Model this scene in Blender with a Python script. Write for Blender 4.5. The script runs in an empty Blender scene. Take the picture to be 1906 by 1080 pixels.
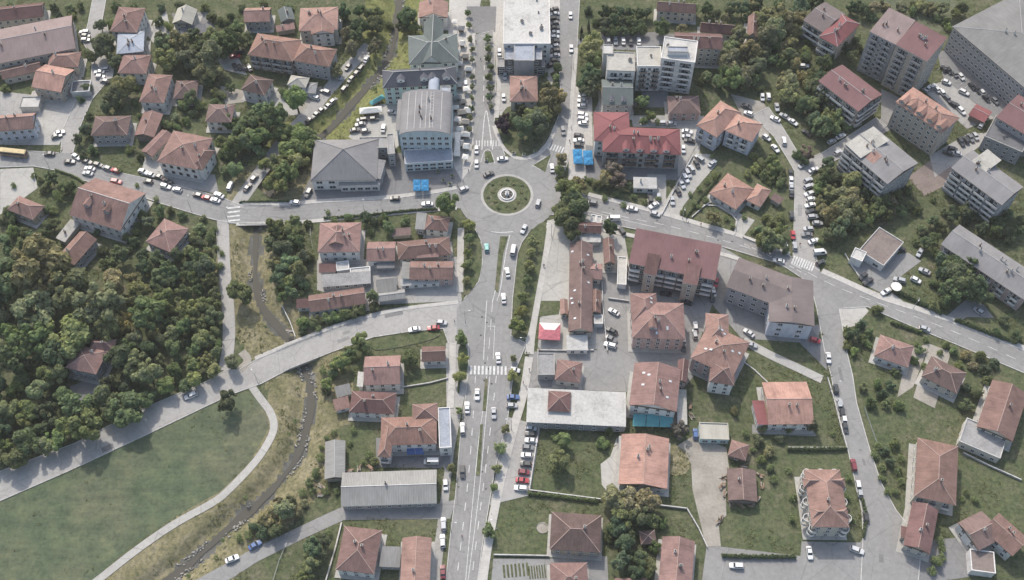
import bpy, bmesh, math, random
import numpy as np
from mathutils import Vector, Matrix, Quaternion
random.seed(7); np.random.seed(7)
R = math.radians
sc = bpy.context.scene
COL = sc.collection

# ---------------------------------------------------------------- camera
F = 2100.0; DEP = R(57.0); H = 362.0; CX, CY = 953.0, 540.0
cd = bpy.data.cameras.new('camera'); cam = bpy.data.objects.new('camera', cd); COL.objects.link(cam)
cam.location = (0, 0, H); cam.rotation_euler = (math.pi/2 - DEP, 0, 0)
cd.sensor_fit = 'HORIZONTAL'; cd.sensor_width = 36; cd.lens = 36*F/1906.0
cd.clip_start = 1; cd.clip_end = 5000
sc.camera = cam
# ---------------------------------------------------------------- sky and sun
SUN_EL = R(47); SUN_AZ = math.atan2(-0.34, 0.94)
w = bpy.data.worlds.new('World'); sc.world = w; w.use_nodes = True
nt = w.node_tree; bg = nt.nodes['Background']
sky = nt.nodes.new('ShaderNodeTexSky'); sky.sky_type = 'NISHITA'; sky.sun_disc = False
sky.sun_elevation = SUN_EL; sky.sun_rotation = SUN_AZ; sky.air_density = 1.3; sky.dust_density = 3.2; sky.ozone_density = 1.0
nt.links.new(sky.outputs[0], bg.inputs[0]); bg.inputs[1].default_value = 0.15
sl = bpy.data.lights.new('sun', 'SUN'); sl.energy = 2.4; sl.angle = R(1.5); sl.color = (1.0, 0.94, 0.85)
so = bpy.data.objects.new('sun', sl); COL.objects.link(so)
sv = Vector((math.sin(SUN_AZ)*math.cos(SUN_EL), math.cos(SUN_AZ)*math.cos(SUN_EL), math.sin(SUN_EL)))
so.rotation_euler = (-sv).to_track_quat('-Z', 'Y').to_euler(); so.location = (0, 250, 300)
sc.view_settings.view_transform = 'Standard'; sc.view_settings.look = 'None'
sc.view_settings.exposure = 0.60; sc.view_settings.gamma = 1.0
HAZE = 0.00007
sc.render.engine = 'CYCLES'
sc.cycles.use_denoising = True
sc.cycles.volume_bounces = 0; sc.cycles.max_bounces = 6; sc.cycles.diffuse_bounces = 3; sc.cycles.glossy_bounces = 2; sc.cycles.transmission_bounces = 2

# ---------------------------------------------------------------- photo pixel <-> ground
SD, CD = math.sin(DEP), math.cos(DEP)
def P(px, py, z=0.0):
    x = (px-CX)/F; y = -(py-CY)/F
    d = Vector((x, CD + y*SD, -SD + y*CD))
    t = (H-z)/(-d.z)
    return Vector((d.x*t, d.y*t, z))
def proj(v):
    x, y, z = v[0], v[1], v[2]-H
    dep = y*CD - z*SD; up = y*SD + z*CD
    return (CX + F*x/dep, CY - F*up/dep)
def depth_at(v): return v[1]*CD - (v[2]-H)*SD
ZS = 1906/480.0
TILES = dict(A=(0,0),B=(400,0),C=(800,0),D=(1050,0),E=(1426,0),F=(0,250),G=(400,250),H=(780,230),I=(1050,230),J=(1426,250),
             K=(0,500),L=(400,500),M=(780,480),N=(1050,480),O=(1426,500),Q=(0,810),R=(400,740),S=(560,810),U=(880,740),V=(960,810),W=(1226,750),X=(1426,810))
def T(t, x, y):
    if t == 'p': return (x, y)
    o = TILES[t]; return (o[0]+x/ZS, o[1]+y/ZS)
def pts(t, arr): return [T(t, arr[i], arr[i+1]) for i in range(0, len(arr), 2)]

# ---------------------------------------------------------------- materials
MAT = {}
class NB:
    def __init__(s, name):
        m = bpy.data.materials.new(name); m.use_nodes = True; s.m = m; s.t = m.node_tree; s.n = s.t.nodes
        s.b = s.n['Principled BSDF']; MAT[name] = m
    def new(s, k, **kw):
        n = s.n.new(k)
        for a, v in kw.items(): setattr(n, a, v)
        return n
    def link(s, a, b): s.t.links.new(a, b)
    def coords(s, kind='Object', scale=(1,1,1)):
        if kind == 'World':
            g = s.new('ShaderNodeNewGeometry'); src = g.outputs['Position']
        else:
            tc = s.new('ShaderNodeTexCoord'); src = tc.outputs[kind]
        mp = s.new('ShaderNodeMapping'); mp.inputs['Scale'].default_value = scale
        s.link(src, mp.inputs[0]); return mp.outputs[0]
    def noise(s, vec, sc_, det=4, rough=0.6):
        n = s.new('ShaderNodeTexNoise'); n.inputs['Scale'].default_value = sc_; n.inputs['Detail'].default_value = det
        n.inputs['Roughness'].default_value = rough; s.link(vec, n.inputs['Vector']); return n.outputs[0]
    def ramp(s, fac, stops):
        r = s.new('ShaderNodeValToRGB'); e = r.color_ramp.elements
        e[0].position, e[0].color = stops[0][0], (*stops[0][1], 1)
        e[1].position, e[1].color = stops[-1][0], (*stops[-1][1], 1)
        for p, c in stops[1:-1]:
            k = e.new(p); k.color = (*c, 1)
        s.link(fac, r.inputs[0]); return r.outputs[0]
    def mix(s, a, b, fac, mode='MIX'):
        n = s.new('ShaderNodeMix', data_type='RGBA', blend_type=mode)
        for v, i in ((a, 6), (b, 7)):
            if isinstance(v, tuple): n.inputs[i].default_value = (*v[:3], 1)
            else: s.link(v, n.inputs[i])
        if isinstance(fac, (int, float)): n.inputs[0].default_value = fac
        else: s.link(fac, n.inputs[0])
        return n.outputs[2]
    def rnd(s, col, amt=0.12):
        o = s.new('ShaderNodeObjectInfo'); r = s.new('ShaderNodeMapRange')
        r.inputs[3].default_value = 1-amt; r.inputs[4].default_value = 1+amt
        s.link(o.outputs['Random'], r.inputs[0])
        v = s.new('ShaderNodeVectorMath', operation='SCALE'); s.link(col, v.inputs[0]); s.link(r.outputs[0], v.inputs[3])
        return v.outputs[0]
    def bump(s, h, strength=0.3, dist=0.05):
        b = s.new('ShaderNodeBump'); b.inputs['Strength'].default_value = strength; b.inputs['Distance'].default_value = dist
        s.link(h, b.inputs['Height']); s.link(b.outputs[0], s.b.inputs['Normal'])
    def out(s, col, rough=0.85, spec=0.25):
        if isinstance(col, tuple): s.b.inputs['Base Color'].default_value = (*col, 1)
        else: s.link(col, s.b.inputs['Base Color'])
        s.b.inputs['Roughness'].default_value = rough
        s.b.inputs['Specular IOR Level'].default_value = spec
        return s.m
def sca(c, k): return tuple(min(1, v*k) for v in c)

def mat_flat(name, c, rough=0.8, var=0.10, spec=0.3, nscale=0.6):
    b = NB(name); v = b.coords('World')
    n = b.noise(v, nscale, 5, 0.65)
    col = b.ramp(n, [(0.3, sca(c, 1-1.6*var)), (0.55, c), (0.75, sca(c, 1+var))])
    return b.out(b.rnd(col, 0.05), rough, spec)

def mat_ground(name, stops, s1=0.05, s2=0.9, spk=0.35, rough=0.95, soil=None, streak=False):
    b = NB(name); v = b.coords('World')
    n1 = b.noise(v, s1, 6, 0.62); n2 = b.noise(v, s2, 8, 0.75)
    col = b.ramp(n1, stops)
    d = b.ramp(n2, [(0.32, (1-spk,)*3), (0.5, (1, 1, 1)), (0.72, (1+spk*0.8,)*3)])
    col = b.mix(col, d, 1.0, 'MULTIPLY')
    if soil:
        n3 = b.noise(v, 0.28, 7, 0.72); n4 = b.noise(v, 0.7, 5, 0.7)
        col = b.mix(col, soil, b.ramp(n3, [(0.52, (0, 0, 0)), (0.68, (0.75,)*3)]))
        col = b.mix(col, b.ramp(n4, [(0.36, (0.62, 0.66, 0.62)), (0.5, (1, 1, 1)), (0.66, (1.28, 1.25, 1.1))]), 1.0, 'MULTIPLY')
    if streak:
        mp = b.new('ShaderNodeMapping'); mp.inputs['Rotation'].default_value = (0, 0, R(-48)); mp.inputs['Scale'].default_value = (0.10, 0.7, 1); b.link(v, mp.inputs[0])
        col = b.mix(col, b.ramp(b.noise(mp.outputs[0], 0.6, 6, 0.7), [(0.35, (0.86,)*3), (0.5, (1, 1, 1)), (0.66, (1.16, 1.15, 1.08))]), 1.0, 'MULTIPLY')
        col = b.mix(col, b.ramp(b.noise(v, 0.16, 7, 0.7), [(0.34, (0.78, 0.80, 0.80)), (0.5, (1, 1, 1)), (0.66, (1.25, 1.2, 1.1))]), 1.0, 'MULTIPLY')
    b.bump(n2, 0.5, 0.12)
    return b.out(col, rough, 0.1)

def mat_tile(name, c, light=1.25, rows=0.34):
    # clay roof tiles: courses across the slope, lichen blotches, streaks down the slope (UV in metres)
    b = NB(name); uv = b.coords('UV'); 
    st = b.coords('UV', (1.2, 0.18, 1)); w = b.coords('World')
    n1 = b.noise(w, 0.22, 5, 0.65); n2 = b.noise(st, 1.4, 5, 0.7); n3 = b.noise(uv, 3.0, 3, 0.6)
    col = b.ramp(n1, [(0.25, sca(c, 0.66)), (0.5, c), (0.78, sca(c, light))])
    col = b.mix(col, b.ramp(n2, [(0.3, (0.62,)*3), (0.6, (1.08,)*3)]), 0.75, 'MULTIPLY')
    col = b.mix(col, b.ramp(n3, [(0.3, (0.72,)*3), (0.7, (1.2,)*3)]), 0.6, 'MULTIPLY')
    wv = b.new('ShaderNodeTexWave', wave_type='BANDS', bands_direction='Y', wave_profile='SAW'); wv.inputs['Scale'].default_value = 1/(rows*2*math.pi)*6.28/2
    b.link(uv, wv.inputs[0])
    col = b.mix(col, b.ramp(wv.outputs[1], [(0.0, (0.78,)*3), (0.35, (1.05,)*3)]), 0.5, 'MULTIPLY')
    b.bump(wv.outputs[1], 0.4, 0.05)
    return b.out(b.rnd(col, 0.24), 0.85, 0.2)

def mat_metal(name, c, seam=0.55, streak=0.6, rough=0.85):
    b = NB(name); uv = b.coords('UV'); st = b.coords('UV', (1.5, 0.12, 1)); w = b.coords('World')
    n1 = b.noise(w, 0.12, 5, 0.6); n2 = b.noise(st, 1.6, 5, 0.7)
    col = b.ramp(n1, [(0.3, sca(c, 0.82)), (0.7, sca(c, 1.1))])
    col = b.mix(col, b.ramp(n2, [(0.3, (0.7,)*3), (0.65, (1.1,)*3)]), streak, 'MULTIPLY')
    wv = b.new('ShaderNodeTexWave', wave_type='BANDS', bands_direction='X'); wv.inputs['Scale'].default_value = 0.5/seam
    b.link(uv, wv.inputs[0])
    col = b.mix(col, b.ramp(wv.outputs[1], [(0.0, (0.82,)*3), (0.25, (1.03,)*3)]), 0.8, 'MULTIPLY')
    b.bump(wv.outputs[1], 0.5, 0.06)
    return b.out(b.rnd(col, 0.08), rough, 0.2)

def mat_membrane(name, c):
    b = NB(name); w = b.coords('World')
    n1 = b.noise(w, 0.15, 6, 0.7); n2 = b.noise(w, 1.2, 5, 0.7)
    col = b.ramp(n1, [(0.28, sca(c, 0.68)), (0.5, c), (0.72, sca(c, 1.1))])
    col = b.mix(col, b.ramp(n2, [(0.3, (0.8,)*3), (0.65, (1.08,)*3)]), 0.8, 'MULTIPLY')
    return b.out(b.rnd(col, 0.05), 0.9, 0.15)

def mat_plaster(name, c):
    b = NB(name); w = b.coords('World', (1, 1, 0.35))
    n1 = b.noise(w, 0.6, 6, 0.7)
    col = b.ramp(n1, [(0.28, sca(c, 0.74)), (0.52, c), (0.75, sca(c, 1.07))])
    return b.out(b.rnd(col, 0.06), 0.9, 0.15)

def mat_paint(name):
    b = NB(name); o = b.new('ShaderNodeObjectInfo')
    b.link(o.outputs['Color'], b.b.inputs['Base Color'])
    b.b.inputs['Roughness'].default_value = 0.35; b.b.inputs['Specular IOR Level'].default_value = 0.5
    return b.m

def mat_leaf(name, transl=0.45):
    b = NB(name); o = b.new('ShaderNodeObjectInfo'); g = b.new('ShaderNodeNewGeometry')
    tc = b.coords('Object')
    n = b.noise(tc, 2.2, 3, 0.6)
    r1 = b.ramp(g.outputs['Random Per Island'], [(0, (0.72,)*3), (1, (1.35,)*3)])
    r2 = b.ramp(n, [(0.3, (0.72, 0.74, 0.8)), (0.7, (1.25, 1.22, 1.0))])
    col = b.mix(o.outputs['Color'], r1, 1.0, 'MULTIPLY'); col = b.mix(col, r2, 1.0, 'MULTIPLY')
    b.link(col, b.b.inputs['Base Color']); b.b.inputs['Roughness'].default_value = 0.75; b.b.inputs['Specular IOR Level'].default_value = 0.15
    tr = b.new('ShaderNodeBsdfTranslucent'); b.link(col, tr.inputs[0])
    mx = b.new('ShaderNodeMixShader'); mx.inputs[0].default_value = transl
    b.link(b.b.outputs[0], mx.inputs[1]); b.link(tr.outputs[0], mx.inputs[2])
    b.link(mx.outputs[0], b.n['Material Output'].inputs[0]); return b.m

# ground
mat_ground('earth_grass', [(0.26, (0.165, 0.148, 0.112)), (0.38, (0.105, 0.108, 0.064)), (0.52, (0.074, 0.090, 0.046)), (0.66, (0.102, 0.108, 0.062)), (0.80, (0.180, 0.160, 0.122))], 0.10, 1.0, 0.36, soil=(0.17, 0.15, 0.112))
mat_ground('lawn', [(0.28, (0.062, 0.082, 0.042)), (0.5, (0.085, 0.100, 0.052)), (0.72, (0.128, 0.124, 0.078))], 0.08, 1.2, 0.32, soil=(0.135, 0.128, 0.085))
mat_ground('meadow', [(0.3, (0.070, 0.094, 0.058)), (0.45, (0.084, 0.106, 0.065)), (0.58, (0.108, 0.118, 0.076)), (0.72, (0.150, 0.140, 0.102))], 0.02, 0.8, 0.30, streak=True)
mat_ground('bank_grass', [(0.3, (0.115, 0.115, 0.062)), (0.5, (0.17, 0.155, 0.092)), (0.75, (0.25, 0.22, 0.15))], 0.09, 1.0, 0.34, soil=(0.26, 0.23, 0.165))
mat_ground('bank_green', [(0.3, (0.115, 0.125, 0.05)), (0.5, (0.155, 0.165, 0.066)), (0.75, (0.205, 0.200, 0.095))], 0.08, 1.0, 0.32, soil=(0.20, 0.19, 0.10))
mat_ground('track', [(0.3, (0.085, 0.100, 0.065)), (0.5, (0.105, 0.115, 0.075)), (0.72, (0.14, 0.135, 0.095))], 0.2, 0.8, 0.3)
mat_ground('dirt', [(0.3, (0.21, 0.19, 0.165)), (0.5, (0.29, 0.27, 0.235)), (0.75, (0.36, 0.335, 0.30))], 0.10, 1.2, 0.2)
mat_ground('stream_bed', [(0.3, (0.075, 0.075, 0.07)), (0.55, (0.11, 0.11, 0.10)), (0.78, (0.20, 0.195, 0.18))], 0.25, 1.5, 0.35)
def mat_asphalt(name, c):
    b = NB(name); w = b.coords('World'); n1 = b.noise(w, 0.05, 5, 0.6); n2 = b.noise(w, 0.6, 6, 0.75); n3 = b.noise(w, 4.0, 3, 0.6)
    col = b.ramp(n1, [(0.3, sca(c, 0.86)), (0.52, c), (0.72, sca(c, 1.08))])
    col = b.mix(col, b.ramp(n2, [(0.3, (0.84,)*3), (0.62, (1.08,)*3)]), 0.9, 'MULTIPLY')
    col = b.mix(col, b.ramp(n3, [(0.3, (0.9,)*3), (0.7, (1.08,)*3)]), 0.9, 'MULTIPLY')
    vo = b.new('ShaderNodeTexVoronoi', feature='DISTANCE_TO_EDGE'); vo.inputs['Scale'].default_value = 0.09; b.link(w, vo.inputs[0])
    col = b.mix(col, b.ramp(vo.outputs[0], [(0.0, (0.70,)*3), (0.014, (1, 1, 1))]), 0.8, 'MULTIPLY')
    b.bump(n3, 0.2, 0.02)
    return b.out(col, 0.9, 0.2)
mat_asphalt('asphalt', (0.24, 0.237, 0.230)); mat_asphalt('asphalt_worn', (0.232, 0.227, 0.22)); mat_asphalt('asphalt_patch', (0.175, 0.172, 0.168)); mat_asphalt('asphalt_dark', (0.19, 0.188, 0.188)); mat_asphalt('asphalt_light', (0.315, 0.306, 0.29))
mat_asphalt('concrete', (0.36, 0.35, 0.325)); mat_asphalt('paving', (0.41, 0.395, 0.368))
mat_flat('kerb', (0.46, 0.45, 0.43), 0.9, 0.15); mat_flat('marking', (0.54, 0.535, 0.52), 0.85, 0.22, 0.2, 1.2)
mat_flat('stone', (0.30, 0.285, 0.255), 0.9, 0.3); mat_flat('white', (0.60, 0.59, 0.57), 0.7, 0.06)
b = NB('water'); v = b.coords('World'); b.bump(b.noise(v, 1.5, 4), 0.15, 0.05); b.out((0.085, 0.080, 0.068), 0.6, 0.04)
# roofs
for n_, c_ in dict(tile=(0.205, 0.130, 0.112), tile_brown=(0.155, 0.108, 0.098), tile_pink=(0.235, 0.148, 0.132), tile_orange=(0.262, 0.165, 0.138), tile_bright=(0.318, 0.192, 0.155),
                   tile_dark=(0.145, 0.085, 0.08), tile_maroon=(0.17, 0.075, 0.075)).items(): mat_tile(n_, c_)
for n_, c_ in dict(metal_red=(0.225, 0.092, 0.094), metal_maroon=(0.185, 0.105, 0.105), metal_grey=(0.235, 0.228, 0.228), metal_slate=(0.105, 0.108, 0.125), metal_green=(0.135, 0.155, 0.148),
                   metal_blue=(0.33, 0.36, 0.41), metal_brown=(0.175, 0.145, 0.14), metal_pinkgrey=(0.245, 0.19, 0.18), metal_cream=(0.42, 0.40, 0.345)).items(): mat_metal(n_, c_)
mat_metal('corrugated', (0.28, 0.275, 0.26), 0.9, 0.8, 0.8); mat_metal('corrugated_dark', (0.20, 0.197, 0.19), 0.9, 0.8, 0.8)
for n_, c_ in dict(flat_cream=(0.38, 0.365, 0.33), flat_white=(0.44, 0.43, 0.405), flat_grey=(0.29, 0.285, 0.28), flat_dark=(0.15, 0.15, 0.155), flat_brown=(0.20, 0.165, 0.15), flat_blue=(0.30, 0.32, 0.36)).items(): mat_membrane(n_, c_)
# walls
for n_, c_ in dict(w_white=(0.60, 0.585, 0.565), w_cream=(0.46, 0.43, 0.38), w_pink=(0.38, 0.29, 0.275), w_grey=(0.30, 0.30, 0.31), w_blue=(0.50, 0.575, 0.60), w_beige=(0.36, 0.325, 0.28),
                   w_brown=(0.22, 0.185, 0.165), w_dark=(0.12, 0.115, 0.115), w_teal=(0.38, 0.50, 0.49), w_lilac=(0.48, 0.50, 0.56)).items(): mat_plaster(n_, c_)
b = NB('glass'); b.out((0.035, 0.042, 0.05), 0.12, 0.6)
mat_flat('frame_white', (0.66, 0.65, 0.64), 0.6, 0.04); mat_flat('frame_brown', (0.12, 0.075, 0.055), 0.6, 0.1)
mat_flat('ridge', (0.36, 0.27, 0.235), 0.85, 0.15); mat_flat('ridge_grey', (0.36, 0.36, 0.36), 0.8, 0.1); mat_flat('brick', (0.27, 0.165, 0.135), 0.9, 0.15)
mat_flat('door_brown', (0.13, 0.08, 0.06), 0.6, 0.1); mat_flat('dark', (0.035, 0.035, 0.038), 0.6, 0.1); mat_flat('steel', (0.30, 0.31, 0.32), 0.45, 0.06, 0.5)
mat_flat('rubber', (0.03, 0.03, 0.032), 0.8, 0.1); mat_flat('fabric_blue', (0.045, 0.21, 0.40), 0.85, 0.3, 0.2, 1.6); mat_flat('fabric_pink', (0.50, 0.17, 0.19), 0.85, 0.25, 0.2, 1.2)
mat_flat('fabric_teal', (0.10, 0.30, 0.32), 0.8, 0.1); mat_flat('tarp_blue', (0.075, 0.13, 0.30), 0.7, 0.1); mat_flat('yellow', (0.50, 0.40, 0.22), 0.6, 0.1)
mat_flat('rust', (0.30, 0.20, 0.14), 0.8, 0.2); mat_flat('wood', (0.20, 0.145, 0.10), 0.85, 0.2); mat_flat('bark', (0.085, 0.068, 0.052), 0.95, 0.2)
mat_flat('canvas', (0.60, 0.585, 0.55), 0.85, 0.1); mat_flat('headlight', (0.6, 0.6, 0.6), 0.2, 0.03); mat_flat('skin', (0.42, 0.26, 0.19), 0.7, 0.05)
mat_flat('concrete_wall', (0.36, 0.35, 0.33), 0.9, 0.15)
mat_paint('car_paint'); mat_leaf('leaf'); mat_paint('cloth')
MAT['cloth'].node_tree.nodes['Principled BSDF'].inputs['Roughness'].default_value = 0.85

# ---------------------------------------------------------------- helpers
PAVED = []       # world outlines of everything paved, for the undergrowth
THINGS = []      # (obj, description, kind-noun) that get their label at the end
LAND = []        # landmarks: (px, py, short phrase)
def link(o, parent=None):
    COL.objects.link(o)
    if parent is not None: o.parent = parent
    return o
def empty(name, loc=(0,0,0)):
    o = bpy.data.objects.new(name, None); o.empty_display_size = 0.5; link(o); o.location = loc; return o
def tag(o, label=None, cat=None, group=None, kind=None):
    if label: o['label'] = label
    if cat: o['category'] = cat
    if group: o['group'] = group
    if kind: o['kind'] = kind
    return o
class MB:
    """collects polygons with material and uv, builds one mesh"""
    def __init__(s): s.v = []; s.f = []; s.m = []; s.uv = []; s.mats = []
    def mi(s, mat):
        if mat not in s.mats: s.mats.append(mat)
        return s.mats.index(mat)
    def poly(s, vs, mat, uv=None):
        vs = [Vector(p) for p in vs]; i = len(s.v); s.v += [tuple(p) for p in vs]
        s.f.append(tuple(range(i, i+len(vs)))); s.m.append(s.mi(mat))
        if uv is None:
            o = vs[0]; e = (vs[1]-o)
            e = e.normalized() if e.length > 1e-6 else Vector((1,0,0))
            n = Vector((0,0,0))
            for k in range(1, len(vs)-1): n += (vs[k]-o).cross(vs[k+1]-o)
            n = n.normalized() if n.length > 1e-9 else Vector((0,0,1))
            t = n.cross(e); uv = [((p-o).dot(e), (p-o).dot(t)) for p in vs]
        s.uv += uv
    def box(s, c, size, mat, ux=Vector((1,0,0)), top=None, taper=1.0):
        c = Vector(c); ux = Vector(ux).normalized(); uy = Vector((-ux.y, ux.x, 0)); uz = Vector((0,0,1))
        a, b_, h = size[0]/2, size[1]/2, size[2]/2
        def q(i, j, k):
            t = taper if k > 0 else 1.0
            return c + ux*(i*a*t) + uy*(j*b_*t) + uz*(k*h)
        s.poly([q(-1,-1,1), q(1,-1,1), q(1,1,1), q(-1,1,1)], top or mat)
        s.poly([q(-1,1,-1), q(1,1,-1), q(1,-1,-1), q(-1,-1,-1)], mat)
        s.poly([q(-1,-1,-1), q(1,-1,-1), q(1,-1,1), q(-1,-1,1)], mat); s.poly([q(1,-1,-1), q(1,1,-1), q(1,1,1), q(1,-1,1)], mat)
        s.poly([q(1,1,-1), q(-1,1,-1), q(-1,1,1), q(1,1,1)], mat); s.poly([q(-1,1,-1), q(-1,-1,-1), q(-1,-1,1), q(-1,1,1)], mat)
    def bar(s, p, q, r, mat, n=6, r2=None):
        p, q = Vector(p), Vector(q); d = (q-p).normalized(); r2 = r if r2 is None else r2
        a = d.orthogonal().normalized(); b_ = d.cross(a)
        c1 = [p + (a*math.cos(t)+b_*math.sin(t))*r for t in [2*math.pi*k/n for k in range(n)]]
        c2 = [q + (a*math.cos(t)+b_*math.sin(t))*r2 for t in [2*math.pi*k/n for k in range(n)]]
        for k in range(n): s.poly([c1[k], c1[(k+1)%n], c2[(k+1)%n], c2[k]], mat)
        s.poly(c2, mat); s.poly(c1[::-1], mat)
    def ring(s, c, r0, r1, z0, z1, mat, n=48, top=None):
        c = Vector(c)
        for k in range(n):
            a, b_ = 2*math.pi*k/n, 2*math.pi*(k+1)/n
            def q(r, t, z): return c + Vector((math.cos(t)*r, math.sin(t)*r, z))
            s.poly([q(r0,a,z1), q(r1,a,z1), q(r1,b_,z1), q(r0,b_,z1)], top or mat)
            s.poly([q(r1,a,z0), q(r1,b_,z0), q(r1,b_,z1), q(r1,a,z1)], mat)
            if r0 > 0.01: s.poly([q(r0,b_,z0), q(r0,a,z0), q(r0,a,z1), q(r0,b_,z1)], mat)
    def mesh(s, name):
        me = bpy.data.meshes.new(name); me.from_pydata(s.v, [], s.f)
        for m in s.mats: me.materials.append(MAT[m])
        if s.f:
            me.polygons.foreach_set('material_index', s.m)
            ul = me.uv_layers.new(name='UVMap'); ul.data.foreach_set('uv', [x for u in s.uv for x in u])
        me.update(); return me
    def build(s, name, parent=None, loc=None):
        o = bpy.data.objects.new(name, s.mesh(name)); link(o, parent)
        if loc is not None: o.location = loc
        return o
def sheet(name, poly, z, mat, skirt=0.0, skirt_mat='kerb', kind='structure', smooth=0):
    """flat polygon laid on the ground; poly in photo pixels"""
    if smooth:
        for _ in range(smooth):
            q = []
            for i in range(len(poly)):
                a, b_ = poly[i], poly[(i+1) % len(poly)]
                q += [(a[0]*.75+b_[0]*.25, a[1]*.75+b_[1]*.25), (a[0]*.25+b_[0]*.75, a[1]*.25+b_[1]*.75)]
            poly = q
    ws = [P(x, y, z) for x, y in poly]
    area = sum(ws[i].x*ws[(i+1)%len(ws)].y - ws[(i+1)%len(ws)].x*ws[i].y for i in range(len(ws)))
    if area < 0: ws = ws[::-1]
    if mat not in ('lawn', 'earth_grass', 'bank_grass', 'meadow', 'track'): PAVED.append([(p.x, p.y) for p in ws])
    bm = bmesh.new(); vs = [bm.verts.new(p) for p in ws]; f = bm.faces.new(vs); f.material_index = 0
    bm.normal_update(); bmesh.ops.triangulate(bm, faces=[f], quad_method='FIXED', ngon_method='EAR_CLIP')
    if skirt:
        lo = [bm.verts.new((p.x, p.y, z-skirt)) for p in ws]
        for i in range(len(ws)):
            j = (i+1) % len(ws); g = bm.faces.new([lo[i], lo[j], vs[j], vs[i]]); g.material_index = 1
    me = bpy.data.meshes.new(name); bm.to_mesh(me); bm.free()
    me.materials.append(MAT[mat]); me.materials.append(MAT[skirt_mat])
    o = bpy.data.objects.new(name, me); link(o); o['kind'] = kind; return o
def strip_pts(line, wd):
    """centre line in pixels with half width in metres -> world left/right lists"""
    c = [P(x, y, 0) for x, y in line]; L_, R_ = [], []
    for i, p in enumerate(c):
        d = (c[min(i+1, len(c)-1)] - c[max(i-1, 0)]).normalized(); n = Vector((-d.y, d.x, 0))
        ww = wd[i] if isinstance(wd, (list, tuple)) else wd
        L_.append(p+n*ww); R_.append(p-n*ww)
    return c, L_, R_
def resample(line, step):
    out = [line[0]]
    for i in range(len(line)-1):
        a, b_ = line[i], line[i+1]; d = math.hypot(b_[0]-a[0], b_[1]-a[1]); n = max(1, int(d/step))
        out += [(a[0]+(b_[0]-a[0])*k/n, a[1]+(b_[1]-a[1])*k/n) for k in range(1, n+1)]
    return out
def chaikin(line, n=2):
    for _ in range(n):
        q = [line[0]]
        for a, b_ in zip(line[:-1], line[1:]):
            q += [(a[0]*.75+b_[0]*.25, a[1]*.75+b_[1]*.25), (a[0]*.25+b_[0]*.75, a[1]*.25+b_[1]*.75)]
        line = q + [line[-1]]
    return line
def ribbon(name, line, wd, z, mat, kind='structure', skirt=0.0):
    c, L_, R_ = strip_pts(line, wd); m = MB()
    up = Vector((0,0,z))
    for i in range(len(c)-1):
        m.poly([R_[i]+up, R_[i+1]+up, L_[i+1]+up, L_[i]+up], mat); PAVED.append([tuple(q[:2]) for q in (R_[i], R_[i+1], L_[i+1], L_[i])])
        if skirt:
            dn = Vector((0,0,z-skirt))
            m.poly([R_[i]+dn, R_[i+1]+dn, R_[i+1]+up, R_[i]+up], 'kerb'); m.poly([L_[i+1]+dn, L_[i]+dn, L_[i]+up, L_[i+1]+up], 'kerb')
    o = m.build(name); o['kind'] = kind; return o
# ---------------------------------------------------------------- ground sheet with the stream channel cut into it
STREAM = chaikin([(748,-60),(740,20),(735,63),(725,101),(697,141),(652,189),(622,227),(590,252),(545,300),(500,350),(478,395),(474,440),(473,502),(475,530),(485,568),(516,604),(546,640),(566,684),(579,727),(574,770),(556,841),(526,884),(475,938),(425,976),(365,1034),(318,1070),(240,1130),(150,1200)], 2)
STREAM = resample(STREAM, 8)
SW = np.array([P(x, y, 0)[:2] for x, y in STREAM])
def stream_dist(X, Y):
    best = np.full(X.shape, 1e9)
    for i in range(len(SW)-1):
        a, b_ = SW[i], SW[i+1]; d = b_-a; L2 = (d**2).sum()+1e-9
        t = np.clip(((X-a[0])*d[0]+(Y-a[1])*d[1])/L2, 0, 1)
        best = np.minimum(best, np.hypot(X-a[0]-t*d[0], Y-a[1]-t*d[1]))
    return best
def axis(lo, hi, c0, c1, fine, coarse):
    return np.concatenate([np.arange(lo, c0, coarse), np.arange(c0, c1, fine), np.arange(c1, hi+coarse, coarse)])
gx = axis(-1500, 1500, -280, 280, 1.6, 40.0); gy = axis(-400, 2600, 80, 450, 1.6, 40.0)
X, Y = np.meshgrid(gx, gy)
near = (np.abs(X) < 300) & (Y > 60) & (Y < 470)
SDIST = np.full(X.shape, 1e9); SDIST[near] = stream_dist(X[near], Y[near])
def trench(d):
    t = np.clip((d-2.6)/4.6, 0, 1); return -2.3*(1-t*t*(3-2*t))
Z = trench(SDIST) + np.where(near & (SDIST > 6) & (SDIST < 12), 0.0, 0.0)
V = np.stack([X, Y, Z], -1).reshape(-1, 3)
ny, nx = X.shape; idx = np.arange(nx*ny).reshape(ny, nx)
FQ = np.stack([idx[:-1,:-1], idx[:-1,1:], idx[1:,1:], idx[1:,:-1]], -1).reshape(-1, 4)
me = bpy.data.meshes.new('ground'); me.vertices.add(len(V)); me.vertices.foreach_set('co', V.ravel())
me.loops.add(FQ.size); me.loops.foreach_set('vertex_index', FQ.ravel().astype(np.int32))
me.polygons.add(len(FQ)); me.polygons.foreach_set('loop_start', np.arange(0, FQ.size, 4, dtype=np.int32)); me.polygons.foreach_set('loop_total', np.full(len(FQ), 4, dtype=np.int32))
fd = (SDIST[:-1,:-1]+SDIST[1:,1:])/2; mi = np.zeros(fd.shape, np.int32); mi[fd < 15.0] = 1; Yc = (Y[:-1,:-1]+Y[1:,1:])/2; mi[(fd < 15.0) & (Yc > 296)] = 3; mi[fd < 2.0+.9*np.sin(Yc*.35)] = 2
for m in ('earth_grass', 'bank_grass', 'stream_bed', 'bank_green'): me.materials.append(MAT[m])
me.polygons.foreach_set('material_index', mi.ravel()); me.update(); me.validate()
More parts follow.
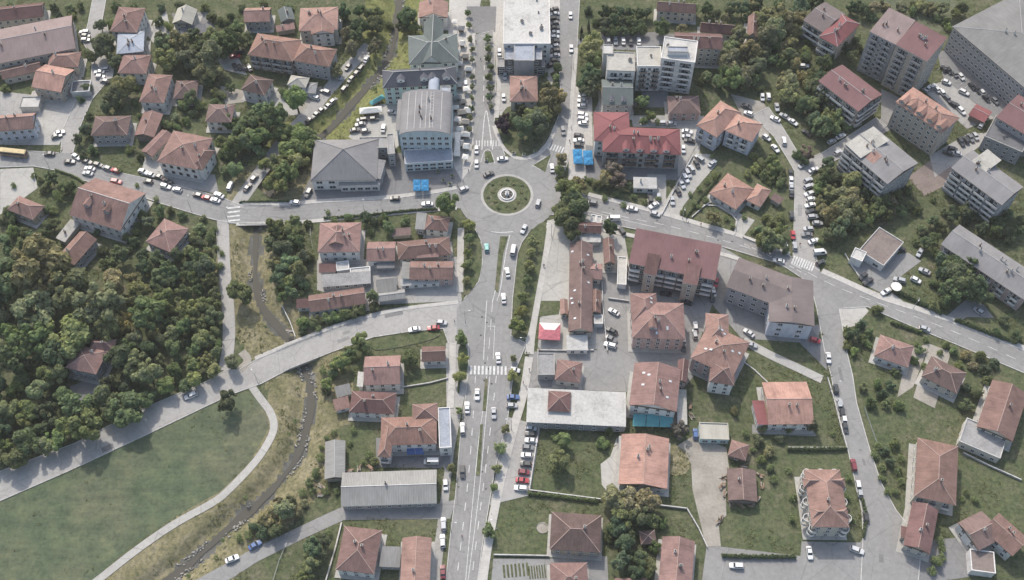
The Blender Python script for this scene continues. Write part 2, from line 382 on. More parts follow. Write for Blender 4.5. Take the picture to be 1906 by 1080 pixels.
go = bpy.data.objects.new('ground', me); link(go); go['kind'] = 'structure'
o = ribbon('stream', STREAM, [1.25+.35*math.sin(i*.31)+.2*math.sin(i*.83+1) for i in range(len(STREAM))], -2.12, 'water'); 

# light stones lining both edges of the stream
m = MB(); rs = random.Random(3)
c, L_, R_ = strip_pts(STREAM, 1.75)
for side in (L_, R_):
    for i in range(len(side)-1):
        if math.sin(i*.42+(0 if side is L_ else 2))+.6*math.sin(i*.17)+rs.uniform(-.5,.5) > .45:
            for _ in range(4):
                p = side[i].lerp(side[i+1], rs.random()); a = rs.uniform(0, 3.14)
                s_ = rs.uniform(0.35, 0.75)
                m.box((p.x+rs.uniform(-.7,.7), p.y+rs.uniform(-.7,.7), -2.12), (s_*1.5, s_, 0.5), 'stone', (math.cos(a), math.sin(a), 0), taper=0.7)
tag(m.build('stream_stones'), 'pale stones lining the edges of the narrow stream', 'stones', kind='stuff')

# ---------------------------------------------------------------- lawns, yards, paving (pixel outlines)
Zc = [0.02]
def nz():
    Zc[0] += 0.0015; return Zc[0]
def lawn(t, arr, mat='lawn', sm=1): return sheet('lawn', pts(t, arr), nz(), mat, smooth=sm)
def yard(t, arr, mat, name='yard', sm=0): return sheet(name, pts(t, arr), nz(), mat, smooth=sm)
sheet('meadow', pts('p', [0,935,126,880,272,812,430,736,462,730,482,748,497,775,500,795,487,823,460,866,410,915,320,965,240,1020,165,1085,-60,1160,-60,958]), nz(), 'meadow')
lawn('p', [985,800,1145,810,1140,860,1120,925,975,918,985,850]); lawn('p', [925,935,1028,950,1026,1030,920,1035])
lawn('p', [1395,665,1528,712,1555,745,1565,830,1480,830,1400,800,1380,720]); lawn('p', [1460,840,1575,838,1600,900,1610,1000,1585,1010,1480,1010,1470,930], 'lawn', 0)
lawn('p', [1340,945,1470,940,1480,1035,1345,1030]); lawn('p', [1590,660,1700,690,1700,820,1640,870,1620,830])
lawn('p', [1785,850,1900,900,1900,990,1790,950]); lawn('p', [1655,525,1700,510,1760,555,1750,590,1660,565], 'lawn')
lawn('p', [1550,470,1590,500,1570,522,1535,510]); lawn('p', [1780,590,1900,640,1900,580,1830,560])
lawn('p', [1405,290,1440,300,1465,360,1470,470,1390,445,1390,420,1370,300]); lawn('p', [1280,405,1330,380,1372,405,1365,437,1300,418])
lawn('p', [1085,335,1130,330,1200,360,1215,390,1100,362]); lawn('p', [770,672,835,690,832,726,748,722]); lawn('p', [640,968,818,968,822,1000,800,1020,650,985])
lawn('p', [620,790,705,795,705,868,645,872,640,830]); lawn('p', [1640,395,1740,360,1745,400,1700,460,1680,430]); lawn('p', [1290,110,1330,105,1350,150,1300,175])
lawn('p', [1340,70,1480,70,1520,180,1440,190,1350,160], 'earth_grass'); lawn('p', [1600,-10,1800,-10,1765,65,1700,45], 'meadow')
lawn('p', [30,330,120,310,155,340,110,400,60,370]); lawn('p', [445,380,470,340,500,370,540,378]); lawn('p', [420,130,445,135,450,175,415,170])
lawn('p', [400,15,450,18,455,45,405,45])
# paved areas
yard('p', [712,285,870,285,872,360,813,360,725,372,591,380,556,378,575,335], 'asphalt_dark', 'forecourt'); yard('p', [648,255,700,195,745,190,752,260,725,290,690,280], 'concrete', 'car_park')
yard('p', [838,-60,905,-60,884,70,880,310,868,352,845,310,832,160], 'paving', 'market_street'); yard('p', [905,-60,1048,-60,1045,125,1015,142,925,142,918,60], 'paving', 'pavement')
yard('p', [868,12,924,12,922,60,880,62], 'asphalt_dark', 'plaza'); yard('p', [922,130,1016,122,1030,150,1012,200,930,215], 'concrete', 'yard')
yard('p', [1062,160,1102,165,1104,330,1058,335], 'paving', 'car_park'); yard('p', [1090,270,1272,290,1268,335,1090,335], 'asphalt_dark', 'terrace')
yard('I', [720,690,850,700,880,610,1010,440,1130,300,1100,230,980,220,850,400,740,590], 'concrete', 'car_park'); yard('p', [1205,325,1240,325,1240,400,1205,395], 'concrete', 'car_park')
yard('p', [1300,60,1030,75,1130,92,1210,88,1300,70], 'asphalt_dark'); yard('p', [1115,60,1225,60,1220,95,1120,92], 'asphalt_dark', 'car_park')
yard('p', [1360,175,1420,190,1450,235,1420,262,1385,225], 'dirt', 'car_park'); yard('p', [1260,232,1310,215,1300,300,1262,330], 'concrete', 'car_park')
yard('p', [1022,410,1082,394,1160,425,1182,560,1120,560,1115,650,1000,655,1012,500], 'concrete', 'yard'); yard('p', [1115,500,1335,540,1300,640,1292,700,1240,760,1165,690,1110,650], 'asphalt', 'courtyard')
yard('p', [985,655,1115,652,1175,680,1175,730,980,722], 'asphalt', 'lane'); yard('p', [1335,455,1380,480,1352,535,1440,605,1530,605,1520,640,1380,630,1320,560], 'asphalt', 'courtyard')
yard('p', [590,485,850,478,860,560,690,568,590,540], 'asphalt_light', 'yard'); yard('p', [830,640,872,600,872,700,845,840,815,1120,795,1120,832,840], 'asphalt_light', 'pavement')
yard('p', [590,965,640,942,815,938,848,930,838,966,640,968,560,1005,480,1045,350,1130,310,1110,470,1022], 'asphalt', 'lane')
yard('W', [140,315,260,240,500,330,520,480,460,640,440,860,460,1062,350,1062,250,640,240,450], 'dirt', 'yard', 0)
yard('p', [1315,1018,1345,1018,1490,1035,1492,1008,1600,1010,1668,948,1715,1010,1705,1130,1300,1130], 'asphalt', 'yard'); yard('p', [1690,1010,1790,1000,1830,1070,1700,1090], 'asphalt_dark', 'yard')
yard('p', [1580,490,1690,470,1715,486,1680,512,1645,548,1610,530], 'asphalt', 'car_park'); yard('p', [1748,600,1800,556,1830,566,1850,592,1800,590,1768,610], 'asphalt', 'car_park')
yard('p', [1745,100,1775,85,1900,180,1900,230,1850,225,1760,160], 'asphalt_dark', 'car_park'); yard('p', [1715,165,1760,150,1850,220,1800,240], 'asphalt_light', 'car_park')
yard('p', [1690,330,1770,270,1790,330,1720,365], 'flat_brown', 'courtyard'); yard('p', [1730,290,1800,250,1860,245,1800,290,1740,330], 'asphalt_light', 'lane')
yard('p', [1640,165,1680,185,1660,240,1570,290,1560,275,1640,220], 'asphalt', 'lane'); yard('p', [1365,437,1380,445,1405,410,1372,395], 'concrete', 'driveway')
yard('p', [115,390,250,395,240,430,120,425], 'earth_grass'); yard('p', [0,170,90,180,100,240,60,270,0,270], 'asphalt_light', 'yard')
yard('p', [700,815,838,820,838,872,700,870], 'asphalt_dark', 'yard'); yard('p', [1020,1040,1130,1035,1135,1130,910,1130,918,1040], 'asphalt', 'yard')
yard('p', [1645,585,1680,560,1660,545,1640,560], 'paving', 'yard'); yard('p', [1238,830,1262,828,1282,850,1284,880,1250,888,1240,870], 'bank_grass', 'plot', 1)
yard('p', [1620,590,1645,640,1700,690,1660,700,1560,640,1560,580], 'earth_grass'); yard('p', [1690,650,1730,640,1700,720,1670,740], 'dirt', 'path')

yard('p', [60,170,150,140,160,175,130,230,110,270,60,270,40,230], 'concrete', 'yard'); yard('p', [270,292,330,250,345,262,300,335,262,325], 'concrete', 'yard'); yard('p', [290,318,400,325,408,362,330,345], 'asphalt', 'yard')
yard('p', [215,272,262,262,250,305,215,300], 'earth_grass'); yard('p', [0,315,62,312,70,350,40,372,0,400], 'concrete', 'yard'); yard('p', [405,110,440,100,460,140,415,130], 'concrete', 'car_park'); yard('p', [410,160,460,170,455,190,420,195], 'dirt', 'yard')
yard('p', [145,60,200,45,205,75,160,90], 'asphalt_light', 'yard'); yard('p', [270,60,310,20,320,70,285,80], 'concrete', 'yard'); yard('p', [320,25,385,22,400,55,330,60], 'asphalt_dark', 'yard'); yard('p', [470,165,560,175,560,215,520,215], 'concrete', 'yard')
yard('p', [560,170,600,160,570,215,555,215], 'dirt', 'yard'); yard('p', [455,60,480,50,620,90,600,120], 'earth_grass'); yard('p', [195,110,215,110,210,145,190,150], 'concrete', 'yard'); yard('p', [1130,150,1175,180,1180,212,1105,210], 'asphalt', 'yard')
yard('p', [1175,215,1300,215,1298,240,1178,236], 'asphalt_light', 'lane'); yard('p', [1180,165,1245,160,1240,200,1180,200], 'asphalt_dark', 'yard'); yard('p', [1555,570,1580,563,1620,575,1608,590,1585,612,1560,605], 'paving', 'pavement', 1)
yard('p', [1495,595,1535,640,1540,690,1490,640], 'asphalt_dark', 'yard'); yard('p', [1730,640,1770,655,1740,760,1700,740], 'dirt', 'yard'); yard('p', [1400,790,1510,795,1520,812,1400,808], 'asphalt', 'terrace'); yard('p', [1335,860,1350,860,1352,960,1338,970], 'dirt', 'yard')
yard('p', [130,720,180,700,190,745,140,755], 'asphalt_dark', 'yard'); yard('p', [835,120,850,60,862,60,846,165], 'paving', 'pavement'); yard('p', [595,420,604,415,604,470,594,470], 'concrete', 'path')
yard('p', [1003,480,1046,470,1050,520,1000,555], 'concrete', 'yard'); yard('p', [1000,560,1045,560,1040,585,998,590], 'lawn', 'lawn'); yard('p', [1118,864,1136,850,1148,815,1152,905,1132,918,1120,902], 'paving', 'terrace'); yard('p', [940,775,1006,792,998,850,986,922,912,940,925,870], 'asphalt_light', 'pavement')
# ---------------------------------------------------------------- roads
def road(line, wd, mat='asphalt', name='road', sm=2):
    l = chaikin(line, sm); 
    if isinstance(wd, tuple): wd = [wd[0]+(wd[1]-wd[0])*i/(len(l)-1) for i in range(len(l))]
    return ribbon(name, l, wd, nz(), mat)
ROADS = []
def poly_road(arr, mat='asphalt', name='road'):
    ROADS.append(pts('p', arr)); return sheet(name, pts('p', arr), nz(), mat)
# west road, with its bend towards the left edge of the photograph
poly_road([880,345,813,360,725,371,591,378,541,383,448,383,413,368,320,343,227,323,151,298,130,285,110,285,60,282,-60,285,-60,315,0,312,63,310,101,317,151,335,252,363,327,388,393,408,428,416,496,418,561,412,677,400,813,388,880,388])
poly_road([113,285,136,285,150,235,172,185,198,155,200,115,182,82,190,40,205,-40,180,-40,165,40,155,80,172,110,170,150,140,190,118,240], 'asphalt_light', 'lane')
road([(440,385),(455,362),(511,285),(540,245),(575,213),(617,161),(650,125),(688,85)], 2.9, 'asphalt_light', 'river_street')
road([(415,410),(416,440),(417,500),(424,560),(427,610),(425,650),(418,690)], 2.3, 'asphalt_light', 'lane')
# south-west road over the bridge
poly_road([868,560,753,576,677,593,576,628,475,671,445,689,420,690,378,714,252,767,141,825,0,878,-60,900,-60,960,0,933,126,878,272,810,430,735,488,714,541,686,617,656,695,628,760,618,825,612,835,640,872,640], 'asphalt_light')
road([(466,716),(483,740),(505,768),(512,795),(501,823),(475,862),(425,914),(400,935),(327,973),(252,1025),(181,1082),(90,1150)], 1.35, 'concrete', 'footpath')
road([(445,690),(465,672),(450,655)], 1.5, 'dirt', 'path')
# avenue south of the roundabout
poly_road([866,385,880,420,895,447,898,488,891,525,863,558,850,575,850,625,872,640,871,700,866,740,858,800,853,860,848,920,838,1000,826,1120,884,1120,897,1020,912,930,920,880,932,830,945,780,955,700,980,640,951,625,954,556,963,474,971,452,994,421,1022,405,1022,380])
# east road
poly_road([1010,352,1060,352,1087,363,1168,384,1234,401,1302,421,1367,439,1473,479,1519,502,1567,525,1638,558,1753,593,1897,649,2000,690,2000,735,1897,691,1778,641,1678,600,1615,572,1557,575,1510,530,1453,492,1342,459,1151,421,1082,396,1010,402])
# two roads north of the roundabout
poly_road([881,300,880,227,883,151,883,66,918,58,923,151,920,227,930,262,940,290,950,330,866,345])
poly_road([1042,-60,1040,121,1043,164,1040,215,1022,262,1000,285,960,300,950,340,1040,350,1058,300,1062,252,1067,176,1074,88,1082,-60])
# cross street going down on the right
poly_road([1508,530,1560,566,1575,651,1587,701,1594,750,1619,838,1640,900,1668,951,1715,1010,1705,1130,1600,1130,1606,1000,1604,951,1578,838,1556,750,1547,701,1534,651,1520,575], 'asphalt')
road([(1383,634),(1430,660),(1480,683),(1530,707)], 1.7, 'concrete', 'lane')
# street up to the right-hand blocks
poly_road([1476,480,1479,371,1479,320,1468,300,1440,255,1400,215,1430,200,1455,235,1485,285,1494,300,1530,285,1567,262,1630,220,1650,235,1575,290,1520,315,1497,340,1499,376,1510,440,1525,505], 'asphalt_light')
# old repairs and worn wheel tracks on the carriageways
rp_ = random.Random(14); PB = Zc[0]+.004
def patch(px, py, dx, dy, ln, wd, mat='asphalt_patch', name='road_patch'):
    a = P(px, py, 0); t = (P(px+dx, py+dy, 0)-a).normalized(); n = Vector((-t.y, t.x, 0)); m = MB(); z = Vector((0, 0, PB+rp_.uniform(0, .0015)))
    m.poly([a-t*ln/2-n*wd/2+z, a+t*ln/2-n*wd/2+z, a+t*ln/2+n*wd/2+z, a-t*ln/2+n*wd/2+z], mat); tag(m.build(name), kind='structure')
for (x, y, dx, dy) in ((905,640,-.06,1),(880,760,-.1,1),(905,850,-.12,1),(870,950,-.12,1),(925,590,-.05,1),(935,510,-.08,1),(640,395,1,-.07),(520,402,1,0),(330,368,1,.25),(200,330,1,.3),(1220,410,1,.24),(1420,468,1,.36),(1580,545,1,.42),(1760,620,1,.36),(640,625,1,-.4),(360,745,1,-.45),(200,825,1,-.45),(1560,700,.25,1),(1600,860,.3,1),(1490,400,0,1),(905,180,0,1),(1058,140,0,1),(1055,60,0,1),(985,390,.5,-.5),(890,340,.5,.6),(740,590,1,-.2),(1640,1030,0,1),(1230,585,.1,1),(1130,610,0,1)):
    for _ in range(2): patch(x+rp_.uniform(-8,8), y+rp_.uniform(-14,14), dx, dy, rp_.uniform(2,7), rp_.uniform(.8,2.2), rp_.choice(('asphalt_patch','asphalt_worn','asphalt_worn','asphalt_worn')))
for off in (-34,-25,-15,-6): road([(925+off+12,560),(915+off+8,640),(908+off+6,720),(898+off+2,800),(888+off,900),(874+off,1000),(864+off,1100)], .45, 'asphalt_worn', 'wheel_track')
for off in (6,14,26,34): road([(903+off,600),(900+off,680),(893+off,760),(884+off-2,860),(870+off-4,960),(858+off-6,1090)], .4, 'asphalt_worn', 'wheel_track')
for off in (-9,-3,4,10): road([(1100,382+off),(1234,411+off),(1342,442+off),(1453,482+off),(1567,540+off),(1680,583+off),(1800,625+off),(1930,680+off)], .35, 'asphalt_worn', 'wheel_track')
for off in (-10,-4,4,10): road([(840,372+off),(725,384+off),(620,393+off),(500,402+off),(430,398+off),(330,364+off),(230,338+off),(150,314+off)], .3, 'asphalt_worn', 'wheel_track')
for k in range(26):
    x, y = rp_.choice(((905,560+rp_.uniform(0,480)),(600+rp_.uniform(0,200),392),(1100+rp_.uniform(0,350),0)));
    if y == 0: y = 378+(x-1100)*.285
    mm = MB(); mm.ring((0,0,0), 0, .38, -.02, PB+.006, 'dark', 12); oo = mm.build('manhole_cover', None, (P(x,y,0).x+rp_.uniform(-2,2), P(x,y,0).y, 0)); tag(oo, kind='structure')
# circulating carriageway of the roundabout
RC = P(943.7, 363.5, 0); RI = 49.0*depth_at(RC)/F
m = MB(); m.ring(RC, 0, RI*1.86, -0.1, nz()+0.01, 'asphalt', 64); tag(m.build('roundabout_carriageway'), kind='structure')
# kerb stones along the carriageway edges, left out where one road opens into another
def inpoly(x, y, pl):
    c = False
    for i in range(len(pl)):
        (x0, y0), (x1, y1) = pl[i], pl[i-1]
        if (y0 > y) != (y1 > y) and x < (x1-x0)*(y-y0)/(y1-y0)+x0: c = not c
    return c
KZ = Zc[0]+.09
for i, pl in enumerate(ROADS):
    m = MB()
    for k in range(len(pl)):
        a, b_ = pl[k], pl[(k+1)%len(pl)]; n = max(1, int(math.hypot(b_[0]-a[0], b_[1]-a[1])/9))
        for j in range(n):
            p, q = (a[0]+(b_[0]-a[0])*j/n, a[1]+(b_[1]-a[1])*j/n), (a[0]+(b_[0]-a[0])*(j+1)/n, a[1]+(b_[1]-a[1])*(j+1)/n); mx, my = (p[0]+q[0])/2, (p[1]+q[1])/2
            if not (-40 < mx < 1940 and -30 < my < 1100) or any(inpoly(mx+ox, my+oy, o_) for e, o_ in enumerate(ROADS) if e != i for ox, oy in ((0,0),(4,0),(-4,0),(0,4),(0,-4))): continue
            A_, B_ = P(*p, 0), P(*q, 0)
            if ((A_+B_)/2-RC).length < RI*1.95: continue
            m.box((A_+B_)/2+Vector((0,0,KZ/2)), ((B_-A_).length-.05, .26, KZ), 'kerb', B_-A_)
    if m.f: tag(m.build('kerb'), kind='structure')
# raised grass verges, islands
def verge(t, arr, mat='lawn', sm=1, name='verge', h=0.26): return sheet(name, pts(t, arr), h+nz()*0.2, mat, 0.24, 'kerb', smooth=sm)
verge('p', [866,418,880,420,896,449,898,488,891,525,863,558,862,520]); verge('p', [1020,409,996,420,973,452,965,478,956,560,953,622,957,632,978,632,985,616,998,543,1010,480])
verge('p', [690,632,760,620,828,619,800,634,725,650,690,652]); verge('p', [853,640,870,640,872,690,862,700,852,690])
verge('p', [931,440,946,440,937,472,927,545,921,540,927,472], 'earth_grass', 0); verge('p', [903,705,908,705,905,765,898,765], 'earth_grass', 0); verge('p', [894,790,899,790,893,885,886,885], 'earth_grass', 0)
verge('H', [487,205,530,205,556,285,487,292], 'lawn', 0); verge('H', [975,228,842,308,932,358], 'lawn', 0)
verge('p', [931,215,930,255,940,275,956,290,976,293,1000,283,1016,262,1030,230,1040,180,1015,140,1000,140,1002,190,948,195], 'earth_grass', 1)
# pavements as raised slabs with kerbs
def pave(line, wd, name='pavement'): return ribbon(name, chaikin(line, 2), wd, 0.22+nz()*0.2, 'paving', skirt=0.2)
pave([(1027,412),(1012,480),(1001,545),(988,620),(985,660)], 1.7); pave([(985,665),(975,735),(955,800),(935,880),(920,950),(905,1030),(895,1110)], 1.5)
pave([(858,425),(857,480),(856,545)], 1.3); pave([(843,640),(842,700),(838,760)], 1.2)
pave([(1095,362),(1168,380),(1234,397),(1302,417),(1367,435),(1470,474)], 0.9); pave([(1120,428),(1180,440),(1342,472),(1380,485)], 0.9); pave([(1530,505),(1567,521),(1638,554),(1753,589),(1897,645),(1990,683)], 1.2)
pave([(448,380),(541,380),(591,375),(725,368),(813,357),(850,350)], 0.9); pave([(440,418),(561,415),(677,403),(813,391),(850,388)], 0.8); pave([(1072,90),(1066,176),(1062,240),(1052,300),(1040,330)], 1.0)
pave([(927,62),(930,150),(924,220)], 1.0); pave([(853,563),(753,574),(677,590),(576,625),(475,668)], 0.8)
pave([(920,235),(932,270),(955,293),(976,297),(1004,288),(1022,266),(1035,235)], 0.9)
# rubble kerb edge of the lawn on the left of the market hall etc. are left to the hedges below

# ---------------------------------------------------------------- painted markings
def dashes(line, wd, on, off, z=0.165, name='road_marking'):
    l = resample(chaikin(line, 2), 1.5); c, L_, R_ = strip_pts(l, wd); m = MB(); acc = 0
    up = Vector((0, 0, z))
    for i in range(len(c)-1):
        if off == 0 or (acc % (on+off)) < on: m.poly([R_[i]+up, R_[i+1]+up, L_[i+1]+up, L_[i]+up], 'marking')
        acc += (c[i+1]-c[i]).length
    return tag(m.build(name), kind='structure')
MZ = Zc[0] + 0.012
dashes([(1120,395),(1190,411),(1234,418),(1342,447),(1453,480),(1540,528),(1615,558),(1710,592),(1800,628),(1897,672)], 0.11, 4, 3, MZ); dashes([(1087,392),(1120,400),(1180,415),(1222,424)], 0.10, 3, 0, MZ)
dashes([(1385,455),(1453,487),(1500,512)], 0.15, 2, 1.2, MZ)
dashes([(917,560),(914,600),(910,650),(907,672)], 0.10, 5, 3, MZ); dashes([(906,560),(903,610),(900,670)], 0.12, 5, 0, MZ); dashes([(921,608),(918,670)], 0.10, 4, 0, MZ); dashes([(908,608),(922,608)], 0.10, 9, 0, MZ)
dashes([(906,700),(900,760),(893,800),(884,890),(874,1000),(865,1100)], 0.10, 9, 0, MZ); dashes([(912,700),(904,780),(895,890),(882,1000),(870,1090)], 0.10, 9, 0, MZ)
dashes([(924,700),(914,790),(903,880),(890,980),(878,1080)], 0.14, 3, 4, MZ); dashes([(885,700),(880,790),(873,880),(862,980),(850,1080)], 0.14, 3, 4, MZ)
dashes([(935,445),(928,475),(923,540),(917,560)], 0.13, 9, 0, MZ); dashes([(949,438),(941,472),(931,545),(925,560)], 0.13, 9, 0, MZ); dashes([(914,432),(932,434),(955,432)], 0.13, 9, 0, MZ)
dashes([(897,280),(900,230),(905,200),(910,230),(917,280)], 0.18, 9, 0, MZ); dashes([(900,190),(901,140),(903,70)], 0.14, 3, 3, MZ)
dashes([(895,303),(901,280),(913,278),(921,305)], 0.13, 9, 0, MZ); dashes([(990,310),(1027,286),(1015,322),(992,309)], 0.13, 9, 0, MZ)
def zebra(t, x0, y0, x1, y1, n, ln, wd):
    """n stripes with their centres along a pixel line, length ln and width wd in metres, stripes run across the line"""
    a, b_ = P(*T(t, x0, y0), 0), P(*T(t, x1, y1), 0); d = (b_-a).normalized(); q = Vector((-d.y, d.x, 0)); m = MB()
    for k in range(n):
        c = a.lerp(b_, k/(n-1)) + Vector((0, 0, MZ+0.004)); m.poly([c-d*wd/2-q*ln/2, c+d*wd/2-q*ln/2, c+d*wd/2+q*ln/2, c-d*wd/2+q*ln/2], 'marking')
    return tag(m.build('zebra_crossing'), kind='structure')
zebra('M', 385, 832, 640, 836, 10, 3.6, 0.75); zebra('H', 940, 165, 1060, 200, 7, 3.4, 0.6); zebra('H', 425, 150, 590, 150, 9, 3.2, 0.5); zebra('J', 200, 930, 345, 985, 9, 4.2, 0.6)
zebra('G', 140, 545, 140, 640, 4, 5.0, 0.8)
def bays(t, x0, y0, x1, y1, n, ln):
    a, b_ = P(*T(t, x0, y0), 0), P(*T(t, x1, y1), 0); d = (b_-a).normalized(); q = Vector((-d.y, d.x, 0)); m = MB()
    for k in range(n):
        c = a.lerp(b_, k/(n-1)) + Vector((0, 0, MZ)); m.poly([c-d*.07-q*ln/2, c+d*.07-q*ln/2, c+d*.07+q*ln/2, c-d*.07+q*ln/2], 'marking')
    return tag(m.build('parking_bay_marking'), kind='structure')
bays('U', 425, 205, 350, 690, 11, 5.0); bays('E', 1290, 500, 1700, 770, 13, 4.8); bays('C', 920, 60, 925, 490, 15, 4.8)

# ---------------------------------------------------------------- roundabout island with its fountain
isl = empty('roundabout_island', RC)
m = MB(); m.ring((0,0,0), RI*0.90, RI, 0, 0.30, 'kerb', 72, 'concrete'); m.build('kerb_ring', isl)
m = MB(); m.ring((0,0,0), RI*0.36, RI*0.90, 0, 0.24, 'earth_grass', 72); m.build('lawn_ring', isl)
m = MB(); m.ring((0,0,0), RI*0.27, RI*0.36, 0, 0.30, 'concrete', 48, 'paving'); m.build('paved_ring', isl)
tag(isl, 'round grassy traffic island with pale kerb ring in the roundabout', 'traffic island'); LAND.append((943, 372, 'roundabout fountain'))
fo = empty('fountain', RC); FR = RI*0.27
m = MB(); m.ring((0,0,0), FR*0.82, FR*0.98, 0.0, 0.75, 'white', 40); m.build('basin_wall', fo)
m = MB(); m.ring((0,0,0), 0, FR*0.83, 0.0, 0.5, 'water', 40); m.build('pool', fo)
m = MB(); m.ring((0,0,0), 0, FR*0.30, 0.5, 1.1, 'white', 24); m.ring((0,0,0), 0, FR*0.15, 1.1, 2.0, 'white', 20); m.build('pedestal', fo)
m = MB(); m.ring((0,0,2.0), 0, FR*0.24, 0, 0.22, 'white', 24); m.bar((0,0,2.2), (0,0,3.6), 0.25, 'white', 10, 0.08); m.build('bowl', fo)
for k in range(8):
    a = k*math.pi/4; m = MB(); m.bar((math.cos(a)*FR*.6, math.sin(a)*FR*.6, .5), (math.cos(a)*FR*.6, math.sin(a)*FR*.6, 1.1), 0.18, 'white', 8, 0.1); m.build('jet', fo)
tag(fo, 'white round fountain with stepped pedestal at the roundabout centre', 'fountain')

# ---------------------------------------------------------------- bridges over the stream
def bridge(label, a0, a1, b0, b1):
    """a0-a1 and b0-b1: the two parapet lines in pixels"""
    A0, A1, B0, B1 = [P(*q, 0) for q in (a0, a1, b0, b1)]; c = (A0+A1+B0+B1)/4; e = empty('road_bridge', c)
    m = MB(); q = [v-c for v in (A0, A1, B1, B0)]
    for z in (-0.03,): m.poly([v+Vector((0,0,z)) for v in q], 'concrete')
    for i in range(4):
        u, v = q[i], q[(i+1)%4]; m.poly([u+Vector((0,0,-1.1)), v+Vector((0,0,-1.1)), v+Vector((0,0,-0.03)), u+Vector((0,0,-0.03))], 'concrete_wall')
    m.poly([v+Vector((0,0,-1.1)) for v in q[::-1]], 'concrete_wall'); m.build('deck', e)
    for u, v in ((A0-c, A1-c), (B0-c, B1-c)):
        d = (v-u); L = d.length; m = MB(); m.box((u+v)/2+Vector((0,0,0.15)), (L, 0.35, 0.4), 'concrete', d); 
        n = int(L/2.2)
        for k in range(n+1):
            p = u.lerp(v, k/n); m.bar(p+Vector((0,0,.3)), p+Vector((0,0,1.15)), 0.05, 'steel', 5)
        for z in (0.75, 1.15): m.bar(u+Vector((0,0,z)), v+Vector((0,0,z)), 0.05, 'steel', 5)
        m.build('railing', e)
    for u, v in ((A0-c, B0-c), (A1-c, B1-c)):
        m = MB(); d = v-u; m.box((u+v)/2+Vector((0,0,-1.7)), (d.length, 0.8, 1.4), 'concrete_wall', d); m.build('abutment', e)
    tag(e, label, 'bridge')
bridge('wide concrete road bridge carrying the pale road over the stream', (515,653), (590,622), (528,691), (605,661)); bridge('short road bridge with railing beside the crossroads on the west road', (452,381), (505,382), (446,416), (500,418))
# ---------------------------------------------------------------- building kit
BOX = []     # footprints (root, centre, u, v, a, b, h) for window clipping
PROTO = {}
def proto(key, fn):
    if key not in PROTO: PROTO[key] = fn()
    return PROTO[key]
def win_mesh(wd, ht, fr):
    def f():
        m = MB(); t = 0.11
        m.poly([(-wd/2, -.03, -ht/2), (wd/2, -.03, -ht/2), (wd/2, -.03, ht/2), (-wd/2, -.03, ht/2)], 'glass')
        for x0, x1, z0, z1 in ((-wd/2-t, -wd/2, -ht/2-t, ht/2+t), (wd/2, wd/2+t, -ht/2-t, ht/2+t), (-wd/2, wd/2, ht/2, ht/2+t), (-wd/2, wd/2, -ht/2-t, -ht/2), (-.04, .04, -ht/2, ht/2)):
            m.box(((x0+x1)/2, -.04, (z0+z1)/2), (x1-x0, .08, z1-z0), fr)
        m.box((0, -.12, -ht/2-t-.04), (wd+.4, .24, .07), 'concrete')
        return m.mesh('window')
    return proto(('win', wd, ht, fr), f)
def door_mesh(wd=1.1, ht=2.2):
    def f():
        m = MB(); m.box((0, -.04, ht/2), (wd, .08, ht), 'door_brown'); m.box((0, -.25, ht+.12), (wd+.7, .55, .1), 'concrete'); m.box((0, -.3, .08), (wd+.5, .6, .16), 'concrete')
        m.box((wd*.35, -.10, 1.05), (.05, .06, .2), 'steel'); return m.mesh('door')
    return proto(('door', wd, ht), f)
def chim_mesh(kind):
    def f():
        m = MB(); mt = 'brick' if kind == 0 else 'w_white'
        m.box((0,0,-.2), (.62,.62,2.2), mt); m.box((0,0,.98), (.84,.84,.14), 'concrete'); m.box((0,0,1.2), (.36,.36,.3), 'dark'); return m.mesh('chimney')
    return proto(('chim', kind), f)
def skylight_mesh():
    def f():
        m = MB(); m.box((0,0,.06), (.8,1.1,.12), 'steel'); m.poly([(-.3,-.45,.125), (.3,-.45,.125), (.3,.45,.125), (-.3,.45,.125)], 'headlight'); return m.mesh('skylight')
    return proto('skyl', f)
def put(name, mesh, parent, loc, rz=0.0, rot=None):
    o = bpy.data.objects.new(name, mesh); link(o, parent); o.location = loc
    if rot is not None: o.rotation_mode = 'QUATERNION'; o.rotation_quaternion = rot
    else: o.rotation_euler.z = rz
    return o
CAMV = Vector((0, 0, H))
def fit(q, h):
    W = [P(x, y, h) for x, y in q]; A, B, C, D = W
    c = (A+B+C+D)/4; u = ((B-A)+(C-D)); u.z = 0; u.normalize(); v = Vector((-u.y, u.x, 0))
    if v.dot((D-A)+(C-B)) < 0: v = -v
    a = (abs((B-A).dot(u))+abs((C-D).dot(u)))/4; b_ = (abs((D-A).dot(v))+abs((C-B).dot(v)))/4
    return Vector((c.x, c.y, 0)), u, v, a, b_
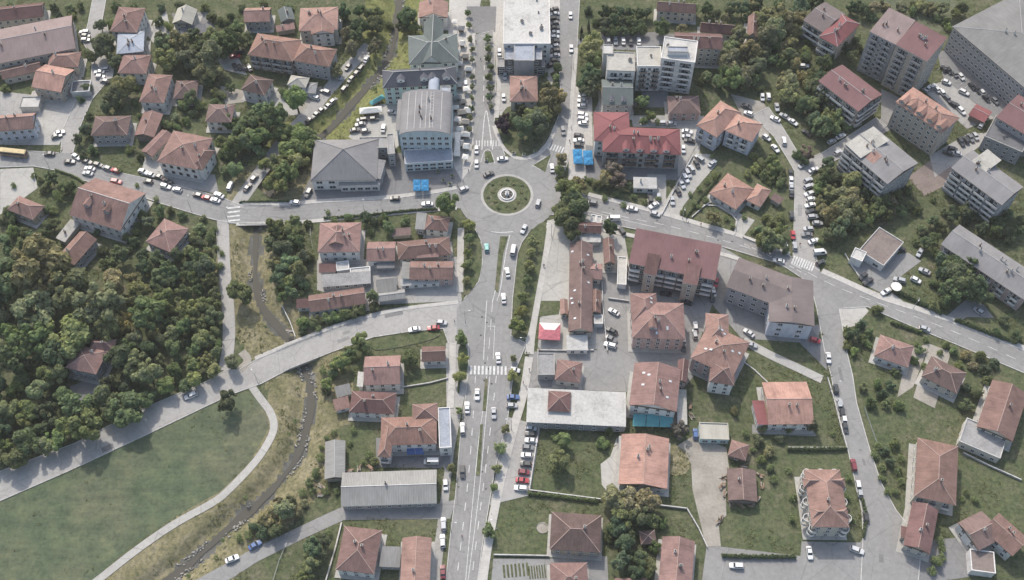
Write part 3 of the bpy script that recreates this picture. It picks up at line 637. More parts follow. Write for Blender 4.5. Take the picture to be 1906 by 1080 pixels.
def wing(root, q, h, kind='hip', rise=2.6, roof='tile', wall='w_white', st=None, win=1, bal=None, axis=None, over=0.5, chim=1, sky=0, cap=True, frame='frame_white', door=False, base=0.0, trim=None, winw=1.15, gap=3.1, zb=-0.3, cols=None, cen=None, inset=None):
    c, u, v, a, b_ = fit(q, h); rc = root.location
    if axis == 'b': u, v, a, b_ = v, -u, b_, a
    elif axis is None and b_ > a*1.06: u, v, a, b_ = v, -u, b_, a
    o = c - Vector((rc.x, rc.y, 0)); Zu = Vector((0,0,1))
    def W(x, y, z): return o + u*x + v*y + Zu*z
    ov = over if kind not in ('flat', 'barrel') else 0.0
    wa, wb = a-ov, b_-ov
    m = MB(); cs = [(-wa,-wb), (wa,-wb), (wa,wb), (-wa,wb)]
    top = h - (0.0 if kind in ('flat',) else 0.05)
    for i in range(4):
        p, r = cs[i], cs[(i+1)%4]
        quad = [W(*p, zb), W(*r, zb), W(*r, top), W(*p, top)]
        if kind == 'gable' and i in (1, 3): quad = [W(*p, zb), W(*r, zb), W(*r, top), W((p[0]+r[0])/2, 0, h+rise*(wb/b_)-0.03), W(*p, top)]
        if kind == 'barrel' and i in (1, 3):
            arc = [W(p[0], wb*math.cos(t)*(1 if i == 1 else -1), h+rise*math.sin(t)) for t in [math.pi*k/12 for k in range(13)]]
            quad = [W(*p, zb), W(*r, zb)] + arc
        if kind == 'mono' and i in (1, 3):
            hi = lambda y: h + rise*(y+b_)/(2*b_) - .05
            quad = [W(*p, zb), W(*r, zb), W(r[0], r[1], hi(r[1])), W(p[0], p[1], hi(p[1]))]
        if kind == 'mono' and i == 2: quad = [W(*p, zb), W(*r, zb), W(*r, h+rise-.05), W(*p, h+rise-.05)]
        m.poly(quad, wall)
    m.build('wall', root)
    # roof
    m = MB(); th = 0.22; capm = trim or ('ridge' if roof.startswith('tile') else 'ridge_grey')
    A, B, C, D = [(-a,-b_), (a,-b_), (a,b_), (-a,b_)]; ridge = []
    if kind in ('hip', 'gable', 'pyr'):
        i = 0 if kind == 'gable' else (inset if inset else (min(a, b_*1.0) if kind == 'hip' else a))
        r1, r2 = (-(a-i), 0), (a-i, 0); hz = h+rise
        E1, E2 = W(*r1, hz), W(*r2, hz)
        if a-i < 0.3:
            E1 = E2 = W(0, 0, hz)
            for p, r in ((A,B),(B,C),(C,D),(D,A)): m.poly([W(*p,h), W(*r,h), E1], roof)
        else:
            m.poly([W(*A,h), W(*B,h), E2, E1], roof); m.poly([W(*C,h), W(*D,h), E1, E2], roof)
            if kind == 'hip': m.poly([W(*B,h), W(*C,h), E2], roof); m.poly([W(*D,h), W(*A,h), E1], roof)
            ridge.append((E1, E2))
        if kind != 'gable': ridge += [(W(*A,h), E1), (W(*D,h), E1), (W(*B,h), E2), (W(*C,h), E2)]
        dz = Zu*th
        loop = [W(*A,h), W(*B,h)] + ([E2] if kind == 'gable' else []) + [W(*C,h), W(*D,h)] + ([E1] if kind == 'gable' else [])
        for k in range(len(loop)):
            p, r = loop[k], loop[(k+1)%len(loop)]; m.poly([p-dz, r-dz, r, p], 'frame_white' if kind == 'gable' and trim == 'white' else 'wood')
        m.poly([W(*D,h-th), W(*C,h-th), W(*B,h-th), W(*A,h-th)], 'wood')
    elif kind == 'flat':
        m.poly([W(*A,h-.02), W(*B,h-.02), W(*C,h-.02), W(*D,h-.02)], roof)
        pt = trim or 'concrete'
        for x0, x1, y0, y1 in ((-a-.08, a+.08, -b_-.08, -b_+.22), (-a-.08, a+.08, b_-.22, b_+.08), (-a-.08, -a+.22, -b_+.22, b_-.22), (a-.22, a+.08, -b_+.22, b_-.22)):
            m.box(W((x0+x1)/2, (y0+y1)/2, h+.14), (x1-x0, y1-y0, .42), pt, u)
    elif kind == 'mono':
        h2 = h+rise; dz = Zu*th
        loop = [W(*A,h), W(*B,h), W(*C,h2), W(*D,h2)]; m.poly(loop, roof)
        for k in range(4): m.poly([loop[k]-dz, loop[(k+1)%4]-dz, loop[(k+1)%4], loop[k]], 'kerb')
        m.poly([p-dz for p in loop[::-1]], 'wood')
    elif kind == 'barrel':
        n = 20; L0 = 0
        ps = [(b_*1.02*math.cos(math.pi*(n-k)/n), h+.05+rise*math.sin(math.pi*k/n)) for k in range(n+1)]
        for k in range(n):
            (y0, z0), (y1, z1) = ps[k], ps[k+1]; L1 = L0+math.hypot(y1-y0, z1-z0)
            m.poly([W(-a-.4,y0,z0), W(a+.4,y0,z0), W(a+.4,y1,z1), W(-a-.4,y1,z1)], roof, [(-a,L0), (a,L0), (a,L1), (-a,L1)]); L0 = L1
            for x in (-a-.4, a+.4): m.poly([W(x,y0,z0-.35), W(x,y1,z1-.35), W(x,y1,z1), W(x,y0,z0)], 'ridge_grey')
    ro = m.build('roof', root)
    if kind == 'barrel' and b_ > 6:
        for ty in (-.62, -.30, -.18, -.02, .18, .42, .7):
            yy = b_*ty; zz = h+.12+rise*math.sqrt(1-ty*ty); m = MB(); m.box(W(0, yy, zz), (2*a*.92, .22, .12), 'kerb', u); m.build('roof_rib', ro)
        for k in range(12):
            m = MB(); m.box(W(-a*.85+k*a*.155, -b_*.24, h+.13+rise*.97), (.16, b_*.13, .1), 'kerb', u); m.build('roof_rung', ro)
    if cap and ridge:
        m = MB()
        for p, r in ridge: m.bar(p+Zu*.02, r+Zu*.02, 0.13, capm, 4)
        m.build('ridge_cap', ro)
    if kind == 'gable' and rise > 0.8:
        for k in range(1): pass
    rr = random.Random(int(c.x*31+c.y*17))
    # chimneys and skylights sit on the slopes
    def roofz(x, y):
        if kind == 'mono': return h + rise*(y+b_)/(2*b_)
        if kind == 'flat': return h
        if kind == 'barrel': return h + rise*math.sqrt(max(0, 1-(y/b_)**2))
        t = 1-abs(y)/b_
        if kind != 'gable': t = min(t, (a-abs(x))/max(0.1, min(a, b_)))
        return h + rise*max(0, t)
    if kind in ('hip', 'gable', 'pyr', 'mono', 'barrel'):
        for k in range(chim):
            x, y = rr.uniform(-.55,.55)*a, rr.choice((-1, 1))*rr.uniform(.08,.3)*b_
            put('chimney', chim_mesh(rr.choice((0, 1, 0))), ro, W(x, y, roofz(x, y)+.55), math.atan2(u.y, u.x))
        sl_ = math.atan2(rise, b_)
        for k in range((sky+1)//2):
            s = rr.choice((-1, 1)); x, y = rr.uniform(-.8,.8)*(a-(b_*.5 if kind == 'hip' else 0)), s*rr.uniform(.25,.8)*b_
            rm = Matrix.Rotation(math.atan2(u.y, u.x), 4, 'Z') @ Matrix.Rotation(-s*sl_, 4, 'X')
            put('skylight', skylight_mesh(), ro, W(x, y, h+rise*(1-abs(y)/b_)+.02), rot=rm.to_quaternion())
    BOX.append((root, c, u.copy(), v.copy(), wa, wb, h+ (rise*.3 if kind != 'flat' else 0)))
    return dict(root=root, c=c, u=u, v=v, a=wa, b=wb, h=h, W=W, win=win, st=st if st else max(1, round((h-0.4)/3.0)), frame=frame, door=door, winw=winw, gap=gap, bal=bal, wall=wall, o=o, roof=ro, ro_a=a, ro_b=b_, rise=rise, kind=kind, base=base, cols=cols)
WINGS = []
NWIN = [0]
def inside_other(p, z, me_):
    for (root, c, u, v, a, b_, h) in BOX:
        if root is me_['root'] and (c-me_['c']).length < 0.01: continue
        d = p-c
        if abs(d.dot(u)) < a+.05 and abs(d.dot(v)) < b_+.05 and z < h: return True
    return False
def facades(w_):
    u, v, a, b_ = w_['u'], w_['v'], w_['a'], w_['b']
    for n, half, off in ((-v, a, b_), (u, b_, a), (v, a, b_), (-u, b_, a)):
        mid = w_['c'] + n*off
        if n.dot(CAMV-mid) > 30: yield n, Vector((-n.y, n.x, 0)), half, mid
def add_windows(w_):
    if not w_['win']: return
    rc = w_['root'].location; first = True
    for n, t, half, mid in facades(w_):
        cols = max(1, int((2*half-0.8)/w_['gap'])); rows = w_['st']; fh = (w_['h']-w_['base']-0.35)/rows
        rz = math.atan2(n.y, n.x)+math.pi/2; dcol = cols//2
        facing = n.dot((CAMV-mid).normalized())
        bal = w_['bal'] if (w_['bal'] and facing > 0.30) else None
        for k in range(cols):
            s = (k-(cols-1)/2)*(2*half-0.6)/cols
            p = mid + t*s
            for r_ in range(rows):
                zc = w_['base'] + fh*r_ + min(fh*0.58, 1.75)
                if inside_other(p+n*0.3, zc, w_): continue
                if r_ == 0 and w_['door'] and first and k == dcol:
                    put('door', door_mesh(), w_['root'], Vector((p.x, p.y, 0))-Vector((rc.x, rc.y, 0))+n*.02+Vector((0,0,.05)), rz); continue
                put('window', win_mesh(w_['winw'], min(1.4, fh*.5), w_['frame']), w_['root'], Vector((p.x, p.y, 0))-Vector((rc.x, rc.y, 0))+n*.02+Vector((0,0,zc)), rz); NWIN[0] += 1
        if bal:
            add_balconies(w_, n, t, half, mid, fh, rows, bal)
        first = False
def add_balconies(w_, n, t, half, mid, fh, rows, bal):
    """bal = (columns, share of the facade width, depth, parapet material, slab material)"""
    nc, share, dep, pm, sm = bal; rc = w_['root'].location; rz = math.atan2(n.y, n.x)+math.pi/2; ln = 2*half*share/nc
    def f():
        m = MB(); m.box((0,-dep/2,-.08), (ln,dep,.16), sm)
        m.box((0,-dep+.05,.5), (ln,.1,1.0), pm); m.box((-ln/2+.05,-dep/2-.03,.5), (.1,dep-.14,1.0), pm); m.box((ln/2-.05,-dep/2-.03,.5), (.1,dep-.14,1.0), pm)
        m.box((0,-.03,1.15), (ln*.62,.05,2.1), 'glass'); m.box((ln*.02,-.05,1.15), (.09,.07,2.1), 'frame_white')
        return m.mesh('balcony')
    me_ = proto(('bal', round(ln, 1), dep, pm, sm), f)
    for k in range(nc):
        s = (k-(nc-1)/2)*2*half/nc; p = mid+t*s
        for r_ in range(1, rows):
            z = w_['base']+fh*r_
            if inside_other(p+n*0.6, z+.6, w_): continue
            put('balcony', me_, w_['root'], Vector((p.x, p.y, 0))-Vector((rc.x, rc.y, 0))+n*.04+Vector((0,0,z)), rz)
def dormers(w_, xs, y=-0.5, wd=1.9, ht=1.7, roof='metal_slate', wall='w_white', side=-1):
    """gabled dormers on the front (-v) slope at fractions xs of the length"""
    W, a, b_, h, rise = w_['W'], w_['ro_a'], w_['ro_b'], w_['h'], w_['rise']
    for f in xs:
        x = f*a; yy = y*b_; z0 = h+rise*(1-abs(yy)/b_); yb = yy*(0.0); m = MB()
        zt = z0+ht*.62; za = z0+ht
        yb = -b_*max(0, 1-(zt-h)/rise) if side < 0 else b_*max(0, 1-(zt-h)/rise); yc = -b_*max(0, 1-(za-h)/rise) if side < 0 else b_*max(0, 1-(za-h)/rise)
        l, r_ = x-wd/2, x+wd/2
        m.poly([W(l,yy,z0-.1), W(r_,yy,z0-.1), W(r_,yy,zt), W(x,yy,za-.05), W(l,yy,zt)], wall)
        m.poly([W(l,yy,z0-.1), W(l,yy,zt), W(l,yb,zt)], wall); m.poly([W(r_,yy,z0-.1), W(r_,yb,zt), W(r_,yy,zt)], wall)
        e = .25; m.poly([W(l-e,yy*1.06,zt-.1), W(x,yy*1.06,za+.02), W(x,yc,za+.02), W(l-e,yb,zt-.1)], roof); m.poly([W(x,yy*1.06,za+.02), W(r_+e,yy*1.06,zt-.1), W(r_+e,yb,zt-.1), W(x,yc,za+.02)], roof)
        d = m.build('dormer', w_['roof'])
        n = w_['v']*side; put('dormer_window', win_mesh(.9, .9, 'frame_white'), d, W(x, yy, z0+.55)+n*.03, math.atan2(n.y, n.x)+math.pi/2)
def building(name, label, cat, wings, short=None, group=None):
    """wings: list of (tile, [8 numbers], eave height, options)"""
    t, arr, h, _ = wings[0]; c = fit(pts(t, arr), h)[0]
    e = empty(name, (c.x, c.y, 0)); ws = []
    for t, arr, h, op in wings:
        w_ = wing(e, pts(t, arr), h, **op); ws.append(w_); WINGS.append(w_)
    tag(e, label, cat, group)
    w0 = ws[0]
    if name in ('house', 'villa', 'bungalow'):
        q = [w0['c'] + w0['u']*(i*(w0['a']+1.3)) + w0['v']*(j*(w0['b']+1.5)) for i, j in ((-1,-1),(1,-1),(1,1),(-1,1))]
        m = MB(); zz = Zc[0]+.004+.0015*random.random(); m.poly([(p.x, p.y, zz) for p in q], 'concrete'); tag(m.build('pavement'), kind='structure'); PAVED.append([(p.x, p.y) for p in q])
    s = short or label.split(',')[0]
    LAND.append((*proj((c.x, c.y, 0)), s))
    return ws
# ---------------------------------------------------------------- buildings (outline = eaves corners: front-left, front-right, back-right, back-left)
def d(**k): return k
BL = building
# upper left
BL('terrace_building', 'long terrace with pinkish lower roof slope at the upper left edge', 'building', [('A', [-150,505,595,345,500,125,-150,240], 7, d(kind='gable', rise=3.5, roof='metal_pinkgrey', wall='w_cream', chim=4))], 'long upper left terrace')
BL('house', 'dark red roofed house behind the long upper left terrace', 'house', [('A', [-100,170,340,120,310,20,-100,60], 6, d(kind='gable', roof='tile_dark', wall='w_cream'))], 'dark red top left house')
BL('house', 'house with long low red wing below the long terrace', 'house', [('A', [350,495,600,505,580,375,370,400], 5.5, d(roof='tile_orange', wall='w_cream', door=True)), ('A', [5,585,300,530,310,440,20,520], 4, d(kind='gable', roof='tile', wall='w_cream', rise=1.8))], 'long red winged house')
BL('house', 'bright orange gabled house beside the upper left lane', 'house', [('A', [235,655,490,680,515,520,330,465], 7, d(kind='gable', rise=3, roof='tile_bright', wall='w_beige', door=True))], 'bright orange gabled house')
BL('house', 'orange roofed house with bluish wall above the parked bus', 'house', [('A', [-80,985,240,945,280,840,-40,850], 7, d(kind='gable', rise=3, roof='tile_orange', wall='w_lilac', chim=2))], 'bluish walled orange house')
BL('lean_to', 'pale flat lean-to with canopy between the orange houses on the left', 'shed', [('A', [130,800,290,790,300,720,180,715], 3, d(kind='flat', roof='flat_white', wall='w_cream', win=0))])
BL('carport', 'white edged flat carport next to the bright orange gabled house', 'carport', [('A', [520,690,660,672,672,600,540,600], 3, d(kind='flat', roof='flat_dark', wall='w_white', trim='white', win=0))], 'white edged carport')
BL('house', 'tall pink roofed house with white side wall at the top left', 'house', [('A', [840,235,1045,245,1045,60,850,50], 8, d(roof='tile_pink', wall='w_white', chim=2))], 'tall pink roofed house')
BL('house', 'house with pale blue grey metal roof below the tall pink roofed house', 'house', [('A', [885,400,1110,375,1020,235,845,250], 7, d(rise=1.4, roof='metal_blue', wall='w_grey', chim=3))], 'blue grey metal roofed house')
BL('house', 'pinkish hipped house below the blue grey metal roof', 'house', [('A', [870,535,1090,555,1110,400,910,410], 6, d(roof='tile_pink', wall='w_white', door=True))], 'pinkish upper left house')
BL('house', 'hipped house with two roof dormers left of the dark walnut tree', 'house', [('A', [1040,740,1230,780,1258,540,1085,560], 6.5, d(roof='tile', wall='w_white', chim=2))], 'twin dormer house')
BL('house', 'small house with faded dark brown roof among upper left trees', 'house', [('A', [1280,740,1430,720,1490,600,1300,590], 4, d(roof='tile_brown', wall='w_grey'))], 'faded brown roofed house')
BL('house', 'grey walled hipped house beside the left lane end', 'house', [('A', [655,1000,920,1005,990,850,720,865], 6, d(roof='tile_brown', wall='w_grey', chim=2))], 'grey lane end house')
BL('barn', 'brown gabled barn between the grey walled house and big villa', 'barn', [('A', [1005,1000,1140,1020,1205,840,1050,830], 4, d(kind='gable', rise=1.6, roof='tile', wall='w_brown', win=0, axis='b'))], 'brown gabled barn')
BL('house', 'white house with brown hip roof above the big villa', 'house', [('A', [1490,905,1700,900,1750,780,1570,765], 6, d(roof='tile_brown', wall='w_white', door=True))], 'white house above the villa')
BL('villa', 'large villa with many hipped roofs on the west road', 'house', [('F', [1150,205,1480,262,1555,30,1290,-30], 7.5, d(roof='tile', wall='w_white', rise=3.5, chim=2, frame='frame_brown')), ('F', [1400,245,1490,262,1595,130,1500,95], 7, d(roof='tile', wall='w_white', rise=2)), ('F', [1060,140,1145,172,1260,0,1180,-50], 4, d(kind='gable', rise=1, roof='tile_pink', wall='w_beige', chim=0))], 'large hipped villa')
ws = BL('house', 'tall house with white gable facing right on the west road', 'house', [('F', [480,590,865,705,1105,447,735,330], 7, d(kind='gable', rise=5.5, roof='tile', wall='w_white', chim=2, trim='white', axis='a'))], 'tall white gabled house')
dormers(ws[0], (-.45, .3), -.55, 2.6, 2.2, 'tile', 'w_grey')
BL('house', 'small hipped house near the left edge below the bus', 'house', [('F', [40,560,230,620,345,545,150,450], 4.5, d(roof='tile', wall='w_beige', door=True))], 'small house below the bus')
BL('shed', 'pale flat garden shed below the tall white gabled house', 'shed', [('F', [430,775,485,805,585,650,510,630], 3, d(kind='mono', rise=.6, roof='flat_cream', wall='w_beige', win=0))])
BL('house', 'orange gabled house at the upper edge of the dense wood', 'house', [('F', [410,912,560,968,705,780,600,715], 5, d(kind='gable', rise=2.6, roof='tile_orange', wall='w_grey'))], 'orange house at the wood edge')
BL('house', 'low orange hipped house at the left end of the wood edge', 'house', [('F', [120,930,350,935,365,868,235,828], 4, d(roof='tile_orange', wall='w_beige'))], 'low orange house')
BL('house', 'brown hipped house half hidden by shrubs beside the footpath lane', 'house', [('F', [1075,795,1270,880,1385,695,1215,622], 5, d(roof='tile_pink', wall='w_beige'))], 'shrub hidden brown house')
# upper middle left
BL('house', 'beige roofed house behind dark garden at the top left', 'house', [('A', [1285,175,1430,185,1450,70,1300,60], 5, d(kind='gable', roof='metal_cream', wall='w_cream'))], 'beige roofed house')
BL('shed', 'long dark roofed shed below the beige roofed house', 'shed', [('A', [1330,270,1530,240,1520,180,1340,215], 3, d(kind='mono', rise=.6, roof='flat_dark', wall='w_grey', win=0, chim=0))], 'long dark shed')
BL('house', 'small orange roofed house at the top near the green lawn', 'house', [('B', [215,170,405,155,420,60,225,55], 6, d(kind='gable', roof='tile_orange', wall='w_grey', chim=1))], 'small orange top house')
BL('shed', 'narrow pink roofed shed between two upper orange houses', 'shed', [('B', [440,240,600,212,580,178,465,195], 3, d(kind='mono', rise=.7, roof='tile_pink', wall='w_beige', win=0))])
BL('shed', 'dark green roofed shed at the top edge', 'shed', [('B', [500,170,600,140,560,60,450,75], 4, d(kind='gable', rise=1.5, roof='metal_green', wall='w_grey', win=0))])
BL('house', 'big orange hipped house at the top beside the river trees', 'house', [('B', [600,238,890,215,930,55,650,55], 8, d(roof='tile_orange', wall='w_cream', chim=4)), ('B', [700,260,880,245,880,190,720,195], 8, d(kind='gable', rise=2, axis='b', roof='tile_orange', wall='w_white', chim=0))], 'big orange house by river trees')
BL('apartment_building', 'long three storey building with two orange hipped roofs', 'building', [('B', [225,402,580,460,640,292,330,250], 9, d(roof='tile_bright', wall='w_brown', rise=4, chim=3, bal=(4, .8, 1.1, 'w_grey', 'concrete'))), ('B', [590,447,840,500,910,362,620,320], 9, d(roof='tile_bright', wall='w_grey', rise=3.5, chim=2))], 'twin orange hipped building')
BL('house', 'square house with brown pyramid roof below the twin orange building', 'house', [('B', [190,662,360,705,440,595,262,550], 6, d(kind='pyr', roof='tile_brown', wall='w_white', rise=3, door=True))], 'brown pyramid roofed house')
BL('house', 'small house with cream pyramid roof beside the river street', 'house', [('B', [515,625,660,652,712,575,580,560], 5, d(kind='pyr', rise=2, roof='metal_cream', wall='w_white', chim=0)), ('B', [665,690,745,690,760,615,690,605], 3, d(kind='pyr', rise=1.2, roof='flat_grey', wall='w_white', chim=0, win=0))], 'cream pyramid roofed house')
BL('commercial_building', 'green grey cross gabled building by the market street', 'building', [('B', [1425,470,1800,465,1795,240,1435,272], 10, d(roof='metal_green', wall='w_white', rise=4, chim=1, trim='kerb')), ('B', [1535,470,1685,470,1685,160,1540,160], 10, d(kind='gable', axis='b', roof='metal_green', wall='w_white', rise=4.3, chim=0, trim='kerb', win=0))], 'green cross gabled building')
BL('house', 'orange roofed white house at the top by the market street', 'house', [('B', [1505,132,1725,132,1720,15,1510,15], 7, d(kind='gable', axis='b', roof='tile_orange', wall='w_white'))], 'orange roofed market house')
ws = BL('commercial_building', 'long slate roofed building with white dormers and pale teal walls', 'building', [('B', [1232,657,1785,617,1790,495,1245,515], 11, d(roof='metal_slate', wall='w_teal', rise=4, chim=1, trim='kerb', winw=1.6))], 'slate roofed building')
dormers(ws[0], (-.5, .12, .34, .72), -.7, 3.0, 2.3, 'metal_slate', 'w_white')
ws = BL('shopping_centre', 'pale blue shopping centre with grey vaulted roof', 'shopping centre', [('B', [1375,1000,1748,1000,1748,705,1375,705], 13.5, d(kind='barrel', axis='b', rise=3.2, roof='metal_grey', wall='w_blue', cap=False, chim=5, st=4, gap=2.6, winw=1.5)),
   ('B', [1340,960,1400,960,1400,730,1345,730], 11, d(kind='mono', axis='b', rise=-.6, roof='metal_grey', wall='w_blue', win=0, chim=0)), ('G', [1400,230,1755,190,1755,105,1405,110], 5, d(kind='flat', roof='flat_blue', wall='w_blue', trim='white', winw=2.2, gap=2.9)), ('B', [1575,705,1660,705,1655,600,1580,600], 12, d(kind='barrel', axis='b', rise=2, roof='metal_blue', wall='w_blue', win=0, chim=0)), ('B', [1668,705,1740,705,1740,640,1668,640], 13, d(kind='flat', roof='flat_blue', wall='w_blue', win=0))], 'blue shopping centre')
BL('market_hall', 'grey pyramid roofed market hall facing the west road', 'market hall', [('p', [575,340,712,332,695,262,588,258], 6.5, d(kind='pyr', rise=6.5, roof='metal_grey', wall='w_white', chim=0, trim='flat_dark', gap=4.5, winw=2.4)), ('p', [684,330,711,334,716,298,686,295], 6, d(kind='mono', rise=.6, roof='metal_grey', wall='w_grey', chim=0)), ('p', [630,347,707,343,709,326,632,326], 4.6, d(kind='mono', rise=1.2, roof='metal_grey', wall='w_white', chim=0, gap=2.6, winw=2.0)), ('p', [668,276,722,276,722,255,668,257], 6.5, d(kind='flat', roof='flat_grey', wall='w_grey')), ('p', [720,288,734,286,733,250,722,250], 8, d(kind='flat', roof='flat_grey', wall='w_grey'))], 'grey market hall')
# upper middle
ws = BL('department_store', 'white flat roofed store between the two northern streets', 'store', [('C', [560,325,875,325,895,-120,535,-120], 12, d(kind='flat', roof='flat_white', wall='w_white', trim='white', gap=3.5)), ('C', [545,440,830,445,825,322,560,325], 9.5, d(kind='flat', roof='flat_blue', wall='w_dark')), ('C', [500,495,850,500,850,430,500,435], 5, d(kind='flat', roof='flat_grey', wall='w_dark', winw=2.4)), ('C', [625,450,775,450,770,325,620,322], 11.5, d(kind='flat', roof='flat_blue', wall='w_grey', win=0))], 'white flat roofed store')
BL('house', 'orange hipped house in front of the white flat store', 'house', [('C', [590,752,798,752,795,560,592,562], 6.5, d(axis='b', roof='tile_orange', wall='w_cream', rise=3, chim=4))], 'orange house before the store')
ws = BL('apartment_building', 'white stepped apartment block with three flat roofs', 'apartment block', [('D', [315,522,522,530,525,390,320,385], 13, d(kind='flat', roof='flat_cream', wall='w_white', bal=(2, .7, 1.2, 'w_white', 'concrete'))), ('D', [552,492,718,492,722,350,527,345], 15, d(kind='flat', roof='flat_cream', wall='w_white', bal=(2, .6, 1.2, 'w_brown', 'concrete'), trim='white')), ('D', [730,445,975,455,980,318,730,262], 19, d(kind='flat', roof='flat_white', wall='w_white', bal=(2, .7, 1.3, 'w_white', 'concrete'), trim='white')), ('D', [285,400,360,400,362,335,292,332], 13.5, d(kind='flat', roof='flat_white', wall='w_white', win=0)), ('D', [760,385,915,385,920,350,770,345], 21, d(kind='flat', roof='flat_blue', wall='w_white', win=0))], 'white stepped apartment block')
ws = BL('house', 'green grey mansard house with two white dormers', 'house', [('D', [272,775,508,782,505,590,285,590], 8, d(kind='gable', axis='a', rise=3, roof='metal_green', wall='w_grey', chim=2))], 'green mansard house')
dormers(ws[0], (-.4, .35), -.8, 1.7, 1.3, 'metal_slate', 'w_white')
BL('house', 'three storey house with red brown roof behind the white apartments', 'house', [('D', [815,352,1165,364,1168,255,815,238], 11, d(kind='gable', roof='tile_dark', wall='w_beige', chim=3))], 'red brown house behind apartments')
BL('house', 'low house with brown hip roof above the orange apartments', 'house', [('D', [762,838,1005,842,1000,707,772,710], 5, d(roof='tile_brown', wall='w_pink', chim=2, door=True))], 'low brown hipped house')
BL('apartment_building', 'white apartments with salmon hipped roofs above the bungalow', 'apartment block', [('p', [1299,240,1338,254,1376,212,1338,181], 9.5, d(roof='tile_bright', wall='w_lilac', rise=3, bal=(2, .5, 1.2, 'w_white', 'concrete'))), ('p', [1345,243,1397,262,1423,234,1372,210], 9.5, d(roof='tile_bright', wall='w_lilac', rise=3, bal=(2, .5, 1.2, 'w_white', 'concrete')))], 'salmon roofed apartments')
BL('house', 'row house with pinkish roof at the top behind dark trees', 'house', [('D', [680,80,970,100,975,30,690,8], 6, d(kind='gable', roof='tile', wall='w_cream', chim=3))], 'pinkish row house')
BL('house', 'long low brown roofed house among the top right trees', 'house', [('D', [1000,235,1255,258,1260,185,1010,165], 4, d(kind='gable', roof='tile_dark', wall='w_cream', chim=3))], 'long low brown house')
BL('house', 'narrow brown gabled house half hidden by olive trees', 'house', [('D', [1350,275,1425,282,1435,130,1360,120], 5, d(kind='gable', roof='tile', wall='w_cream'))], 'narrow brown gabled house')
ws = BL('hotel', 'long hotel with bright red metal roof and dark balconies', 'hotel', [('p', [1118,282,1267,289,1266,240,1125,236], 10, d(roof='metal_red', wall='w_grey', rise=3, chim=8, frame='frame_brown', bal=(4, .55, 1.6, 'frame_brown', 'concrete'), trim='metal_red')), ('p', [1104,262,1170,264,1174,209,1106,209], 10, d(axis='b', roof='metal_red', wall='w_white', rise=2.6, chim=2, trim='metal_red'))], 'red roofed hotel')
dormers(ws[0], (-.4, -.05, .3, .62), -.9, 2.6, 2.0, 'metal_red', 'w_white')
BL('kiosk', 'white ribbed flat kiosk on the grass below the hotel', 'kiosk', [('I', [508,478,687,482,682,405,515,400], 3.2, d(kind='mono', rise=.5, roof='flat_white', wall='w_white', over=.2, winw=2, gap=3.4))], 'white ribbed kiosk')
BL('bungalow', 'orange tiled bungalow with hipped wings in a green garden', 'bungalow', [('I', [1080,520,1258,632,1420,490,1200,362], 3.6, d(roof='tile_bright', wall='w_white', rise=2.6, chim=2)), ('I', [1350,570,1440,614,1545,500,1420,440], 3.4, d(roof='tile_bright', wall='w_white', rise=2, frame='frame_brown', chim=0)), ('I', [1525,560,1600,600,1615,560,1550,510], 2.8, d(kind='mono', rise=.6, roof='tile_brown', wall='w_beige', win=0, chim=0))], 'orange bungalow')
# right-hand blocks
ws = BL('apartment_building', 'four storey block with red metal roof and white wavy balconies', 'apartment block', [('p', [1167,490,1332,521,1342,461,1187,429], 12.5, d(kind='mono', axis='a', rise=1.6, roof='metal_maroon', wall='w_brown', over=.3, chim=4, bal=(7, .86, 1.5, 'w_white', 'w_white'), st=4)), ('p', [1199,509,1224,514,1227,478,1204,473], 12.9, d(kind='mono', axis='a', rise=1.0, roof='tile_dark', wall='w_beige', over=.2, chim=0, win=1)), ('p', [1270,526,1296,531,1307,498,1277,492], 12.9, d(kind='mono', axis='a', rise=1.0, roof='tile_dark', wall='w_beige', over=.2, chim=0, win=1))], 'red block with white balconies')
BL('warehouse', 'wide grey walled hall with brown L shaped roof', 'hall', [('p', [1350,533,1438,567,1507,528,1377,480], 10.5, d(kind='gable', axis='a', rise=1.6, roof='metal_brown', wall='w_grey', chim=3, cap=False, winw=1.6, gap=4)), ('p', [1440,606,1524,602,1506,528,1422,508], 10.5, d(kind='gable', axis='b', rise=1.4, roof='metal_brown', wall='w_lilac', chim=3, cap=False, winw=1.6, gap=5))], 'grey walled brown hall')
ws = BL('house', 'three storey pink house with complex red hipped roof', 'house', [('p', [1177,631,1275,631,1273,566,1175,560], 8.5, d(roof='tile_pink', wall='w_pink', rise=4, chim=2, sky=7, st=3)), ('p', [1176,600,1224,600,1223,546,1173,546], 8.5, d(axis='b', roof='tile_pink', wall='w_pink', rise=3.4, chim=0, sky=3))], 'pink three storey house')
dormers(ws[0], (-.25,), -.6, 2.6, 2.2, 'tile', 'w_pink')
ws = BL('house', 'tall salmon roofed house with dormers between two courtyards', 'house', [('p', [1296,680,1376,700,1384,640,1308,590], 9, d(axis='b', roof='tile_orange', wall='w_pink', rise=3.5, chim=2, sky=8, st=3)), ('p', [1312,640,1355,640,1358,588,1314,581], 9, d(axis='b', roof='tile_orange', wall='w_pink', rise=3, chim=1, sky=3)), ('p', [1317,712,1364,716,1372,682,1325,672], 8.5, d(axis='b', roof='tile_pink', wall='w_white', rise=3, chim=0, st=3))], 'tall salmon roofed house')
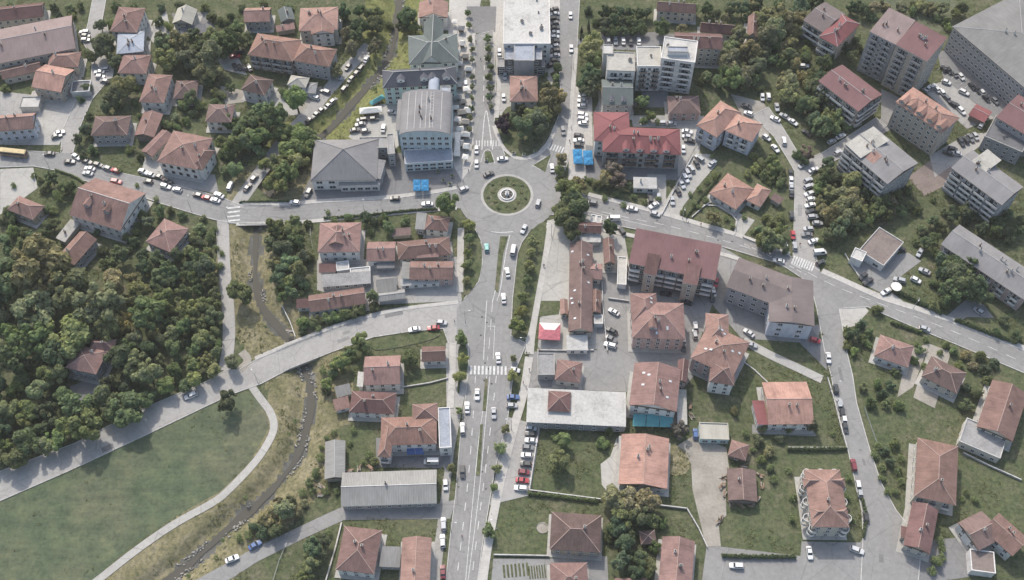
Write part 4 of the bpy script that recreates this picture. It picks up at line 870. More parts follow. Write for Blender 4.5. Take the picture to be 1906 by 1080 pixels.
BL('house', 'long pink roofed house with teal awnings along its front', 'house', [('p', [1174,757,1261,765,1266,690,1178,672], 8.5, d(kind='gable', axis='b', roof='tile_pink', wall='w_white', rise=3, chim=2, sky=9)), ('p', [1258,712,1280,712,1281,674,1262,668], 7, d(kind='gable', axis='b', rise=1.6, roof='tile_dark', wall='w_pink', chim=0)), ('p', [1258,790,1280,790,1277,726,1262,724], 3.2, d(kind='mono', rise=.4, roof='flat_cream', wall='w_white', win=0, chim=0))], 'pink house with teal awnings')
BL('house', 'bright orange red house with cream side wing on a lawn', 'house', [('p', [1430,790,1508,790,1508,710,1418,712], 6, d(kind='gable', axis='a', roof='tile_bright', wall='w_white', rise=3, chim=2, door=True)), ('p', [1403,792,1428,792,1426,744,1405,748], 4, d(kind='mono', rise=.8, roof='metal_red', wall='w_white', chim=0))], 'orange red house on a lawn')
ws = BL('apartment_building', 'grey apartment block with stepped roof and an orange roof patch', 'apartment block', [('p', [1574,270,1606,297,1650,262,1624,236], 15.0, d(kind='mono', axis='a', rise=1.0, roof='flat_cream', wall='w_grey', chim=2, win=0, over=.3)), ('p', [1571,273,1655,347,1706,300,1625,235], 14, d(kind='gable', axis='a', rise=1.6, roof='metal_grey', wall='w_grey', chim=4, bal=(4, .9, 1.3, 'w_white', 'concrete'), st=5)), ('p', [1606,290,1626,306,1640,293,1621,278], 14.5, d(kind='mono', axis='a', rise=1.0, roof='tile_orange', wall='w_grey', chim=0, win=0))], 'grey block with orange patch')
ws = BL('apartment_building', 'grey stepped apartment block behind the long pink building', 'apartment block', [('p', [1773,308,1860,386,1910,345,1808,284], 14, d(kind='gable', axis='a', rise=1.8, roof='metal_grey', wall='w_grey', chim=4, bal=(4, .9, 1.3, 'w_white', 'concrete'), st=5)), ('p', [1810,300,1835,322,1862,300,1835,280], 15.6, d(kind='mono', axis='a', rise=1.0, roof='flat_cream', wall='w_grey', chim=0, win=0))], 'grey stepped right block')
BL('garage_building', 'low white walled garage with flat brown roof beside the east road', 'garage', [('p', [1592,466,1650,495,1676,452,1643,424], 4, d(kind='flat', roof='flat_brown', wall='w_white', trim='kerb', winw=2.2, gap=3.6)), ('p', [1583,478,1605,488,1612,470,1592,462], 4.3, d(kind='flat', roof='flat_white', wall='w_white', trim='white', win=0))], 'low white garage')
ws = BL('apartment_building', 'long pinkish building with pale grey roof near the right edge', 'building', [('p', [1750,452,1905,560,1945,520,1787,421], 8.5, d(kind='gable', axis='a', rise=2.4, roof='metal_grey', wall='w_pink', chim=7, bal=(6, .5, 1.2, 'w_white', 'concrete'), st=3))], 'long pinkish building')
ws = BL('apartment_building', 'stepped house with red and grey roofs at the top right', 'apartment block', [('p', [1520,70,1556,82,1604,50,1570,24], 10.5, d(roof='metal_red', wall='w_beige', rise=2.2, chim=3, bal=(1, .95, 1.4, 'w_white', 'concrete'))), ('p', [1490,38,1532,58,1575,30,1540,3], 10, d(kind='gable', axis='a', roof='metal_brown', wall='w_beige', rise=1.8, chim=2, bal=(1, .95, 1.4, 'w_white', 'concrete')))], 'stepped red and grey block')
ws = BL('apartment_building', 'tallest apartment tower with grey and red roof halves', 'apartment tower', [('p', [1614,56,1664,82,1706,45,1658,22], 23, d(kind='mono', axis='a', rise=1.6, roof='metal_pinkgrey', wall='w_grey', chim=3, bal=(2, .55, 1.3, 'w_grey', 'concrete'), st=8, over=.2)), ('p', [1664,84,1722,110,1764,80,1706,44], 24, d(kind='mono', axis='a', rise=1.6, roof='metal_maroon', wall='w_beige', chim=5, bal=(2, .6, 1.3, 'w_grey', 'concrete'), st=8, over=.2))], 'tallest apartment tower')
ws = BL('apartment_building', 'dark red roofed block with white balconies below the tower', 'apartment block', [('p', [1524,150,1597,209,1643,175,1567,121], 12, d(kind='gable', axis='a', rise=1.6, roof='metal_maroon', wall='w_beige', chim=5, bal=(3, .9, 1.3, 'w_white', 'concrete'), st=4))], 'dark red block below the tower')
ws = BL('apartment_building', 'tall block with bright orange roof and many gablets', 'apartment block', [('p', [1663,188,1750,246,1790,222,1703,164], 15, d(roof='tile_bright', wall='w_beige', rise=2.4, chim=2, st=5, gap=2.8))], 'tall orange roofed block')
dormers(ws[0], (-.8, -.45, -.05, .4, .8), -.85, 3.0, 2.0, 'tile_bright', 'w_beige')
BL('school_building', 'large grey school with rows of windows at the right edge', 'school', [('p', [1774,66,1935,172,2010,90,1894,-30], 14, d(kind='hip', axis='a', rise=2.5, roof='corrugated_dark', wall='w_grey', chim=4, gap=2.2, st=4))], 'large grey school')
BL('garage_building', 'small red roofed garage in the upper right car park', 'garage', [('p', [1799,213,1829,226,1850,211,1821,194], 3.2, d(kind='gable', axis='a', rise=1.2, roof='metal_red', wall='w_brown', win=0, chim=0))], 'small red garage')
BL('apartment_building', 'dark red roofed block cut by the right edge', 'apartment block', [('p', [1852,216,1925,262,1965,215,1898,178], 12, d(kind='gable', axis='a', rise=1.8, roof='metal_maroon', wall='w_grey', chim=2))], 'dark red block at the right edge')
BL('garage_building', 'grey flat roofed building with solar panels near the right edge', 'building', [('p', [1830,248,1890,284,1935,245,1856,222], 8, d(kind='flat', roof='flat_dark', wall='w_grey'))], 'grey flat building near the right edge')
BL('house', 'pinkish hipped house just below the east road', 'house', [('O', [800,642,1040,735,1102,572,840,490], 4, d(roof='tile_pink', wall='w_white', rise=2.6, door=True))], 'pinkish house below the east road')
BL('house', 'dark brown hipped house right of the pinkish one', 'house', [('O', [1140,785,1392,925,1497,772,1230,655], 5, d(roof='tile_brown', wall='w_cream', rise=2.6, chim=2))], 'dark brown hipped house')
BL('house', 'brown roofed house with cream terrace at the right edge', 'house', [('p', [1815,795,1888,822,1910,735,1850,706], 6, d(kind='gable', axis='b', roof='tile', wall='w_cream', rise=2.4)), ('p', [1780,820,1858,852,1878,812,1805,780], 4, d(kind='flat', roof='flat_grey', wall='w_cream', trim='kerb'))], 'terraced house at the right edge')
ws = BL('house', 'large salmon hipped house right of the cross street', 'house', [('p', [1697,922,1771,940,1792,832,1712,816], 7, d(axis='b', roof='tile_orange', wall='w_cream', rise=3, chim=1, bal=(3, .6, 1.2, 'w_white', 'concrete')))], 'large salmon house')
BL('house', 'dark red house attached below the large salmon house', 'house', [('p', [1688,1014,1728,1034,1750,948,1692,934], 5, d(kind='gable', axis='b', roof='tile_dark', wall='w_cream', rise=2, chim=2)), ('p', [1674,1000,1692,1004,1694,982,1678,980], 3.5, d(kind='mono', rise=.5, roof='tile_dark', wall='w_cream', chim=0, win=0))], 'dark red attached house')
ws = BL('villa', 'villa with curved white balconies and salmon cross roof', 'villa', [('p', [1512,983,1576,980,1568,876,1496,872], 9, d(axis='b', roof='tile_orange', wall='w_cream', rise=3, st=3, chim=1, over=.2)), ('p', [1510,968,1580,966,1577,946,1508,946], 8.9, d(axis='a', roof='tile_orange', wall='w_cream', rise=2.2, st=3, chim=0, over=.2)), ('p', [1496,908,1574,908,1572,890,1494,890], 8.9, d(axis='a', roof='tile_orange', wall='w_cream', rise=2.2, st=3, chim=0, over=.2))], 'villa with curved balconies')
def curved_balcony(w_, x, y, ang, z, r=2.0):
    m = MB(); c = w_['W'](x, y, 0); n = 10; base = math.atan2(w_['u'].y, w_['u'].x)+ang
    pr = [Vector((math.cos(base+t)*r, math.sin(base+t)*r, 0)) for t in [-math.pi*.58+math.pi*1.16*k/n for k in range(n+1)]]
    up = lambda h_: Vector((0, 0, h_))
    m.poly([c+p+up(z) for p in pr], 'concrete'); m.poly([c+p+up(z-.16) for p in pr[::-1]], 'w_white')
    for p, q in zip(pr[:-1], pr[1:]):
        pi, qi = p*.88, q*.88
        m.poly([c+p+up(z-.16), c+q+up(z-.16), c+q+up(z+1.0), c+p+up(z+1.0)], 'white'); m.poly([c+qi+up(z), c+pi+up(z), c+pi+up(z+1.0), c+qi+up(z+1.0)], 'white'); m.poly([c+p+up(z+1.0), c+q+up(z+1.0), c+qi+up(z+1.0), c+pi+up(z+1.0)], 'white')
    m.build('balcony', w_['root'])
w0 = ws[0]; A_, B_ = w0['a'], w0['b']
for z in (3.1, 6.1):
    for x, y, an in ((A_, B_*.8, .6), (A_, 0, 0), (A_, -B_*.8, -.6), (A_*.45, B_+.4, 1.57), (-A_*.05, B_+.2, 1.57), (-A_*.62, B_+.8, 1.57), (-A_, B_*.9, 2.4), (-A_, -B_*.9, -2.4), (A_*.45, -B_-.4, -1.57), (-A_*.05, -B_-.2, -1.57), (-A_*.62, -B_-.8, -1.57)):
        curved_balcony(w0, x*.99, y*.99, an, z, 1.45)
BL('house', 'white walled house with brown roofs at the lower right corner', 'house', [('p', [1786,976,1820,1026,1866,1002,1824,948], 6, d(kind='gable', axis='b', roof='tile_brown', wall='w_white', rise=1.8)), ('p', [1832,985,1880,1035,1920,1005,1856,955], 6.4, d(kind='gable', axis='a', roof='tile', wall='w_white', rise=2, chim=2)), ('p', [1793,1062,1842,1064,1860,1032,1820,1022], 4, d(kind='flat', roof='flat_brown', wall='w_white', trim='w_white', win=0))], 'lower right white house')
# lower middle right
BL('workshop', 'wide cream flat roofed workshop with small brown pyramid roof', 'workshop', [('p', [980,786,1160,794,1170,732,982,723], 5, d(kind='mono', axis='a', rise=.5, roof='flat_white', wall='w_grey', over=.25, chim=0, cap=False, gap=4)), ('p', [1019,765,1062,767,1062,730,1021,727], 6.2, d(kind='pyr', rise=2.4, roof='tile_dark', wall='w_cream', win=0, chim=0))], 'cream workshop')
BL('house', 'salmon metal roofed house with a pebble terrace', 'house', [('p', [1148,903,1250,909,1238,818,1160,806], 5, d(kind='gable', axis='b', roof='tile_bright', wall='w_white', rise=2.2, chim=4)), ('p', [1152,855,1164,855,1164,812,1154,812], 3.2, d(kind='mono', rise=.3, roof='flat_white', wall='w_white', win=0, chim=0))], 'salmon metal roofed house')
BL('market_stall', 'cream roofed delivery pavilion with teal front on the dirt yard', 'pavilion', [('W', [303,268,518,272,512,155,305,145], 3.4, d(kind='flat', roof='metal_cream', wall='w_teal', trim='metal_cream', winw=1.8, gap=3))], 'cream delivery pavilion')
BL('hut', 'small orange brown hipped hut beside the dirt yard', 'hut', [('W', [508,402,672,422,645,318,540,256], 3, d(roof='tile', wall='w_brown', rise=1.8, chim=0))], 'small orange brown hut')
BL('shed', 'brown two tone gabled shed surrounded by stacked timber', 'shed', [('W', [508,722,722,730,725,500,512,485], 3.4, d(kind='gable', axis='b', roof='tile_brown', wall='w_brown', rise=1.4, chim=1, win=0))], 'timber ringed brown shed')
BL('house', 'brown hipped house with ribbed roof beside the big olive trees', 'house', [('V', [265,855,655,862,605,600,250,556], 5, d(roof='tile_brown', wall='w_beige', rise=3, chim=1, door=True))], 'ribbed brown house')
BL('house', 'pinkish hipped house cut by the bottom edge', 'house', [('V', [255,1190,540,1190,525,940,255,945], 5, d(roof='tile_pink', wall='w_cream', rise=2.6))], 'pinkish bottom house')
BL('house', 'long pinkish gabled house right of the bottom olive trees', 'house', [('V', [1030,1090,1290,1105,1335,800,1110,740], 5, d(kind='gable', axis='b', roof='tile_pink', wall='w_cream', rise=2.4, chim=3))], 'long pinkish bottom house')
BL('hut', 'small dark hut hidden inside the bottom trees', 'hut', [('V', [905,810,1040,800,1030,700,930,710], 3, d(kind='pyr', roof='tile_brown', wall='w_brown', rise=1.4, win=0, chim=0))], 'hidden dark hut')
BL('shed', 'pinkish roofed shed at the bottom edge under the trees', 'shed', [('p', [1140,1105,1208,1105,1200,1076,1150,1076], 3, d(kind='gable', axis='a', roof='tile_pink', wall='w_brown', rise=1.2, win=0, chim=0))], 'pinkish bottom shed')
# centre block south-east of the roundabout
ws = BL('row_house', 'long narrow red brown row house beside the avenue strip', 'house', [('p', [1050,618,1094,618,1112,456,1068,453], 5, d(kind='gable', axis='b', roof='tile_brown', wall='w_cream', rise=2.6, chim=4, sky=14)), ('p', [1097,583,1118,583,1119,542,1100,540], 4, d(kind='gable', axis='b', roof='tile_orange', wall='w_cream', rise=1.4, chim=1)), ('p', [1096,520,1120,520,1122,492,1100,490], 4.4, d(kind='gable', axis='a', roof='tile_pink', wall='w_cream', rise=1.6, chim=1)), ('p', [1041,586,1056,586,1058,558,1044,558], 3.6, d(kind='gable', axis='b', roof='tile_orange', wall='w_cream', rise=1.0, chim=0))], 'long narrow row house')
BL('house', 'slim red brown gabled house behind the row house', 'house', [('p', [1121,492,1143,492,1144,446,1125,446], 5, d(kind='gable', axis='b', roof='tile', wall='w_beige', rise=2, chim=1))], 'slim gabled house')
BL('annex', 'white flat annex at the lower end of the row house', 'annex', [('p', [1054,652,1095,652,1093,625,1055,625], 3.2, d(kind='mono', rise=.5, roof='flat_white', wall='w_white', chim=0, over=.2))], 'white flat annex')
BL('house', 'small red roofed house with white terrace near the roundabout trees', 'house', [('p', [1072,433,1120,434,1119,415,1078,413], 5, d(kind='gable', axis='a', roof='tile_dark', wall='w_white', rise=1.4, chim=1)), ('p', [1080,451,1118,451,1118,433,1080,433], 3.4, d(kind='mono', rise=.4, roof='flat_white', wall='w_white', chim=0))], 'small red house by the roundabout')
BL('annex', 'light grey flat annex beside the brown corner house', 'annex', [('p', [1000,698,1032,698,1032,658,1002,658], 4, d(kind='flat', roof='flat_grey', wall='w_grey'))], 'light grey annex')
BL('house', 'brown hipped corner house with a small terrace', 'house', [('p', [1032,710,1082,711,1082,677,1038,666], 4.5, d(roof='tile_pink', wall='w_white', rise=2.2, chim=1))], 'brown corner house')
BL('carport', 'narrow white flat canopy left of the red balcony block', 'canopy', [('p', [1149,530,1165,530,1167,480,1150,478], 3, d(kind='flat', roof='flat_white', wall='w_white', win=0, trim='white'))], 'narrow white canopy')
BL('garden_shed', 'white garden shed behind the row house', 'shed', [('p', [1105,603,1122,603,1122,587,1106,587], 2.8, d(kind='flat', roof='flat_white', wall='w_white', win=0, trim='white'))], 'white garden shed')
# left centre block
ws = BL('house', 'large pinkish hipped house with front gable left of the row', 'house', [('G', [765,868,1075,875,1078,645,772,662], 7, d(roof='tile_pink', wall='w_white', rise=3.4, chim=3)), ('G', [840,815,960,815,955,690,850,690], 8.4, d(kind='gable', axis='b', roof='tile_pink', wall='w_pink', rise=1.8, chim=0, win=0))], 'large pinkish gabled house')
BL('house', 'small red roofed house in the middle of the left row', 'house', [('G', [1120,935,1335,940,1335,790,1130,800], 4.4, d(kind='gable', axis='a', roof='tile_pink', wall='w_white', rise=2, chim=2))], 'small middle red house')
BL('house', 'long red roofed house with low terrace facing the avenue', 'house', [('G', [1350,935,1745,885,1735,762,1350,790], 5, d(roof='tile', wall='w_cream', rise=2.2, chim=3)), ('G', [1490,915,1660,905,1650,870,1490,880], 5.2, d(kind='mono', axis='a', rise=.5, roof='tile_pink', wall='w_beige', win=0, chim=0))], 'long red house facing the avenue')
BL('house', 'red hipped corner house with grey annex below the west road', 'house', [('G', [1560,705,1740,718,1722,612,1560,592], 5, d(roof='tile', wall='w_white', rise=2.2, chim=1)), ('G', [1482,700,1560,704,1562,596,1490,592], 4.6, d(kind='mono', axis='a', rise=1.2, roof='corrugated', wall='w_grey', chim=0))], 'red hipped corner house')
BL('shop', 'low red roofed shop with white awning above the junction', 'shop', [('p', [762,518,845,523,843,484,764,489], 5, d(kind='gable', axis='a', roof='tile', wall='w_pink', rise=2, chim=3)), ('p', [746,520,764,519,765,489,750,488], 4.4, d(kind='mono', rise=.6, roof='corrugated', wall='w_white', chim=0)), ('p', [745,533,820,527,818,516,745,522], 3, d(kind='mono', rise=.4, roof='flat_white', wall='w_white', chim=0))], 'low red shop')
BL('shed', 'low shed half red half white in the left courtyard', 'shed', [('p', [594,508,626,506,625,490,594,492], 3, d(kind='mono', rise=.6, roof='tile_dark', wall='w_white', chim=0, win=0)), ('p', [627,505,650,502,649,486,626,489], 3, d(kind='flat', roof='flat_white', wall='w_white', win=0, trim='white'))], 'half red half white shed')
BL('shed', 'long grey flat shed in the left courtyard', 'shed', [('p', [598,535,690,527,690,506,598,512], 3.2, d(kind='mono', rise=.4, roof='flat_grey', wall='w_grey', chim=0))], 'long grey courtyard shed')
BL('house', 'long low brown house behind the hedge of the bridge road', 'house', [('L', [705,322,1115,262,1105,135,690,202], 3.8, d(kind='gable', axis='a', roof='tile', wall='w_white', rise=2.0, chim=3)), ('L', [600,292,705,292,700,225,605,235], 3, d(kind='mono', axis='a', rise=.6, roof='tile_dark', wall='w_white', chim=0))], 'long low hedge house')
BL('shed', 'grey gabled twin shed above the bridge road junction', 'shed', [('L', [1205,245,1412,222,1400,150,1200,180], 3, d(kind='gable', axis='a', roof='corrugated', wall='w_grey', rise=1, chim=0, win=0)), ('L', [1200,180,1350,170,1340,115,1200,125], 3.4, d(kind='mono', axis='a', rise=.4, roof='corrugated_dark', wall='w_grey', chim=0, win=0))], 'grey twin shed')
BL('house', 'two storey house with pink tiled roof above the red hipped one', 'house', [('L', [1098,862,1372,855,1372,640,1110,652], 6, d(kind='gable', axis='a', roof='tile_pink', wall='w_white', rise=2.6, chim=2)), ('L', [1050,875,1100,875,1098,765,1058,765], 4, d(kind='mono', rise=.4, roof='flat_white', wall='w_white', win=0, chim=0))], 'two storey pink tiled house')
BL('house', 'small red gabled house beside the avenue pavement', 'house', [('L', [1530,685,1705,685,1703,570,1530,580], 3.8, d(kind='gable', axis='a', roof='tile', wall='w_white', rise=1.8, chim=0))], 'small red avenue house')
BL('house', 'dark red hipped house with brown side shed near the stream', 'house', [('p', [650,771,737,768,735,735,655,724], 5, d(roof='tile_dark', wall='w_white', rise=2.4, chim=2)), ('p', [622,766,651,759,649,738,622,745], 3, d(kind='mono', rise=.6, roof='tile', wall='w_white', chim=0)), ('p', [624,741,653,734,653,714,626,721], 3, d(kind='mono', rise=.6, roof='corrugated_dark', wall='w_beige', chim=0, win=0))], 'dark red stream house')
ws = BL('house', 'salmon hipped house with white roof terrace on the avenue', 'house', [('R', [1225,355,1640,345,1640,135,1228,150], 7, d(roof='tile_bright', wall='w_white', rise=2.8, chim=2)), ('R', [1218,440,1315,445,1320,200,1225,190], 6.8, d(axis='b', roof='tile_bright', wall='w_white', rise=1.8, chim=0, bal=(1, .8, 1.2, 'w_white', 'concrete'))), ('R', [1462,180,1650,170,1645,42,1455,50], 7.2, d(kind='pyr', roof='tile', wall='w_white', rise=2.4, chim=0)), ('R', [1655,372,1745,372,1740,72,1655,82], 6.6, d(kind='flat', roof='flat_blue', wall='w_white', trim='white'))], 'salmon house with roof terrace')
BL('workshop', 'long grey corrugated shed with white gable beside the avenue', 'shed', [('p', [633,943,812,937,814,874,639,880], 4.2, d(kind='gable', axis='a', roof='corrugated', wall='w_grey', rise=2.2, chim=1, trim='white'))], 'long grey corrugated shed')
BL('shed', 'narrow grey corrugated shed next to the stream bank', 'shed', [('p', [599,893,637,890,648,820,610,822], 3.6, d(kind='gable', axis='b', roof='corrugated', wall='w_beige', rise=1.3, chim=0, win=0))], 'narrow grey corrugated shed')
BL('house', 'brown hipped house with grey annex at the bottom left of the avenue', 'house', [('p', [624,1062,700,1068,708,988,642,978], 6, d(axis='b', roof='tile_pink', wall='w_white', rise=3, chim=2)), ('p', [703,1055,743,1056,749,1019,712,1017], 4, d(kind='mono', rise=.4, roof='corrugated_dark', wall='w_grey', chim=0))], 'brown bottom hipped house')
BL('house', 'orange long roofed house at the bottom beside the avenue', 'house', [('p', [742,1098,800,1098,803,1001,751,1001], 6, d(kind='gable', axis='b', roof='tile_orange', wall='w_white', rise=1.6, chim=1))], 'orange bottom house')
BL('house', 'isolated house with pinkish hipped roof inside the dense wood', 'house', [('K', [490,735,715,785,790,610,560,560], 7, d(axis='b', roof='tile_pink', wall='w_grey', rise=3, chim=1, st=2)), ('K', [690,630,840,600,860,540,640,510], 6.5, d(axis='a', roof='tile_pink', wall='w_grey', rise=2.4, chim=1))], 'isolated wood house')
BL('shed', 'small grey lean-to beside the small middle red house', 'shed', [('p', [700,500,735,498,735,489,702,490], 2.8, d(kind='mono', rise=.5, roof='corrugated_dark', wall='w_grey', chim=0, win=0))], 'small grey lean-to')
BL('shed', 'white roofed outhouse in front of the large pinkish gabled house', 'shed', [('p', [652,512,690,508,688,497,652,500], 2.8, d(kind='flat', roof='flat_white', wall='w_white', win=0, trim='white'))], 'white roofed outhouse')
BL('shed', 'rusty roofed shed between the grey twin shed and low red shop', 'shed', [('p', [700,535,742,530,740,518,700,522], 2.8, d(kind='mono', rise=.5, roof='corrugated_dark', wall='w_brown', chim=0, win=0))], 'rusty roofed shed')
BL('shed', 'brown lean-to above the large pinkish gabled house', 'shed', [('p', [728,440,765,437,765,425,730,427], 2.8, d(kind='mono', rise=.6, roof='tile_brown', wall='w_beige', chim=0, win=0))], 'brown upper lean-to')
BL('cabin', 'small white cabin by the east road, left of two', 'cabin', [('p', [1099,413,1108,414,1110,401,1101,400], 2.6, d(kind='flat', roof='flat_white', wall='w_white', win=0, trim='white'))], 'left white cabin')
BL('cabin', 'small white cabin by the east road, right of two', 'cabin', [('p', [1110,415,1119,416,1120,403,1111,402], 2.6, d(kind='flat', roof='flat_white', wall='w_white', win=0, trim='white'))], 'right white cabin')
for w_ in WINGS: add_windows(w_)
# ---------------------------------------------------------------- cars
def car_meshes(kind):
    """kind: hatch, sedan, estate, van -> (body, glass) ; x forward, origin on the ground"""
    L, W_, hood, h0, h1 = dict(hatch=(3.9,1.70,.98,.86,1.46), sedan=(4.4,1.74,.98,.86,1.42), estate=(4.5,1.76,1.0,.88,1.50), van=(5.0,1.95,1.25,1.05,2.15))[kind]
    hw = W_/2; f, r = L/2, -L/2
    cab = dict(hatch=(.95,.35,-1.35,-1.80), sedan=(.95,.25,-.95,-1.55), estate=(1.0,.4,-1.75,-2.1), van=(1.85,1.25,-2.35,-2.44))[kind]   # windscreen foot, roof front, roof rear, rear window foot
    m = MB(); p = 'car_paint'
    # lower body: rings along x (x, half width, z low, z top)
    st = [(f,hw*.72,.36,.62),(f-.12,hw*.88,.26,.74),(f-.5,hw*.98,.22,h0-.08),(cab[0],hw,.22,h0),(0,hw,.2,h0+.03),(cab[3],hw,.22,h0+.03),(r+.35,hw*.97,.24,h0+ (.0 if kind!='sedan' else -.03)),(r+.08,hw*.9,.28,h0-.12),(r,hw*.8,.38,.66)]
    rings = []
    for x, w_, z0, z1 in st: rings.append([(x,-w_*.94,z0),(x,-w_,(z0+z1)*.5),(x,-w_*.93,z1),(x,-w_*.5,z1+.03),(x,w_*.5,z1+.03),(x,w_*.93,z1),(x,w_,(z0+z1)*.5),(x,w_*.94,z0)])
    for a, b_ in zip(rings[:-1], rings[1:]):
        for k in range(8): m.poly([a[k], a[(k+1)%8], b_[(k+1)%8], b_[k]], p if k < 7 else 'dark')
    m.poly(rings[0], p); m.poly(rings[-1][::-1], p)
    # roof skin and pillars
    rw = hw*.76
    def roof(z): return [(cab[1]+.05,-rw,z),(cab[1]+.05,rw,z),(cab[2]-.05,rw,z),(cab[2]-.05,-rw,z)]
    t, u_ = roof(h1), roof(h1-.07); m.poly(t[::-1], p)
    for k in range(4): m.poly([u_[k], u_[(k+1)%4], t[(k+1)%4], t[k]], p)
    bw = hw*.90
    for s in (-1, 1):
        for (x0, x1) in ((cab[0],cab[1]),(cab[3],cab[2]),(-.12,-.12)):
            m.bar((x0,s*bw,h0), (x1,s*rw,h1-.04), .05, p, 4)
        for x in (f-.1,): m.box((x+.02, s*hw*.55, .64), (.1,.34,.14), 'headlight')
        m.box((r+.06, s*hw*.62, .70), (.1,.3,.16), 'fabric_pink'); m.box((cab[0]-.15, s*(hw+.07), h0+.08), (.12,.16,.12), p)
    if kind == 'van':
        for s in (-1, 1): m.poly([(cab[1]-1.0,s*(bw-.005),h0),(cab[3],s*(bw-.005),h0),(cab[2],s*(rw+.02),h1-.05),(cab[1]-1.0,s*(rw+.02),h1-.05)], p)
    body = m.mesh('car')
    g = MB(); lo = [(cab[0],-bw,h0),(cab[0],bw,h0),(cab[3],bw,h0),(cab[3],-bw,h0)]; hi = roof(h1-.06)
    for k in range(4): g.poly([lo[k], lo[(k+1)%4], hi[(k+1)%4], hi[k]], 'glass')
    wh = MB(); 
    wh.bar((0,-.1,0), (0,.1,0), .31, 'rubber', 12); wh.bar((0,-.11,0), (0,.11,0), .18, 'steel', 8)
    return body, g.mesh('window_glass'), wh.mesh('wheel'), (f-.75, r+.78, hw-.1)
CARM = {k: car_meshes(k) for k in ('hatch', 'sedan', 'estate', 'van')}
PAINT = dict(w=((.62,.62,.61),'white'), s=((.40,.41,.42),'silver'), g=((.17,.175,.18),'grey'), k=((.045,.047,.05),'black'), r=((.36,.04,.05),'red'), b=((.06,.12,.28),'blue'), t=((.16,.42,.40),'teal'), d=((.16,.03,.04),'dark red'))
rc_ = random.Random(11)
CARZ = MZ-0.01
def car(t, x, y, ang, c, kind=None):
    px, py = T(t, x, y); p = P(px, py, 0.6); a = R(ang); q = P(px+math.cos(a)*6, py+math.sin(a)*6, 0.6)
    d_ = q-p; rz = math.atan2(d_.y, d_.x) + (math.pi if rc_.random() < .5 else 0)
    if c == 'w' and kind is None and rc_.random() < .28: c = 's'
    kind = kind or rc_.choice(('hatch','hatch','sedan','estate','sedan'))
    body, gl, wh, (fx, rx, wy) = CARM[kind]; col, cn = PAINT[c]; j = rc_.uniform(.85,1.1)
    nm = 'van' if kind == 'van' else 'car'
    o = put(nm, body, None, (p.x, p.y, CARZ), rz); o.color = (*[min(1, v*j) for v in col], 1)
    o.scale = (1.06, 1.06, 1.06)
    put('window_glass', gl, o, (0,0,0))
    for ax in (fx, rx):
        for s in (-1, 1): put('wheel', wh, o, (ax, s*wy, .31))
    kn = dict(hatch='hatchback', sedan='saloon car', estate='estate car', van='van')[kind]
    tag(o, None, nm, 'vans' if kind == 'van' else 'cars'); THINGS.append((o, f'{cn} {kn}', (px, py)))
